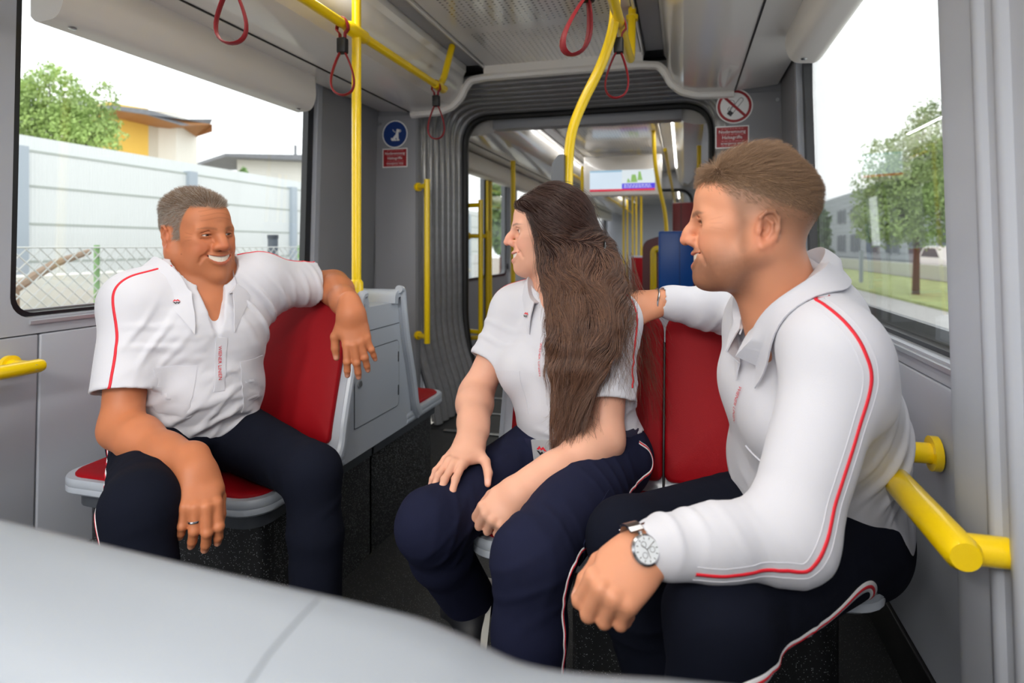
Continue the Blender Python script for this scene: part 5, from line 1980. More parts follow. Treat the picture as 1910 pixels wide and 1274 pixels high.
M['belt'] = mat('belt_navy', (26, 30, 58), 0.6)
M['pipe_red'] = mat('piping_red', (220, 24, 44), 0.6)
M['pipe_white'] = mat('piping_white', (238, 236, 238), 0.7)
M['shoe'] = mat('shoe_black', (20, 21, 26), 0.6)
M['sole'] = mat('sole_white', (214, 212, 204), 0.6)
M['silver'] = mat('silver', (205, 205, 208), 0.22, metal=1.0)
M['label_red'] = mat('print_red', (214, 26, 44), 0.6)


def hair_mat(name, rgb, rough=0.5, spec=0.35, var=0.25):
    m = mat(name, rgb, rough, spec=spec, var=0.0)
    n, l = m.node_tree.nodes, m.node_tree.links
    hi = n.new('ShaderNodeHairInfo'); hs = n.new('ShaderNodeHueSaturation'); mr = n.new('ShaderNodeMapRange')
    mr.inputs['To Min'].default_value = 1 - var; mr.inputs['To Max'].default_value = 1 + var
    l.new(hi.outputs['Random'], mr.inputs['Value']); l.new(mr.outputs['Result'], hs.inputs['Value'])
    hs.inputs['Color'].default_value = lin(rgb); l.new(hs.outputs['Color'], n['Principled BSDF'].inputs['Base Color'])
    return m


def nrm(v):
    v = np.array(v, float); return v / (np.linalg.norm(v) + 1e-12)


def A(v): return np.array(v[:], float)


class Wrinkles:
    """folds of cloth: rows of soft ridges around given places, plus a faint overall unevenness"""

    def __init__(s, seed, amp=0.0015, k=1.0, kb=1.0, kw=1.0):
        s.k, s.kb, s.kw = k, kb, kw
        s.n = Noise(seed, 18, 9, 32); s.m = Noise(seed + 1, 16, 14, 60); s.g = Noise(seed + 2, 14, 12, 40); s.items = []; s.amp = amp

    def add(s, c, r, axis, wave, amp, bend=1.0):
        s.items.append((np.array(c, np.float32), r, nrm(axis).astype(np.float32), 2 * pi / (wave * s.kw), amp * s.k, bend * s.kb)); return s

    def __call__(s, P, d):
        near = np.abs(d) < 0.03
        if not near.any(): return d
        Q = P[near]
        e = s.m(Q) * s.amp
        nn = s.n(Q)
        mm = s.g(Q)
        for c, r, ax, f, amp, bend in s.items:
            q = Q - c
            w = np.exp(-(q * q).sum(1) / (r * r))
            sel = w > 0.03
            if not sel.any(): continue
            ph = (q[sel] @ ax) * f + nn[sel] * 7.0 * bend
            rd = np.maximum(0, np.cos(ph)) ** 1.5
            gate = np.clip(0.55 + 1.6 * mm[sel], 0, 1.3)
            e[sel] += w[sel] * 1.5 * amp * (rd - 0.4) * gate
        d = d.copy(); d[near] -= e
        return d


def torso_prims(S, J, g, sex='m', belly=0.0, k=0.04):
    """trunk volumes in the trunk's own frame; g = extra thickness"""
    hip, SL, SR, N = J['hip'], J['SL'], J['SR'], J['N']
    mid = (SL + SR) / 2
    up = nrm(mid - hip); left = nrm(SL - SR); left = nrm(left - up * left.dot(up)); fwd = np.cross(left, up)
    R = np.stack([fwd, left, up], 1)
    H = np.linalg.norm(mid - hip); w = np.linalg.norm(SL - SR) / 2
    J['R'], J['H'] = R, H
    def T(x, y, z): return hip + R @ np.array((x, y, z))
    J['T'] = T
    hipaxis = nrm(J['HL'] - J['HR'])
    Rp = np.stack([fwd, hipaxis, np.cross(fwd, hipaxis)], 1)
    if sex == 'm':
        S.ell(T(-0.01, 0, 0.02), (0.118 + g, 0.168 + g, 0.12 + g), R, k)
        S.ell(T(0.012 + belly * 0.5, 0, H * 0.32), (0.118 + g + belly, 0.152 + g + belly * 0.5, 0.15 + g), R, k)
        S.ell(T(0.0 + belly * 0.2, 0, H * 0.66), (0.118 + g + belly * 0.4, w * 0.90 + g, 0.17 + g), R, k)
        S.ell(T(0.035, 0.07, H * 0.74), (0.085 + g, 0.085 + g, 0.085 + g), R, k)
        S.ell(T(0.035, -0.07, H * 0.74), (0.085 + g, 0.085 + g, 0.085 + g), R, k)
        S.rc(T(-0.01, w * 0.93, H - 0.022), T(-0.01, -w * 0.93, H - 0.022), 0.062 + g, 0.062 + g, k)
    else:
        S.ell(T(-0.015, 0, 0.0), (0.115 + g, 0.168 + g, 0.12 + g), R, k)
        S.ell(T(0.0, 0, H * 0.33), (0.098 + g, 0.125 + g, 0.15 + g), R, k)
        S.ell(T(0.0, 0, H * 0.68), (0.098 + g, w * 0.88 + g, 0.15 + g), R, k)
        for s in (-1, 1):
            S.ell(T(0.066, s * 0.072, H * 0.63), (0.064 + g, 0.066 + g, 0.066 + g), R, 0.03)
        S.rc(T(-0.012, w * 0.92, H - 0.018), T(-0.012, -w * 0.92, H - 0.018), 0.052 + g, 0.052 + g, k)
    for Sx in (SL, SR):
        S.rc(N + up * 0.015 - fwd * 0.015, Sx + up * 0.012, 0.045 + g, 0.05 + g, 0.045)
    return T, R, H


def arm_prims(S, s, e, w, F, fat=1.0, k=0.015):
    ax = nrm(w - e)
    S.rc(s, e, 0.052 * fat, 0.0425 * fat, 0.03)
    S.chain([e, e + (w - e) * 0.25, e + (w - e) * 0.62, w], [0.0425 * fat, 0.0450 * fat, 0.0355 * fat, 0.0255 * fat], 0.03)
    S.rc(e + (w - e) * 0.72, w + F.R[:, 0] * 0.012, 0.031 * fat, 0.0265 * fat, 0.02, flat=(F.R[:, 2], 0.8))


def collar(name, parent, S, F, rx, ry, m, hs=0.03, leaf=0.058, tip=0.035, open_=28, slope=0.55, back=0.016, tipdown=0.035, lift=0.006):
    """turned-down collar: F.x front, F.y left, F.z up along the neck; open_ = half angle of the front gap"""
    full = S
    S = SDF(); S.ops = [o for o in full.ops if o[4] == 'u']
    n = 56
    cols = []
    for i in range(n + 1):
        ph = radians(open_ + (360 - 2 * open_) * i / n)
        c_, s_ = cos(ph), sin(ph)
        e = 1 - abs(2 * i / n - 1)                       # 0 at the points, 1 at the nape
        front = max(0.0, 1 - e / 0.28)
        drop = -slope * rx * (0.5 + 0.5 * c_) + back * (0.5 - 0.5 * c_)
        b = np.array((rx * c_, ry * s_, drop))
        out = nrm((c_ * (1.0), s_, 0))
        hh = hs * (1 - 0.45 * front)
        t = b + np.array((0, 0, hh)) - out * 0.006
        lw = leaf * (0.86 + 0.14 * e) + tip * front ** 1.6
        dirn = nrm(np.array((out[0] * 0.85 + 0.55 * front, out[1] * (0.85 - 0.35 * front), -0.5 - 0.9 * front)))
        o = t + dirn * lw + np.array((0, 0, -tipdown * front))
        cols.append((b, t, o))
    rows = 9
    V = []
    for (b, t, o) in cols:
        W = [F.p(*b), F.p(*(b * 0.4 + t * 0.6)), F.p(*t)]
        ow = F.p(*o)
        up = F.R[:, 2]
        pts = [W[0], W[1]]
        crest = W[2] + up * 0.004
        for j in range(rows - 2):
            u = (j + 1) / (rows - 2)
            q = crest * (1 - u) + ow * u + up * 0.010 * sin(pi * min(1, u * 1.2)) * (1 - u)
            pts.append(q)
        V.append(pts)
    V = np.array(V)                                       # (n+1, rows, 3)
    fl = V[:, 3:, :].reshape(-1, 3)
    d = S.ev(fl)
    g = S.grad(fl, 0.004)
    u = np.tile(np.linspace(0, 1, V.shape[1] - 3), n + 1)
    want = lift + 0.012 * (1 - u)
    push = np.where(u > 0.55, want - d, np.maximum(0, want - d))
    fl = fl + g * push[:, None]
    V[:, 3:, :] = fl.reshape(n + 1, -1, 3)
    for _ in range(2):
        V[1:-1, 3:] = (V[:-2, 3:] + 2 * V[1:-1, 3:] + V[2:, 3:]) / 4
    R_ = V.shape[1]
    bm = bmesh.new()
    vs = [bm.verts.new(v) for v in V.reshape(-1, 3)]
    for i in range(n):
        for j in range(R_ - 1):
            bm.faces.new((vs[i * R_ + j], vs[(i + 1) * R_ + j], vs[(i + 1) * R_ + j + 1], vs[i * R_ + j + 1]))
    bmesh.ops.recalc_face_normals(bm, faces=bm.faces[:])
    bmesh.ops.solidify(bm, geom=bm.faces[:], thickness=0.0028)
    p = MB(); p.bm(bm)
    return obj(name, p, m, parent, ang=60), V


def sleeve(C, s, e, frac, r0, r1, k=0.05, hollow=0.011):
    """short sleeve with a clean hem, open at the end; returns the hem centre and direction"""
    d = nrm(e - s); h = s + (e - s) * frac
    C.rc(s, s + (e - s) * (frac + 0.18), r0, r1, k); C.slab([(h, d)])
    f0, c, r, kk, m = C.ops[-1]
    hp, dd = h.astype(np.float32), d.astype(np.float32)
    def f(P):
        v = P - hp
        t = v @ dd
        q = np.sqrt(np.maximum(((v - t[:, None] * dd) ** 2).sum(1), 0))
        hole = np.maximum(q - (r1 - hollow), -0.016 - t)
        return np.maximum(f0(P), -hole)
    C.ops[-1] = (f, c, r, kk, m)
    return h, d


def leg_prims(S, h, k, a, r0=0.092, r1=0.070, r2=0.066, r3=0.058, kk=0.03):
    d = nrm(k - h)
    S.rc(h, k - d * 0.02, r0, r1, kk)
    S.rc(k - d * 0.012, k + (a - k) * 0.3, r2, r2 * 0.98, 0.035)
    S.rc(k + (a - k) * 0.3, a, r2 * 0.98, r3, 0.02)


def piping(name, S, path, parent, w, lift, m, **kw):
    V, F = ribbon(S, path, w, lift, **kw)
    p = MB(); p.add(V, F)
    return obj(name, p, m, parent, ang=180)


def stripe(parent, S, path, w=0.02, red=0.006, **kw):
    """white braid with a red line along a trouser seam"""
    o = piping('side_stripe', S, path, parent, w, 0.0006, M['pipe_white'], **kw)
    V, F = ribbon(S, path, red, 0.0012, **kw)
    p = MB(); p.add(V, F)
    obj('red_line', p, M['pipe_red'], o, ang=180)
    return o


def shoe(parent, heel, toe, up, name='shoe', size=1.0):
    x = nrm(A(toe) - A(heel)); F = Frame(heel, x, up)
    L = np.linalg.norm(A(toe) - A(heel))
    S = SDF()
    S.ell(F.p(L * 0.62, 0, 0.028), (L * 0.40, 0.046, 0.034), F.R, 0.02)
    S.ell(F.p(L * 0.22, 0, 0.04), (0.062, 0.036, 0.048), F.R, 0.03)
    S.rc(F.p(L * 0.2, 0, 0.05), F.p(L * 0.2, 0, 0.10), 0.042, 0.044, 0.03)
    S.cut(F.p(0, 0, 0.012), -F.R[:, 2]).cut(F.p(0, 0, 0.105), F.R[:, 2])
    p, q = S.mesh(0.004)
    o = quick_mesh(name, [(relax(p, q, 1), q)], M['shoe'], parent)
    mb_ = MB()
    out = []
    for k in range(40):
        a = 2 * pi * k / 40
        wx = L * 0.5 + (L * 0.53) * cos(a)
        wd = 0.045 * (0.78 + 0.22 * sstep(0.2, 0.75, (wx / L))) * (1.0)
        out.append((wx, wd * np.sign(sin(a)) * abs(sin(a)) ** 0.7))
    vs = [F.p(a, b, 0) for a, b in out] + [F.p(a, b, 0.02) for a, b in out]
    n = len(out)
    mb_.add(vs, [(i, (i + 1) % n, n + (i + 1) % n, n + i) for i in range(n)] + [tuple(range(n - 1, -1, -1)), tuple(range(n, 2 * n))])
    obj('sole', mb_, M['sole'], o)
    return o


def finish_head(person, F, q, skin, iris, look):
    for s in (-1, 1):
        V, Fc, col = eye_mesh(F, s, look, iris)
        p = MB(); p.add(V, Fc)
        o = obj('eye', p, M['eye'], person, ang=180)
        a = o.data.color_attributes.new('Col', 'FLOAT_COLOR', 'POINT')
        c = np.ones((len(V), 4), np.float32); c[:, :3] = col
        a.data.foreach_set('color', c.ravel())
    V, Fc = teeth_mesh(F, q)
    p = MB(); p.add(V, Fc)
    obj('teeth', p, M['teeth'], person, ang=180)


def skin_base(V, rgb, seed, amp=0.06, tint=None):
    n = Noise(seed, 20, 60, 260)(V)
    c = np.tile(lin3(rgb), (len(V), 1))
    return np.clip(c * (1 + amp * n)[:, None], 0, 1).astype(np.float32)


def paint_nails(V, c, nails, col):
    for n_, r in nails:
        w = np.exp(-(((V - n_) ** 2).sum(1) / (r * r)) ** 2)[:, None] * 0.6
        c = c * (1 - w) + lin3(col) * w
    return c


def buttons(*a): pass


def bone(*J):
    return ' '.join('%.3f' % np.linalg.norm(a - b) for a, b in zip(J[:-1], J[1:]))


# pocket: a thin patch lying on the shirt
def patch(name, parent, S, quad, m, lift=0.0012, th=0.0016, n=10):
    """quad: four corner points; filled by a grid projected on S"""
    a, b, c, d = [np.array(x, float) for x in quad]
    P = []
    for i in range(n + 1):
        for j in range(n + 1):
            u, v = i / n, j / n
            P.append((a * (1 - u) + b * u) * (1 - v) + (d * (1 - u) + c * u) * v)
    P = S.project(np.array(P), 6)
    N = S.grad(P, 0.004)
    T = P + N * (lift + th); Bt = P - N * 0.002
    V = np.concatenate([T, Bt]); m1 = n + 1; o = m1 * m1
    F = []
    for i in range(n):
        for j in range(n):
            F.append((i * m1 + j, (i + 1) * m1 + j, (i + 1) * m1 + j + 1, i * m1 + j + 1))
    rim = [i * m1 for i in range(m1)] + [n * m1 + j for j in range(1, m1)] + [i * m1 + n for i in range(n - 1, -1, -1)] + [j for j in range(n - 1, 0, -1)]
    for x, y in zip(rim, rim[1:] + rim[:1]): F.append((x, y, o + y, o + x))
    p = MB(); p.add(V, F)
    return obj(name, p, m, parent, ang=40)


def cloth_text(parent, S, body, p0, p1, size, m, nrm_hint):
    """a line of lettering laid along p0 -> p1 on the cloth, bent to its surface"""
    p0, p1 = A(p0), A(p1)
    P = S.project(np.array([p0, p1]), 6)
    r = nrm(P[1] - P[0]); n = S.grad(((P[0] + P[1]) / 2)[None], 0.006)[0]
    u = nrm(np.cross(n, r))
    o = wall_text(body, m, parent, Vector((P[0] + P[1]) / 2), Vector(r), Vector(u), size)
    L = np.linalg.norm(P[1] - P[0])
    xs = [ (A(v.co) @ r) for v in o.data.vertices]
    k = L / (max(xs) - min(xs))
    c = (P[0] + P[1]) / 2; base = A(world_loc(o))
    Q = np.array([c + r * (A(v.co) @ r) * k + u * (A(v.co) @ u) for v in o.data.vertices])
    Q = S.project(Q, 6, 0.0030)
    for v, q in zip(o.data.vertices, Q): v.co = Vector(q - base)
    o.data.update()
    return o
# ------------------------------------------------------------------ the young man on the right
def build_young_man():
    J = dict(hip=(A(at(1580, 995, 1.17)) + A(at(1488, 930, 1.40))) / 2, HL=A(at(1580, 995, 1.17)), HR=A(at(1488, 930, 1.40)),
             SL=A(at(1562, 672, 0.955)), SR=A(at(1432, 612, 1.235)), N=A(at(1478, 600, 1.085)))
    EL, WL = A(at(1470, 1000, 0.875)), A(at(1212, 1022, 0.835))
    ER, WR = A(at(1395, 590, 1.50)), A(at(1238, 562, 1.47))
    KL, AL = A(at(1330, 1160, 0.85)), A(at(1345, 1640, 0.86))
    KR, AR = A(at(1160, 1010, 1.07)), A(at(1262, 1390, 1.12))
    print('young man', bone(J['SL'], EL, WL), '|', bone(J['SR'], ER, WR), '|', bone(J['HL'], KL, AL), '|', bone(J['HR'], KR, AR), '| sh', bone(J['SL'], J['SR']), 'tr', bone(J['hip'], (J['SL'] + J['SR']) / 2))
    P = thing('person', 'young man in a long-sleeved white shirt with a steel wristwatch, sitting at the right', 'person', (float(J['hip'][0]), float(J['hip'][1]), 0.0))
    F = Frame(A(at(1404, 414, 1.06)), A(vec(-1, -0.02, 0.34)), A(vec(0.02, 1, 0)))
    q = dict(eye=0.0030, mouth=1.45, mouth_z=-0.001, jaw=1.02, nose_l=0.002, nose_w=0.9, ear=0.98, ear_x=-0.014, ear_z=-0.017, brow=(58, 42, 32), brow_a=0.8, brow_z=0.0135, brow_w=0.0042, chin=0.005, stubble=0.68, stubble_c=(112, 78, 60),
             red=(214, 120, 92), lip=(192, 100, 88), crow=0.16, hair_c=(104, 82, 64), moles=((0.055, 0.058, 0.026, 0.0022),))
    zl = lambda x: 0.066 - 0.43 * (0.056 - x)
    q['scalp'] = lambda x, y, z: np.maximum(0.95 * sstep(-0.012, 0.006, z - zl(x)) * (x < 0.094), 0.72 * sstep(-0.08, -0.004, z - zl(x) + 0.15 * np.maximum(0, -0.03 - x)) * (1 - sstep(-0.02, 0.002, x - (0.036 + 0.33 * z))))
    S = SDF(); head_sdf(S, F, q)
    N, fwd = J['N'], None
    S.rc(F.p(-0.022, 0, -0.05), N + A(vec(0.2, -1, 0)) * 0.03, 0.058, 0.066, 0.03)
    S.rc(F.p(-0.008, 0, -0.085), N + A(vec(-0.9, -0.8, 0)) * 0.04, 0.042, 0.05, 0.025)
    S.rc(F.p(-0.03, 0.045, -0.04), N + A(vec(-0.85, -0.6, -0.3)) * 0.05, 0.012, 0.014, 0.03)
    torso_prims(S, J, -0.004, 'm', 0.0)
    hi = np.array([9, 9, 9.0]); lo = np.array([-9, -9, N[2] - 0.14])
    p1, q1 = S.mesh(0.0018, lo, hi); p1 = relax(p1, q1, 1)
    nails = []
    SA = SDF()
    HL_ = Frame(WL, A(vec(-0.76, -0.42, -0.50)), A(vec(-0.40, 0.50, -0.75)), mirror=True); HL_.k = 0.98
    hand_sdf(SA, HL_, ((58, 64, 28), (62, 64, 28), (66, 62, 28), (68, 58, 28)), thumb=((0.75, 0.45, -0.55), (0.85, 0.05, -0.6), (0.8, -0.15, -0.6)), nails=nails, spread=(3, 1, -2, -5), fat=1.08)
    HR_ = Frame(WR, A(vec(-1, 0.05, 0.12)), A(vec(0.1, 0.75, -0.5)))
    hand_sdf(SA, HR_, ((25, 30, 15), (25, 30, 15), (28, 30, 15), (30, 30, 15)), nails=nails)
    for w, e, H_ in ((WL, EL, HL_), (WR, ER, HR_)):
        SA.rc(w + (e - w) * 0.3, w + H_.R[:, 0] * 0.01, 0.034, 0.0285, 0.012, flat=(H_.R[:, 2], 0.8))
    p2, q2 = SA.mesh(0.0019); p2 = relax(p2, q2, 1)
    SB = SDF(); torso_prims(SB, J, -0.012, 'm', 0.0)
    for h, k, a in ((J['HL'], KL, AL), (J['HR'], KR, AR)): leg_prims(SB, h, k, a, 0.075, 0.052, 0.048, 0.04)
    for s, e, w in ((J['SL'], EL, WL), (J['SR'], ER, WR)): SB.rc(s, e, 0.045, 0.04, 0.02); SB.rc(e, w, 0.04, 0.03, 0.02)
    p3, q3 = SB.mesh(0.007)

    def col(V):
        c = skin_base(V, (212, 146, 112), 31, 0.05)
        c = face_colors(V, F, q, c)
        return paint_nails(V, c, nails, (236, 186, 168))
    quick_mesh('body', [(p1, q1), (p2, q2), (p3, q3)], M['skin_c'], P, col)
    finish_head(P, F, q, 'skin_c', (84, 66, 44), A(vec(-1, -0.02, 0.12)))
    # short hair, swept back over the crown
    rs = np.random.RandomState(4)
    L = F.inv(p1)
    x, y, z = L.T
    w = sstep(-0.022, 0.008, z - zl(x)) * (x < 0.097)
    ok = np.where(w > 0.03)[0]
    nr = S.grad(p1[ok], 0.004)
    NS = 21000
    pick = rs.choice(len(ok), NS, p=w[ok] / w[ok].sum())
    R0 = p1[ok][pick] + rs.normal(size=(NS, 3)) * 0.0008
    N0 = nr[pick]; Lr = L[ok][pick]

    def paths(R0):
        t = np.linspace(0, 1, 7)[None, :, None]
        top = sstep(0.0, 0.055, Lr[:, 2] - zl(Lr[:, 0]))[:, None]
        quiff = (sstep(0.02, 0.085, Lr[:, 0]) * sstep(0.06, 0.085, Lr[:, 2]))[:, None]
        ln = (0.005 + 0.031 * top + 0.008 * quiff) * (1 - 0.6 * sstep(0.0, 0.075, -Lr[:, 0:1])) * rs.uniform(0.75, 1.15, NS)[:, None]
        nz = Noise(9, 14, 30, 110)(R0)[:, None]
        comb = np.concatenate([-0.9 + 1.15 * quiff, 0.35 * nz - 0.25 * np.sign(Lr[:, 1:2]) * (1 - top), -0.9 * (1 - top) + 0.2 * top], 1) @ F.R.T
        comb -= N0 * (comb * N0).sum(1)[:, None]
        comb /= np.linalg.norm(comb, axis=1)[:, None] + 1e-6
        jit = rs.normal(size=(NS, 3)) * 0.16
        d0 = N0 * (0.35 + 0.35 * top + 0.75 * quiff) + comb * 0.75 + jit
        d0 /= np.linalg.norm(d0, axis=1)[:, None]
        bend = comb * (0.55 + 0.2 * nz) - N0 * (0.30 - 0.1 * quiff)
        return R0[:, None] + (d0[:, None] * t + bend[:, None] * t * t * 0.7) * ln[:, None]
    strands('hair', R0, paths, hair_mat('hair_brown', (142, 114, 90), 0.55, 0.25), P, 0.00024, 7)

    # ---------------- shirt
    C = SDF()
    T, R, H = torso_prims(C, J, 0.012, 'm', 0.015, 0.05)
    up, left, fw = R[:, 2], R[:, 1], R[:, 0]
    C.ell(T(-0.045, 0, H * 0.56), (0.115, 0.155, 0.18), R, 0.05)                    # loose back
    C.ell(T(-0.01, 0.0, H * 0.10), (0.14, 0.172, 0.10), R, 0.05)                   # blousing above the belt
    for s, e, w in ((J['SL'], EL, WL), (J['SR'], ER, WR)):
        C.rc(s - up * 0.005, e, 0.071, 0.060, 0.05)
        C.rc(e, e + (w - e) * 0.55, 0.060, 0.049, 0.035)
        C.rc(e + (w - e) * 0.5, e + (w - e) * 0.87, 0.050, 0.044, 0.02)
        C.rc(e + (w - e) * 0.84, e + (w - e) * 0.955, 0.0405, 0.039, 0.006)
        C.rc(w + nrm(w - e) * 0.02, e + (w - e) * 0.92, 0.0315, 0.031, 0.002, 's')
    C.rc(F.p(-0.022, 0, -0.05), N + up * 0.0, 0.064, 0.070, 0.03)
    Wk = Wrinkles(51, 0.0012)
    fl = nrm(WL - EL)
    Wk.add(EL + fl * 0.05, 0.085, nrm(fl + 0.5 * (EL - J['SL'])), 0.038, 0.005, 1.5)
    Wk.add(EL + fl * 0.18, 0.05, fl + 0.4 * up, 0.03, 0.0045, 1.5)
    Wk.add(J['SL'] + (EL - J['SL']) * 0.55 , 0.11, nrm(EL - J['SL']) + 0.5 * fw, 0.06, 0.004)
    Wk.add(J['SL'] - up * 0.10 + fw * 0.05 - left * 0.03, 0.10, fw + 0.4 * up, 0.045, 0.005)
    Wk.add(ER + (WR - ER) * 0.4, 0.12, nrm(WR - ER), 0.035, 0.006)
    Wk.add(T(0.08, 0.02, H * 0.25), 0.15, nrm(up * 0.8 + fw * 0.3 + left * 0.5), 0.06, 0.006)
    Wk.add(T(-0.10, 0.10, H * 0.45), 0.17, nrm(up + fw * 0.5), 0.065, 0.006)
    Wk.add(T(0.02, 0.12, H * 0.08), 0.14, nrm(up * 0.7 + fw * 0.7), 0.05, 0.006)
    C.post = Wk
    nk = N + up * 0.075
    C.rc(N + up * 0.040 + left * 0.050 - fw * 0.015, J['SL'] + up * 0.022 - left * 0.03, 0.052, 0.060, 0.05)
    C.rc(N + up * 0.040 - left * 0.050 - fw * 0.015, J['SR'] + up * 0.022 + left * 0.03, 0.052, 0.060, 0.05)
    C.ell(N - fw * 0.045 + up * 0.005, (0.075, 0.10, 0.065), R, 0.04)
    C.cut_near(nk, nrm(up * 0.9 + fw * 0.30), nk + up * 0.05 + fw * 0.01, 0.09)
    C.cut_near(T(0, 0, 0.012), -nrm(up - 0.1 * fw), T(0, 0, -0.06), 0.24)
    # open placket
    slit = [N + fw * 0.075 + up * 0.02, N + fw * 0.125 - up * 0.045, N + fw * 0.165 - up * 0.115]
    C.chain(slit, [0.030, 0.015, 0.003], 0.006, 's')
    C.rc(N + up * 0.14, N - up * 0.02 + fw * 0.01, 0.054, 0.056, 0.004, 's')
    p, qd = C.mesh(0.0034)
    shirt = quick_mesh('shirt', [(relax(p, qd, 1), qd)], M['cloth'], P)
    Fc = Frame(A(at(1457, 562, 1.08)), A(vec(-1, 0, 0)), (0, 0, 1))
    collar('collar', shirt, C, Fc, 0.068, 0.066, M['cloth'], hs=0.032, leaf=0.070, tip=0.022, open_=20, slope=0.98, back=0.062)
    # piping down the near sleeve
    sl = C.project(np.array([N + left * 0.075 + up * 0.02, J['SL'] + up * 0.07 - left * 0.02, J['SL'] + left * 0.07 + up * 0.01, J['SL'] + left * 0.07 + (EL - J['SL']) * 0.5 + fw * 0.005,
                             EL + left * 0.06 + (J['SL'] - EL) * 0.10 + fw * 0.02, EL + left * 0.06 + fl * 0.035 + up * 0.01, EL + left * 0.05 + fl * 0.13, WL + left * 0.045 - fl * 0.05]), 8)
    path = spline(sl, 8)
    piping('piping', C, path, shirt, 0.0052, 0.0010, M['pipe_red'])
    for sh in (-0.012, 0.012):
        piping('stitch', C, path, shirt, 0.0010, 0.0003, M['cloth'], shift=sh)
    tx = [N + fw * 0.14 - up * 0.075 + left * 0.022, N + fw * 0.16 - up * 0.165 + left * 0.022]
    cloth_text(shirt, C, 'WIENER LINIEN', tx[0], tx[1], 0.012, M['label_red'], fw)
    pc = [T(0.14, 0.045, H * 0.66), T(0.12, 0.125, H * 0.66), T(0.12, 0.125, H * 0.66 - 0.12), T(0.14, 0.045, H * 0.66 - 0.12)]
    patch('pocket', shirt, C, pc, M['cloth'])
    # cuff buttons, watch, bracelet
    b = MB(); q_ = C.project(np.array([EL + (WL - EL) * 0.92 - up * 0.04 + left * 0.01]), 6)[0]; n_ = C.grad(q_[None])[0]
    b.cyl(Vector(q_), Vector(q_ + n_ * 0.003), 0.0055, 12); obj('button', b, M['pipe_white'], shirt)
    wx = nrm(fl + 0.35 * HL_.R[:, 0]); wz = A(vec(-0.12, 0.42, -0.88)); wz = nrm(wz - wx * (wz @ wx)); wy_ = -np.cross(wz, wx)
    wc = WL + wx * 0.020
    b = MB()
    nlk = 22
    for k in range(nlk):
        a = 2 * pi * k / nlk
        if cos(a) > 0.82: continue
        c_ = wc + wz * 0.0295 * cos(a) + wy_ * 0.0355 * sin(a)
        tn = nrm(-wz * 0.0285 * sin(a) + wy_ * 0.0345 * cos(a)); ou = nrm(np.cross(tn, wx))
        vs = []
        for sx in (-0.0095, 0.0095):
            for st in (-0.0040, 0.0040):
                for so in (-0.0012, 0.0018):
                    vs.append(c_ + wx * sx + tn * st + ou * so)
        b.add(vs, [(0, 1, 3, 2), (4, 6, 7, 5), (0, 4, 5, 1), (2, 3, 7, 6), (0, 2, 6, 4), (1, 5, 7, 3)])
    watch = thing('wristwatch', 'steel wristwatch with a pale dial on the young man\'s left wrist', 'watch', tuple(wc))
    o = obj('bracelet', b, M['silver'], watch, ang=20, kind='stuff')
    Fd = wc + wz * 0.030
    b = MB(); b.tube([Vector(Fd - wz * 0.004), Vector(Fd + wz * 0.003), Vector(Fd + wz * 0.006)], [0.0195, 0.0198, 0.0175], 32); obj('case', b, M['silver'], watch)
    b = MB(); b.cyl(Vector(Fd + wz * 0.0061), Vector(Fd + wz * 0.0068), 0.0165, 32); dial = obj('dial', b, mat('dial_silver', (222, 226, 230), 0.3), watch)
    b = MB()
    yv = wy_
    for k in range(12):
        a = pi * k / 6; d1 = wx * cos(a) + yv * sin(a); d2 = np.cross(wz, d1)
        for r0_, r1_, h_ in ((0.0125, 0.0155, 0.0005),):
            vs = [Fd + wz * 0.0071 + d1 * r + d2 * s_ * h_ for r in (r0_, r1_) for s_ in (-1, 1)]
            b.add(vs, [(0, 1, 3, 2)])
    for a, ln in ((0.9, 0.009), (2.6, 0.0125), (4.6, 0.011)):
        d1 = wx * cos(a) + yv * sin(a); d2 = np.cross(wz, d1)
        b.add([Fd + wz * 0.0073 - d2 * 0.0005, Fd + wz * 0.0073 + d2 * 0.0005, Fd + wz * 0.0073 + d1 * ln + d2 * 0.0003, Fd + wz * 0.0073 + d1 * ln - d2 * 0.0003], [(0, 1, 2, 3)])
    for a in (1.2, 3.3, 5.4):
        cc = Fd + wz * 0.0071 + (wx * cos(a) + yv * sin(a)) * 0.0075
        b.tube([Vector(cc + (wx * cos(t_) + yv * sin(t_)) * 0.0035) for t_ in np.linspace(0, 2 * pi, 20)[:-1]], 0.0003, 4, closed=True)
    obj('markings', b, M['sign_black'], dial, smooth=False)
    b = MB(); b.cyl(Vector(Fd + yv * 0.0195), Vector(Fd + yv * 0.0235), 0.003, 10); obj('crown', b, M['silver'], watch)
    br = thing('chain_bracelet', 'fine silver chain bracelet on the young man\'s right wrist', 'bracelet', tuple(WR))
    b = MB(); hx, hy, hz = HR_.R.T
    c0 = WR + hx * 0.016
    b.tube([Vector(c0 + hy * 0.0335 * cos(a) + hz * 0.028 * sin(a) + hx * 0.002 * sin(3 * a)) for a in np.linspace(0, 2 * pi, 40)[:-1]], 0.0022, 6, closed=True)
    obj('chain', b, M['silver'], br)
    br.location = Vector(c0); bpy.context.view_layer.update()
    for ch in br.children: ch.location -= Vector(c0) - Vector(WR)

    # ---------------- trousers
    Tr = SDF()
    Tr.ell(T(-0.02, 0, -0.01), (0.135, 0.185, 0.115), R, 0.04)
    Tr.ell(T(-0.01, 0, 0.03), (0.135, 0.175, 0.07), R, 0.03)
    leg_prims(Tr, J['HL'] - up * 0.005, KL, AL, 0.098, 0.073, 0.069, 0.064)
    leg_prims(Tr, J['HR'] - up * 0.005, KR, AR, 0.096, 0.070, 0.066, 0.06)
    Wt = Wrinkles(77, 0.0014, 0.6, 2.2, 1.5)
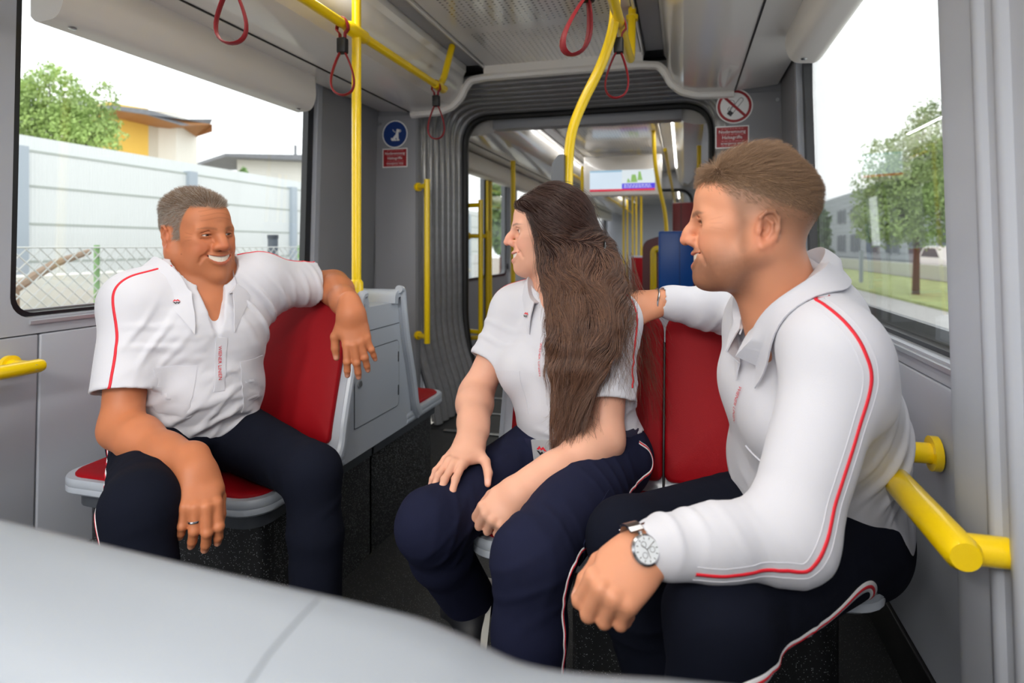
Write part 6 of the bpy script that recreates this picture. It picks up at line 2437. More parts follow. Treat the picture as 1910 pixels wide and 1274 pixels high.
    for h, k, a in ((J['HL'], KL, AL), (J['HR'], KR, AR)):
        Wt.add(k + (h - k) * 0.12 - up * 0.03, 0.10, nrm(h - k), 0.05, 0.006)
        Wt.add(h + (k - h) * 0.12, 0.15, nrm(nrm(k - h) + 0.4 * up), 0.055, 0.007)
        Wt.add(k + (a - k) * 0.3, 0.13, nrm(a - k), 0.06, 0.006)
    Tr.post = Wt
    Tr.cut(AL + nrm(AL - KL) * 0.02, nrm(AL - KL)) if False else None
    Tr.cut_near(AL, nrm(AL - KL), AL, 0.16); Tr.cut_near(AR, nrm(AR - KR), AR, 0.16)
    p, qd = Tr.mesh(0.0045)
    tr = quick_mesh('trousers', [(relax(p, qd, 1), qd)], M['navy_dk'], P)
    b0 = T(0.0, 0.2, -0.05)
    pth = spline([T(0.02, 0.2, 0.05), T(0.03, 0.2, -0.02), J['HL'] + left * 0.1 + (KL - J['HL']) * 0.15 + up * 0.03, J['HL'] + (KL - J['HL']) * 0.5 + left * 0.1 + up * 0.01,
                  KL + left * 0.10 - up * 0.005 - nrm(KL - J['HL']) * 0.02, KL + (AL - KL) * 0.16 + left * 0.1, KL + (AL - KL) * 0.5 + left * 0.1, AL + left * 0.1 + (KL - AL) * 0.05], 8)
    stripe(tr, Tr, Tr.project(pth, 8), 0.019, 0.006)
    for k, a in ((KL, AL), (KR, AR)):
        f = nrm(A(vec(-1, 0, -0.35)))
        h_ = a - f * 0.05; h_[2] = 0.004; t_ = a + f * 0.21; t_[2] = 0.004
        shoe(P, h_, t_, (0, 0, 1))
    return P


build_young_man()
# ------------------------------------------------------------------ the older man on the left
def build_older_man():
    J = dict(hip=A(at(352, 806, 1.66)), HL=A(at(428, 806, 1.73)), HR=A(at(285, 830, 1.58)),
             SL=A(at(492, 528, 1.76)), SR=A(at(250, 572, 1.52)), N=A(at(372, 535, 1.64)))
    EL, WL = A(at(622, 532, 1.95)), A(at(655, 582, 1.70))
    ER, WR = A(at(226, 800, 1.42)), A(at(366, 872, 1.29))
    KL, AL = A(at(588, 885, 1.45)), A(at(590, 1235, 1.44))
    KR, AR = A(at(262, 950, 1.20)), A(at(262, 1330, 1.20))
    print('older man', bone(J['SL'], EL, WL), '|', bone(J['SR'], ER, WR), '|', bone(J['HL'], KL, AL), '|', bone(J['HR'], KR, AR), '| sh', bone(J['SL'], J['SR']), 'tr', bone(J['hip'], (J['SL'] + J['SR']) / 2))
    P = thing('person', 'older man with short grey hair in a white polo shirt, sitting by the left window', 'person', (float(J['hip'][0]), float(J['hip'][1]), 0.0))
    F = Frame(A(at(366, 437, 1.64)), A(vec(0.89, -0.03, -0.45)), A(vec(-0.10, 1, -0.02)))
    F.k = 1.0
    q = dict(eye=0.0021, mouth=1.35, mouth_w=1.1, chin=0.004, chin_z=-0.013, jaw=1.0, wide=0.95, full=0.35, nose_w=1.18, nose_l=-0.002, ear=1.08, ear_x=-0.012, ear_z=-0.008, brow=(112, 74, 52), brow_a=0.6, brow_z=0.0155, brow_w=0.0036,
             stubble=0.16, stubble_c=(120, 88, 70), red=(190, 92, 66), lip=(172, 84, 72), crow=0.32, crease=(128, 70, 46), wrinkle=(0.042, 0.054, 0.066), hair_c=(128, 112, 98),
             moles=((0.035, -0.068, -0.048, 0.0022), (0.06, -0.05, 0.068, 0.0016)), lash=0.6)

    def zl(x, y):                                            # lower edge of the hair
        return np.where(x > 0.05, 0.070 + 0.10 * np.abs(y), np.where(x > 0.030, 0.070 - (0.05 - x) / 0.02 * 0.055, np.where(x > 0.008, -0.012, np.where(x > -0.045, 0.026, -0.052 - 0.2 * (x + 0.045)))))
    q['scalp'] = lambda x, y, z: 0.85 * sstep(-0.006, 0.006, z - zl(x, y))
    S = SDF(); head_sdf(S, F, q)
    N = J['N']
    torso_prims(S, J, -0.006, 'm', 0.015)
    R, T, H = J['R'], J['T'], J['H']
    up, left, fw = R[:, 2], R[:, 1], R[:, 0]
    S.rc(F.p(-0.022, 0, -0.05), N - up * 0.01 - fw * 0.02, 0.060, 0.064, 0.03)
    S.rc(F.p(-0.012, 0, -0.085), N + fw * 0.018 - up * 0.025, 0.044, 0.054, 0.025)
    for s in (-1, 1):
        S.rc(F.p(-0.02, s * 0.045, -0.05), N + fw * 0.07 - up * 0.03 + left * 0.01 * s, 0.013, 0.014, 0.03)
    hi = np.array([9, 9, 9.0]); lo = np.array([-9, -9, N[2] - 0.17])
    p1, q1 = S.mesh(0.002, lo, hi); p1 = relax(p1, q1, 1)
    nails = []
    SA = SDF()
    HLf = Frame(WL, A(vec(0.22, -0.93, -0.20)), A(vec(0.22, 0.18, -0.95)), mirror=True); HLf.k = 1.02
    hand_sdf(SA, HLf, ((10, 14, 8), (14, 14, 8), (16, 16, 8), (14, 18, 8)), thumb=((0.75, 0.62, -0.2), (0.97, 0.15, -0.25), (0.98, 0.05, -0.25)), nails=nails, spread=(9, 2, -4, -12), fat=1.06)
    HRf = Frame(WR, A(vec(0.42, -0.62, -0.58)), A(vec(0.45, 0.72, -0.55))); HRf.k = 1.04
    hand_sdf(SA, HRf, ((38, 26, 12), (42, 26, 12), (44, 28, 12), (44, 30, 14)), thumb=((0.85, 0.35, -0.5), (0.9, 0.0, -0.5), (0.9, -0.1, -0.5)), nails=nails, spread=(6, 2, -3, -8), fat=1.06)
    for s, e, w, H_ in ((J['SL'], EL, WL, HLf), (J['SR'], ER, WR, HRf)):
        arm_prims(SA, s, e, w, H_, 1.02)
    p2, q2 = SA.mesh(0.0021); p2 = relax(p2, q2, 1)
    SB = SDF(); torso_prims(SB, J, -0.014, 'm', 0.01)
    for h, k, a in ((J['HL'], KL, AL), (J['HR'], KR, AR)): leg_prims(SB, h, k, a, 0.075, 0.05, 0.045, 0.038)
    p3, q3 = SB.mesh(0.007)

    def col(V):
        c = skin_base(V, (190, 118, 80), 32, 0.07)
        c = face_colors(V, F, q, c)
        return paint_nails(V, c, nails, (230, 172, 150))
    quick_mesh('body', [(p1, q1), (p2, q2), (p3, q3)], M['skin_a'], P, col)
    finish_head(P, F, q, 'skin_a', (70, 56, 44), A(vec(0.95, -0.04, -0.25)))
    # short grey hair, a little spiky on top
    rs = np.random.RandomState(6)
    L = F.inv(p1)
    x, y, z = L.T
    w = sstep(-0.006, 0.008, z - zl(x, y)) * (np.linalg.norm(L, axis=1) < 0.14) * (np.abs(y) < 0.085)
    earz = (np.abs(y) > 0.079) & (x > -0.035) & (x < 0.012) & (z < 0.032)
    w = w * ~earz
    ok = np.where(w > 0.03)[0]
    nr = S.grad(p1[ok], 0.004)
    NS = 15000
    pick = rs.choice(len(ok), NS, p=w[ok] / w[ok].sum())
    R0 = p1[ok][pick] + rs.normal(size=(NS, 3)) * 0.0008
    N0 = nr[pick]; Lr = L[ok][pick]
    topm = sstep(0.05, 0.085, Lr[:, 2])

    def paths_for(sel):
        def paths(R0):
            n = len(R0); N_, L_ = N0[sel], Lr[sel]
            t = np.linspace(0, 1, 6)[None, :, None]
            top = sstep(0.045, 0.09, L_[:, 2])[:, None]
            ln = (0.007 + 0.013 * top) * rs.uniform(0.7, 1.2, n)[:, None]
            nz = Noise(19, 14, 40, 140)(R0)[:, None]
            comb = np.concatenate([-0.8 + 0.0 * top, 0.6 * nz, -0.6 * (1 - top)], 1) @ F.R.T
            comb -= N_ * (comb * N_).sum(1)[:, None]
            d0 = N_ * (0.35 + 0.75 * top) + comb * 0.7 + rs.normal(size=(n, 3)) * 0.2
            d0 /= np.linalg.norm(d0, axis=1)[:, None]
            return R0[:, None] + (d0[:, None] * t + (comb * 0.35 - N_ * 0.2)[:, None] * t * t) * ln[:, None]
        return paths
    dark = rs.uniform(0, 1, NS) < (0.15 + 0.55 * topm)
    for nm, sel, c_ in (('hair', dark, (122, 98, 78)), ('grey_hair', ~dark, (168, 158, 148))):
        strands(nm, R0[sel], paths_for(sel), hair_mat(nm + '_short', c_, 0.5, 0.3), P, 0.00028, 6)

    # ---------------- polo shirt
    C = SDF()
    torso_prims(C, J, 0.008, 'm', 0.022, 0.05)
    C.ell(T(0.0, 0, 0.13), (0.150, 0.162, 0.11), R, 0.05)
    hemL, dL = sleeve(C, J['SL'], EL, 0.66, 0.068, 0.072)
    hemR, dR = sleeve(C, J['SR'], ER, 0.72, 0.068, 0.075)
    C.rc(N + up * 0.030 + left * 0.055 - fw * 0.01, J['SL'] + up * 0.020 - left * 0.03, 0.046, 0.058, 0.05)
    C.rc(N + up * 0.030 - left * 0.055 - fw * 0.01, J['SR'] + up * 0.020 + left * 0.03, 0.046, 0.058, 0.05)
    Wk = Wrinkles(61, 0.0012)
    Wk.add(J['SL'] - up * 0.09 + fw * 0.05, 0.12, nrm(0.8 * left + 0.6 * up), 0.05, 0.0065)
    Wk.add(J['SR'] - up * 0.10 + fw * 0.06, 0.10, nrm(left - 0.5 * up), 0.05, 0.005)
    Wk.add(T(0.13, -0.02, H * 0.22), 0.16, nrm(up + 0.5 * left), 0.065, 0.005)
    Wk.add(T(0.10, 0.12, H * 0.35), 0.16, nrm(up * 0.6 + left * 0.6 + fw * 0.3), 0.06, 0.006)
    Wk.add(T(0.12, -0.12, H * 0.30), 0.13, nrm(up * 0.8 - left * 0.5), 0.05, 0.005)
    Wk.add(J['SL'] + dL * 0.13, 0.11, dL + 0.4 * up, 0.04, 0.005)
    Wk.add(J['SR'] + dR * 0.14, 0.11, dR + 0.3 * fw, 0.06, 0.004)
    Wk.add(T(0.13, 0.0, 0.05), 0.20, up, 0.05, 0.004)
    C.post = Wk
    C.cut_near(T(0, 0, 0.02), -up, T(0, 0, -0.10), 0.26)
    nk = N + up * 0.032
    C.cut_near(nk, nrm(up * 0.9 + fw * 0.3), nk + up * 0.04 + fw * 0.02, 0.082)
    C.chain([N + fw * 0.08 + up * 0.01, N + fw * 0.13 - up * 0.055, N + fw * 0.165 - up * 0.115], [0.034, 0.016, 0.003], 0.006, 's')
    C.rc(N + up * 0.10, N - up * 0.02 + fw * 0.012, 0.056, 0.056, 0.004, 's')
    p, qd = C.mesh(0.0034)
    shirt = quick_mesh('polo_shirt', [(relax(p, qd, 1), qd)], M['cloth'], P)
    Fc = Frame(A(at(366, 522, 1.645)), nrm(fw * 0.95 + up * 0.0), nrm(up + 0.15 * fw))
    _, CV = collar('collar', shirt, C, Fc, 0.082, 0.080, M['cloth'], hs=0.03, leaf=0.060, tip=0.026, open_=30, slope=0.62, back=0.028)
    # placket edge, lettering, pockets, piping
    tpl = [N + fw * 0.16 - up * 0.105, N + fw * 0.19 - up * 0.19]
    patch('placket', shirt, C, [tpl[0] - left * 0.004, tpl[0] + left * 0.024, tpl[1] + left * 0.022 - up * 0.045, tpl[1] - left * 0.006 - up * 0.045], M['cloth'], 0.0006, 0.0012)
    cloth_text(shirt, C, 'WIENER LINIEN', N + fw * 0.16 - up * 0.125 + left * 0.006, N + fw * 0.19 - up * 0.205 + left * 0.006, 0.012, M['label_red'], fw)
    for s in (-1, 1):
        patch('pocket', shirt, C, [T(0.15, s * 0.055, H * 0.60), T(0.13, s * 0.150, H * 0.60), T(0.13, s * 0.146, H * 0.60 - 0.115), T(0.15, s * 0.062, H * 0.60 - 0.125)], M['cloth'], 0.0, 0.0012)
    for s, Sx, e, h_, d_ in ((1, J['SL'], EL, hemL, dL), (-1, J['SR'], ER, hemR, dR)):
        sd = left * s
        if s < 0:
            ref = [N + sd * 0.075 + up * 0.03 + fw * 0.01, Sx + up * 0.08 - sd * 0.02 + fw * 0.02, Sx + sd * 0.05 + up * 0.045 + fw * 0.035, Sx + d_ * 0.07 + fw * 0.06 + sd * 0.045, h_ - d_ * 0.02 + fw * 0.06 + sd * 0.05, h_ - d_ * 0.002 + fw * 0.06 + sd * 0.05]
        else:
            ref = [N + sd * 0.075 + up * 0.03, Sx + up * 0.08 - sd * 0.01, Sx + d_ * 0.08 + up * 0.08, h_ - d_ * 0.002 + up * 0.08]
        path = spline(C.project(np.array(ref), 8), 8)
        piping('piping', C, path, shirt, 0.006, 0.0010, M['pipe_red'])
    for h_, d_, r_ in ((hemL, dL, 0), (hemR, dR, 0)):
        pass
    # emblem on the collar point
    c0 = CV[2, -3]; c1 = CV[5, -3]
    i_ = len(CV) - 4
    emblem(shirt, (CV[i_, -2] + CV[i_ - 1, -3]) / 2, C.grad(CV[i_, -2][None], 0.006)[0], 0.008)
    ringc = HRf.p(0.105, -0.0130, -0.017)
    rg = thing('wedding_ring', 'plain metal ring on the older man\'s right hand', 'ring', tuple(ringc))
    a_ = radians(44); ax = HRf.R @ np.array((cos(a_), -0.05, -sin(a_)))
    e1 = HRf.R[:, 1]; e2 = np.cross(ax, e1)
    b = MB(); b.tube([Vector(ringc + (e1 * cos(t_) + e2 * sin(t_)) * 0.0118) for t_ in np.linspace(0, 2 * pi, 30)[:-1]], 0.0016, 8, closed=True, up=tuple(ax), flat=1.6)
    obj('band', b, M['silver'], rg)

    # ---------------- trousers
    Tr = SDF()
    Tr.ell(T(-0.02, 0, -0.01), (0.140, 0.185, 0.11), R, 0.04)
    Tr.ell(T(0.0, 0, 0.03), (0.152, 0.174, 0.07), R, 0.03)
    leg_prims(Tr, J['HL'], KL, AL, 0.094, 0.067, 0.064, 0.057)
    leg_prims(Tr, J['HR'], KR, AR, 0.094, 0.068, 0.066, 0.060)
    Wt = Wrinkles(87, 0.0014, 0.6, 2.2, 1.5)
    for h, k, a in ((J['HL'], KL, AL), (J['HR'], KR, AR)):
        Wt.add(k + (h - k) * 0.15 - up * 0.03, 0.10, nrm(h - k), 0.05, 0.005)
        Wt.add(h + (k - h) * 0.15, 0.15, nrm(nrm(k - h) + 0.5 * up), 0.055, 0.007)
        Wt.add(k + (a - k) * 0.25, 0.12, nrm(a - k), 0.06, 0.005)
    Tr.post = Wt
    Tr.cut_near(AL, nrm(AL - KL), AL, 0.16); Tr.cut_near(AR, nrm(AR - KR), AR, 0.16)
    p, qd = Tr.mesh(0.0045)
    tr = quick_mesh('trousers', [(relax(p, qd, 1), qd)], M['navy_dk'], P)
    sd = -left
    ln = nrm(KR - J['HR'])
    outw = nrm(np.cross(ln, (0, 0, 1))); outw = outw if outw @ sd > 0 else -outw
    pth = spline([T(0.0, -0.2, 0.04), T(0.02, -0.2, -0.02), J['HR'] + outw * 0.1 + ln * 0.12, J['HR'] + (KR - J['HR']) * 0.6 + outw * 0.1,
                  KR + outw * 0.1 - ln * 0.02, KR + (AR - KR) * 0.12 + outw * 0.1, KR + (AR - KR) * 0.5 + outw * 0.1, AR + outw * 0.1 + (KR - AR) * 0.06], 8)
    stripe(tr, Tr, Tr.project(pth, 8), 0.017, 0.006)
    for k, a in ((KL, AL), (KR, AR)):
        f = nrm(A(vec(0.35, 0, -0.9)) if a is AR else A(vec(0.5, 0, -0.85)))
        h_ = a - f * 0.06; h_[2] = 0.004; t_ = a + f * 0.21; t_[2] = 0.004
        shoe(P, h_, t_, (0, 0, 1))
    return P


def emblem(parent, c, n, r):
    """the small red and black round mark of the uniform"""
    c, n = A(c), nrm(n)
    u = nrm(np.array((0, 0, 1.0)) - n * n[2]); s = np.cross(u, n)
    obs = []
    zig = [(-1.1, 0.10), (-0.50, 0.80), (-0.12, 0.42), (0.28, 0.80), (1.1, 0.10), (0.55, 0.10), (0.27, 0.36), (-0.08, 0.06), (-0.42, 0.36), (-0.62, 0.10)]
    for nm, sg, m in (('emblem_red', 1, 'label_red'), ('emblem_black', -1, 'sign_black')):
        b = MB()
        b.add([c + n * 0.0040 + s * a * r * sg + u * b_ * r * sg for a, b_ in zig], [(0, 1, 8, 9), (1, 2, 7, 8), (2, 3, 6, 7), (3, 4, 5, 6)])
        obs.append(obj(nm, b, M[m], parent, smooth=False))
    return obs


build_older_man()
# ------------------------------------------------------------------ the woman in the middle
def build_woman():
    J = dict(hip=A(at(1078, 838, 1.48)), HL=A(at(1132, 862, 1.41)), HR=A(at(1018, 838, 1.56)),
             SL=A(at(1138, 605, 1.42)), SR=A(at(962, 585, 1.62)), N=A(at(1050, 552, 1.53)))
    EL, WL = A(at(1128, 822, 1.34)), A(at(972, 914, 1.23))
    ER, WR = A(at(887, 735, 1.56)), A(at(880, 820, 1.37))
    KL, AL = A(at(985, 1050, 1.06)), A(at(992, 1460, 1.08))
    KR, AR = A(at(792, 985, 1.22)), A(at(880, 1125, 1.46))
    print('woman', bone(J['SL'], EL, WL), '|', bone(J['SR'], ER, WR), '|', bone(J['HL'], KL, AL), '|', bone(J['HR'], KR, AR), '| sh', bone(J['SL'], J['SR']), 'tr', bone(J['hip'], (J['SL'] + J['SR']) / 2))
    P = thing('person', 'woman with long dark wavy hair in a white polo shirt, sitting in the middle', 'person', (float(J['hip'][0]), float(J['hip'][1]), 0.0))
    F = Frame(A(at(1024, 432, 1.57)), A(vec(-1, -0.01, -0.04)), A(vec(-0.02, 1, 0)))
    F.k = 0.94
    q = dict(eye=0.0044, mouth=1.35, mouth_w=1.12, mouth_z=-0.005, jaw=0.88, chin_z=-0.003, wide=0.94, nose_l=0.004, nose_w=0.88, nose_z=0.001, ear=0.9, brow=(52, 36, 30), brow_a=0.8, brow_w=0.0026, brow_z=0.0165,
             red=(224, 132, 116), lip=(198, 98, 98), crow=0.12, hair_c=(46, 30, 25), crease=(190, 120, 100))
    q['scalp'] = lambda x, y, z: 0.95 * np.maximum(sstep(-0.004, 0.004, z - (0.074 + 0.1 * np.abs(y))) * (x > 0.03), (1 - sstep(0.025, 0.045, x - 0.25 * z)) * sstep(-0.05, -0.02, z))
    S = SDF(); head_sdf(S, F, q)
    N = J['N']
    torso_prims(S, J, -0.004, 'f')
    R, T, H = J['R'], J['T'], J['H']
    up, left, fw = R[:, 2], R[:, 1], R[:, 0]
    S.rc(F.p(-0.022, 0, -0.05), N - up * 0.005 - fw * 0.01, 0.047, 0.052, 0.03)
    S.rc(F.p(0.0, 0, -0.08), N + fw * 0.02 - up * 0.02, 0.034, 0.042, 0.03)
    hi = np.array([9, 9, 9.0]); lo = np.array([-9, -9, N[2] - 0.13])
    p1, q1 = S.mesh(0.002, lo, hi); p1 = relax(p1, q1, 1)
    nails = []
    SA = SDF()
    HLf = Frame(WL, A(vec(-0.78, -0.50, -0.32)), A(vec(-0.35, 0.42, -0.85)), mirror=True); HLf.k = 0.92
    hand_sdf(SA, HLf, ((58, 62, 25), (62, 60, 25), (64, 58, 25), (66, 54, 25)), thumb=((0.8, 0.4, -0.5), (0.88, 0.0, -0.55), (0.85, -0.2, -0.55)), nails=nails, spread=(4, 1, -3, -7), fat=0.94)
    HRf = Frame(WR, A(vec(-0.44, -0.33, -0.80)), A(vec(-0.25, 0.85, -0.45))); HRf.k = 0.92
    hand_sdf(SA, HRf, ((10, 18, 12), (12, 20, 12), (14, 20, 12), (16, 22, 14)), thumb=((0.55, 0.82, -0.12), (0.75, 0.60, -0.3), (0.85, 0.35, -0.4)), nails=nails, spread=(9, 2, -5, -13), fat=0.94)
    for s, e, w, H_ in ((J['SL'], EL, WL, HLf), (J['SR'], ER, WR, HRf)):
        arm_prims(SA, s, e, w, H_, 0.92)
    p2, q2 = SA.mesh(0.0021); p2 = relax(p2, q2, 1)
    SB = SDF(); torso_prims(SB, J, -0.012, 'f')
    for h, k, a in ((J['HL'], KL, AL), (J['HR'], KR, AR)): leg_prims(SB, h, k, a, 0.07, 0.05, 0.045, 0.035)
    p3, q3 = SB.mesh(0.007)

    def col(V):
        c = skin_base(V, (228, 172, 146), 33, 0.05)
        c = face_colors(V, F, q, c)
        return paint_nails(V, c, nails, (240, 190, 176))
    quick_mesh('body', [(p1, q1), (p2, q2), (p3, q3)], M['skin_b'], P, col)
    finish_head(P, F, q, 'skin_b', (64, 50, 38), A(vec(-1, 0.02, 0.0)))

    # ---------------- polo shirt
    C = SDF()
    torso_prims(C, J, 0.008, 'f', 0.0, 0.045)
    C.ell(T(0.0, 0, 0.105), (0.118, 0.150, 0.10), R, 0.04)
    hemL, dL = sleeve(C, J['SL'], EL, 0.66, 0.062, 0.069)
    hemR, dR = sleeve(C, J['SR'], ER, 0.62, 0.060, 0.062)
    C.rc(N + up * 0.020 + left * 0.045 - fw * 0.01, J['SL'] + up * 0.015 - left * 0.03, 0.036, 0.048, 0.04)
    C.rc(N + up * 0.020 - left * 0.045 - fw * 0.01, J['SR'] + up * 0.015 + left * 0.03, 0.036, 0.048, 0.04)
    Wk = Wrinkles(71, 0.0011)
    Wk.add(J['SL'] - up * 0.08 + fw * 0.05, 0.09, nrm(0.8 * left + 0.6 * up), 0.045, 0.004)
    Wk.add(T(0.10, 0.0, H * 0.28), 0.14, nrm(up + 0.5 * left), 0.05, 0.005)
    Wk.add(T(0.05, 0.11, H * 0.25), 0.13, nrm(up * 0.9 + fw * 0.4), 0.045, 0.005)
    Wk.add(J['SL'] + dL * 0.12, 0.10, dL + 0.4 * up, 0.05, 0.0035)
    Wk.add(J['SR'] + dR * 0.10, 0.09, dR + 0.4 * fw, 0.04, 0.0035)
    C.post = Wk
    C.cut_near(T(0, 0, 0.035), -up, T(0, 0, -0.09), 0.25)
    nk = N + up * 0.028
    C.cut_near(nk, nrm(up * 0.9 + fw * 0.3), nk + up * 0.04 + fw * 0.02, 0.07)
    C.chain([N + fw * 0.065 + up * 0.01, N + fw * 0.10 - up * 0.05], [0.030, 0.006], 0.006, 's')
    C.rc(N + up * 0.10, N - up * 0.02 + fw * 0.01, 0.050, 0.053, 0.004, 's')
    p, qd = C.mesh(0.0034)
    shirt = quick_mesh('polo_shirt', [(relax(p, qd, 1), qd)], M['cloth'], P)
    Fc = Frame(N + up * 0.008, fw, nrm(up + 0.1 * fw))
    _, CV = collar('collar', shirt, C, Fc, 0.062, 0.062, M['cloth'], hs=0.026, leaf=0.05, tip=0.022, open_=26, slope=0.5, back=0.02)
    i = len(CV) - 3
    emblem(shirt, (CV[i, -2] + CV[i - 1, -3]) / 2, C.grad(CV[i, -2][None], 0.006)[0], 0.009)
    for s, Sx, h_, d_ in ((1, J['SL'], hemL, dL), (-1, J['SR'], hemR, dR)):
        sd = left * s
        if s > 0:
            ref = [N + sd * 0.065 + up * 0.02, Sx + up * 0.06 - sd * 0.02 - fw * 0.01, Sx + sd * 0.06 + up * 0.02 - fw * 0.0, Sx + d_ * 0.08 + sd * 0.07 - fw * 0.005, h_ - d_ * 0.002 + sd * 0.06 - fw * 0.004]
        else:
            ref = [N + sd * 0.065 + up * 0.02, Sx + up * 0.06 - sd * 0.01, Sx + d_ * 0.06 + up * 0.06 + sd * 0.03]
        path = spline(C.project(np.array(ref), 8), 8)
        piping('piping', C, path, shirt, 0.006, 0.0010, M['pipe_red'])
    patch('pocket', shirt, C, [T(0.14, -0.035, H * 0.66), T(0.10, -0.125, H * 0.66), T(0.10, -0.122, H * 0.66 - 0.105), T(0.14, -0.04, H * 0.66 - 0.105)], M['cloth'], 0.0, 0.0012)
    cloth_text(shirt, C, 'WIENER LINIEN', N + fw * 0.13 - up * 0.10 + left * 0.004, N + fw * 0.15 - up * 0.18 + left * 0.004, 0.011, M['label_red'], fw)

    # ---------------- trousers, belt
    Tr = SDF()
    Tr.ell(T(-0.02, 0, -0.02), (0.130, 0.182, 0.11), R, 0.04)
    Tr.ell(T(0.0, 0, 0.015), (0.128, 0.162, 0.07), R, 0.03)
    leg_prims(Tr, J['HL'], KL, AL, 0.090, 0.067, 0.066, 0.062)
    leg_prims(Tr, J['HR'], KR, AR, 0.090, 0.065, 0.064, 0.060)
    Wt = Wrinkles(97, 0.0014, 0.6, 2.2, 1.5)
    for h, k, a in ((J['HL'], KL, AL), (J['HR'], KR, AR)):
        Wt.add(k + (h - k) * 0.15 - up * 0.03, 0.10, nrm(h - k), 0.045, 0.005)
        Wt.add(h + (k - h) * 0.15, 0.14, nrm(nrm(k - h) + 0.5 * up), 0.05, 0.006)
        Wt.add(k + (a - k) * 0.25, 0.12, nrm(a - k), 0.05, 0.006)
    Tr.post = Wt
    Tr.cut_near(AL, nrm(AL - KL), AL, 0.16); Tr.cut_near(AR, nrm(AR - KR), AR, 0.16)
    p, qd = Tr.mesh(0.0045)
    tr = quick_mesh('trousers', [(relax(p, qd, 1), qd)], M['navy'], P)
    # belt with its square metal buckle
    B_ = SDF(); B_.ell(T(0.0, 0, 0.03), (0.132, 0.166, 0.12), R)
    ringp = [T(0.130 * cos(a), 0.164 * sin(a), 0.033) for a in np.linspace(0, 2 * pi, 48)[:-1]]
    b = MB(); b.tube([Vector(x_) for x_ in ringp], 0.0045, 8, closed=True, up=tuple(up), flat=4.2)
    obj('belt', b, M['belt'], tr)
    bc = T(0.139, 0.008, 0.030); bn = nrm(fw * 1.0 + left * 0.08)
    bs = nrm(np.cross(up, bn)); bu = np.cross(bn, bs)
    b = MB(); vs = [bc + bs * x_ * 0.027 + bu * y_ * 0.024 + bn * z_ for z_ in (-0.003, 0.003) for x_, y_ in ((-1, -1), (1, -1), (1, 1), (-1, 1))]
    b.add(vs, [(0, 1, 2, 3), (4, 5, 6, 7), (0, 1, 5, 4), (1, 2, 6, 5), (2, 3, 7, 6), (3, 0, 4, 7)])
    bk = obj('buckle', b, mat('buckle_steel', (196, 198, 202), 0.3, metal=0.35), tr)
    emblem(bk, bc, bn, 0.013)
    sd = left
    ln = nrm(KL - J['HL'])
    outw = nrm(np.cross(ln, (0, 0, 1))); outw = outw if outw @ sd > 0 else -outw
    pth = spline([T(0.0, 0.17, 0.02), J['HL'] + outw * 0.1 - ln * 0.02, J['HL'] + outw * 0.1 + ln * 0.12 - up * 0.02, J['HL'] + (KL - J['HL']) * 0.6 + outw * 0.1 - up * 0.02,
                  KL + outw * 0.1 - ln * 0.02, KL + (AL - KL) * 0.14 + outw * 0.1, KL + (AL - KL) * 0.5 + outw * 0.1, AL + outw * 0.1 + (KL - AL) * 0.06], 8)
    stripe(tr, Tr, Tr.project(pth, 8), 0.009, 0.0035)
    # cargo pocket on the near thigh
    patch('cargo_pocket', tr, Tr, [A(at(u_, v_, d_)) for u_, v_, d_ in ((1045, 1005, 1.12), (1136, 912, 1.22), (1158, 962, 1.22), (1075, 1050, 1.12))], M['navy'], 0.0006, 0.0016)
    f = nrm(A(vec(-0.9, 0, -0.45)))
    h_ = AL - f * 0.06; h_[2] = 0.004; t_ = AL + f * 0.19; t_[2] = 0.004
    shoe(P, h_, t_, (0, 0, 1))
    toe = A(at(876, 1262, 1.30)); toe[2] = 0.012
    heel = A(at(915, 1085, 1.47)); heel[2] = max(heel[2], 0.13)
    shoe(P, heel, heel + nrm(toe - heel) * 0.25, A(vec(-0.85, 0.2, -0.25)), 'shoe')

    # ---------------- long hair: crown swept to a tie at the back, waves falling over the near shoulder
    rs = np.random.RandomState(12)
    HB = SDF()
    HB.ell(F.p(-0.018, 0, 0.036), np.array((0.106, 0.084, 0.098)) * F.k, F.R, 0.02)
    HB.ell(F.p(-0.045, 0.0, -0.010), np.array((0.075, 0.084, 0.075)) * F.k, F.R, 0.03)
    HB.ell(F.p(-0.012, 0.050, -0.035), np.array((0.052, 0.045, 0.062)) * F.k, F.R, 0.03)
    HB.ell(F.p(0.060, 0.022, 0.072), np.array((0.036, 0.05, 0.022)) * F.k, F.R, 0.02)
    HB.ell(F.p(0.118, 0, -0.035), np.array((0.075, 0.14, 0.098)) * F.k, F.R, 0.008, 's')      # keep the face clear
    HB.ell(F.p(0.105, 0, -0.02), np.array((0.066, 0.058, 0.085)) * F.k, F.R, 0.008, 's')
    # the falling sheet of hair, laid over the shoulder and chest wherever they are
    edges = [(462, 1012, 1136), (500, 1018, 1145), (535, 1028, 1156), (570, 1036, 1152), (605, 1038, 1146), (645, 1032, 1138), (690, 1024, 1128), (735, 1030, 1108)]
    cols = 6
    G = np.zeros((len(edges), cols, 3))
    ds = np.arange(1.15, 1.70, 0.004)
    for r, (v, u0, u1) in enumerate(edges):
        for c in range(cols):
            u = u0 + (u1 - u0) * (c + 0.5) / cols
            ray = np.array([A(at(u, v, d)) for d in ds], np.float32)
            hit = np.where(np.minimum(C.ev(ray), S.ev(ray)) < 0.004)[0]
            base_d = 1.50 - 0.12 * min(1, (v - 462) / 130)
            d = ds[hit[0]] if len(hit) else base_d
            d = min(d, base_d + 0.06)
            G[r, c] = A(at(u, v, max(d - 0.012, 1.20)))
    for _ in range(2):
        G[1:-1] = (G[:-2] + 2 * G[1:-1] + G[2:]) / 4
    Gr = np.array([0.026, 0.027, 0.028, 0.027, 0.024, 0.020, 0.014, 0.006])
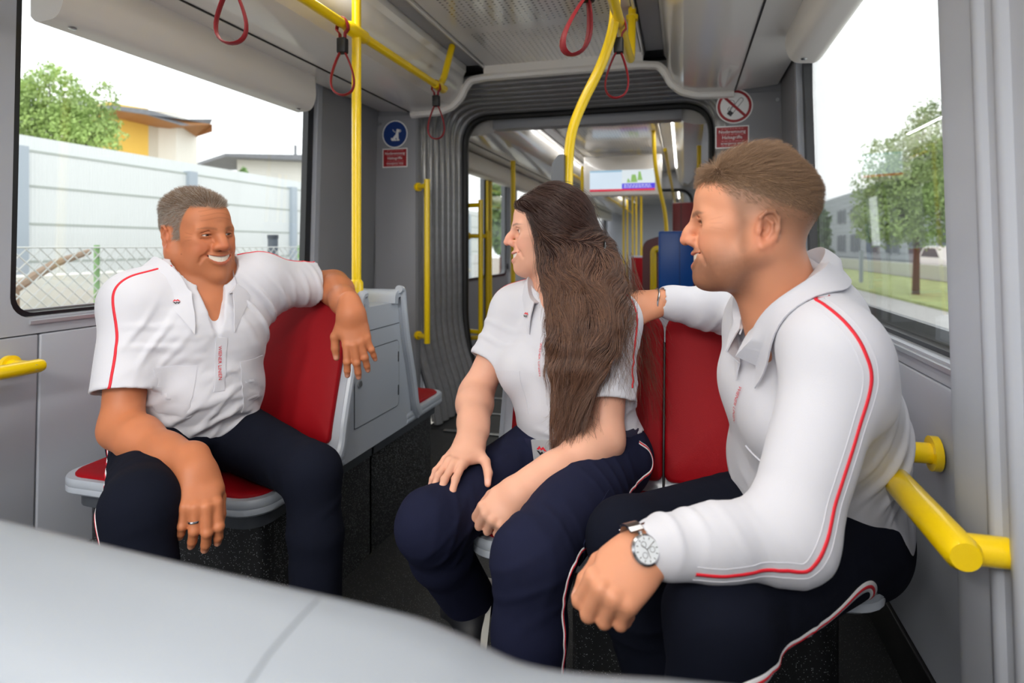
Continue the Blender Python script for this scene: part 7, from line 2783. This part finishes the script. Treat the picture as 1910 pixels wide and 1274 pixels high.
    zend = G[-1, :, 2].mean() + 0.035
    for r in range(len(edges) - 1):
        for c in range(cols):
            HB.rc(G[r, c], G[r + 1, c], Gr[r], Gr[r + 1], 0.018)
    HB.rc(F.p(-0.10, 0.02, -0.03), G[1, 4], 0.035, 0.03, 0.04)
    HB.rc(F.p(-0.10, 0.0, -0.04), A(at(1168, 560, 1.50)), 0.030, 0.024, 0.04)
    hn = Noise(14, 20, 30, 90)
    HB.post = lambda P_, d: np.where(np.abs(d) < 0.02, d - 0.0035 * hn(P_ * np.array((1.6, 1.6, 0.35), np.float32)), d)
    p, qd = HB.mesh(0.0034)
    hb = quick_mesh('hair_body', [(relax(p, qd, 1), qd)], mat('hair_under', (44, 30, 26), 0.9, spec=0.1, var=0.25, vscale=70), P)
    # strands that flow along its surface
    tie = F.p(-0.118, 0.012, -0.022)
    Gf = G.reshape(-1, 3); Gd = np.zeros_like(G); Gd[:-1] = G[1:] - G[:-1]; Gd[-1] = Gd[-2]
    Gd = (Gd / np.linalg.norm(Gd, axis=2)[:, :, None]).reshape(-1, 3)
    f1, f2 = Noise(3, 20, 30, 90), Noise(8, 16, 60, 160)

    def flow(Q):
        L_ = F.inv(Q)
        dd = ((Q[:, None] - Gf[None]) ** 2).sum(2)
        w = np.exp(-dd / (2 * 0.022 ** 2)) + 1e-12
        w /= w.sum(1)[:, None]
        down = w @ Gd
        totie = tie - Q; totie /= np.linalg.norm(totie, axis=1)[:, None] + 1e-6
        back = np.tile(F.d(-0.75, 0, -0.65), (len(Q), 1))
        crown = sstep(-0.035, 0.015, L_[:, 2] - 0.28 * (L_[:, 0] + 0.05) + 0.018)[:, None]
        near_tie = np.exp(-((np.linalg.norm(Q - tie, axis=1) / 0.05) ** 2))[:, None]
        front = sstep(0.02, 0.07, L_[:, 0])[:, None] * crown
        head = back * 0.55 + totie * 0.75 + front * F.d(0.0, 0.5, -0.5)[None]
        return head * crown * (1 - near_tie * 0.6) + down * (1 - crown) + down * near_tie * 0.6

    NS, NPT = 13000, 16
    zc = p[:, 2]
    wgt = 0.55 + 0.9 * (F.inv(p)[:, 2] < -0.03)
    pick = rs.choice(len(p), NS, p=wgt / wgt.sum())
    Q = p[pick] + rs.normal(size=(NS, 3)) * 0.001
    step = rs.uniform(0.0050, 0.0115, NS)
    lift0 = rs.uniform(0.0002, 0.0032, NS)
    wild = rs.uniform(0, 1, NS) < 0.10
    out = [Q]
    cur = Q.copy()
    for k in range(NPT - 1):
        n_ = HB.grad(cur, 0.004)
        d_ = flow(cur)
        fr_ = sstep(0.0, 0.03, zend - cur[:, 2])[:, None]
        d_ -= n_ * (d_ * n_).sum(1)[:, None] * (1 - fr_)
        d_ /= np.linalg.norm(d_, axis=1)[:, None] + 1e-6
        sd_ = np.cross(n_, d_)
        low = sstep(0.03, -0.06, F.inv(cur)[:, 2]) if False else 1 - sstep(-0.08, 0.02, F.inv(cur)[:, 2])
        sway = (f1(cur) * 1.7 * low + f2(cur) * (0.3 + 0.6 * low)) + rs.normal(size=NS) * 0.12
        d_ = d_ + sd_ * sway[:, None]
        d_ /= np.linalg.norm(d_, axis=1)[:, None]
        cur = cur + d_ * step[:, None]
        dist = HB.ev(cur)
        want = lift0 + np.where(wild, 0.0010 * k, 0.00012 * k)
        g_ = n_
        free = sstep(0.0, 0.03, zend - cur[:, 2])
        cur = cur + g_ * (np.clip(want - dist, -0.006, 0.006) * (1 - free))[:, None]
        dc = C.ev(cur); cur = cur + C.grad(cur, 0.004) * np.clip(0.002 - dc, 0, 0.01)[:, None]
        out.append(cur.copy())
    PA = np.stack(out, 1)
    lowm = rs.uniform(0, 1, NS) < (1 - sstep(-0.10, 0.05, F.inv(Q)[:, 2])) * 0.85
    strands('hair', Q, lambda r_: PA[~lowm], hair_mat('hair_dark_brown', (70, 47, 40), 0.36, 0.5, 0.5), P, 0.00040, NPT)
    strands('hair_lengths', Q, lambda r_: PA[lowm], hair_mat('hair_mid_brown', (112, 80, 62), 0.38, 0.5, 0.5), P, 0.00038, NPT)
    # loose fly-away strands round the edge of the mass
    NF = 700
    t = np.linspace(0, 1, 18)[None, :, None]
    k_ = rs.randint(0, 3, NF)
    starts, ends = [], []
    for kk_ in k_:
        if kk_ == 0:      # right-hand edge, drifting down beside the backrest
            starts.append(A(at(rs.uniform(1130, 1185), rs.uniform(470, 560), 1.49))); ends.append(A(at(rs.uniform(1175, 1250), rs.uniform(600, 800), rs.uniform(1.44, 1.52))))
        elif kk_ == 1:    # over the sleeve
            starts.append(A(at(rs.uniform(1120, 1190), rs.uniform(540, 600), 1.37))); ends.append(A(at(rs.uniform(1090, 1200), rs.uniform(660, 760), rs.uniform(1.28, 1.32))))
        else:             # bottom ends over the belt
            starts.append(A(at(rs.uniform(1030, 1120), rs.uniform(680, 760), 1.32))); ends.append(A(at(rs.uniform(1015, 1120), rs.uniform(780, 860), rs.uniform(1.27, 1.31))))
    a_, b_ = np.array(starts)[:, None], np.array(ends)[:, None]
    PF = a_ * (1 - t) + b_ * t
    ph = rs.uniform(0, 6.28, (NF, 1, 1)); am = rs.uniform(0.002, 0.010, (NF, 1, 1)); fr = rs.uniform(6, 15, (NF, 1, 1))
    rt_ = A(vec(1, 0, 0))
    PF = PF + rt_ * am * (np.sin(t * fr + ph) - np.sin(ph)) * t + A(vec(0.3, 0, 1)) * am * 0.6 * np.cos(t * fr * 0.8 + ph) * t
    dcl = C.ev(PF.reshape(-1, 3)); gcl = C.grad(PF.reshape(-1, 3), 0.004)
    PF = (PF.reshape(-1, 3) + gcl * np.clip(0.003 - dcl, 0, 0.05)[:, None]).reshape(PF.shape)
    strands('loose_hair', None, lambda r_: PF, hair_mat('hair_loose', (104, 72, 54), 0.4, 0.5, 0.3), P, 0.00030, 18)
    # a few wisps before the cheek
    NW = 60
    t = np.linspace(0, 1, 14)[None, :, None]
    a_ = np.array([F.p(0.060 + rs.normal() * 0.006, 0.060, 0.055 + rs.normal() * 0.008) for _ in range(NW)])[:, None]
    m_ = np.array([F.p(0.050 + rs.normal() * 0.006, 0.078, -0.01 + rs.normal() * 0.01) for _ in range(NW)])[:, None]
    b_ = np.array([F.p(0.020 + rs.normal() * 0.014, 0.080, -0.075 + rs.normal() * 0.02) for _ in range(NW)])[:, None]
    PW = a_ * (1 - t) ** 2 + 2 * m_ * t * (1 - t) + b_ * t * t
    strands('cheek_wisps', None, lambda r_: PW, hair_mat('hair_wisp', (58, 40, 34), 0.4, 0.5, 0.3), P, 0.00026, 14)
    tie_p = A(at(1131, 463, 1.455))
    b = MB(); b.sphere(Vector(tie_p), 0.0085, 16, 10); b.tube([Vector(tie_p + F.d(0.004 + 0.004 * cos(a), 0.018 * cos(a), 0.016 * sin(a))) for a in np.linspace(0, 2 * pi, 20)[:-1]], 0.003, 6, closed=True)
    obj('hair_tie', b, M['lens'], P)
    return P


build_woman()
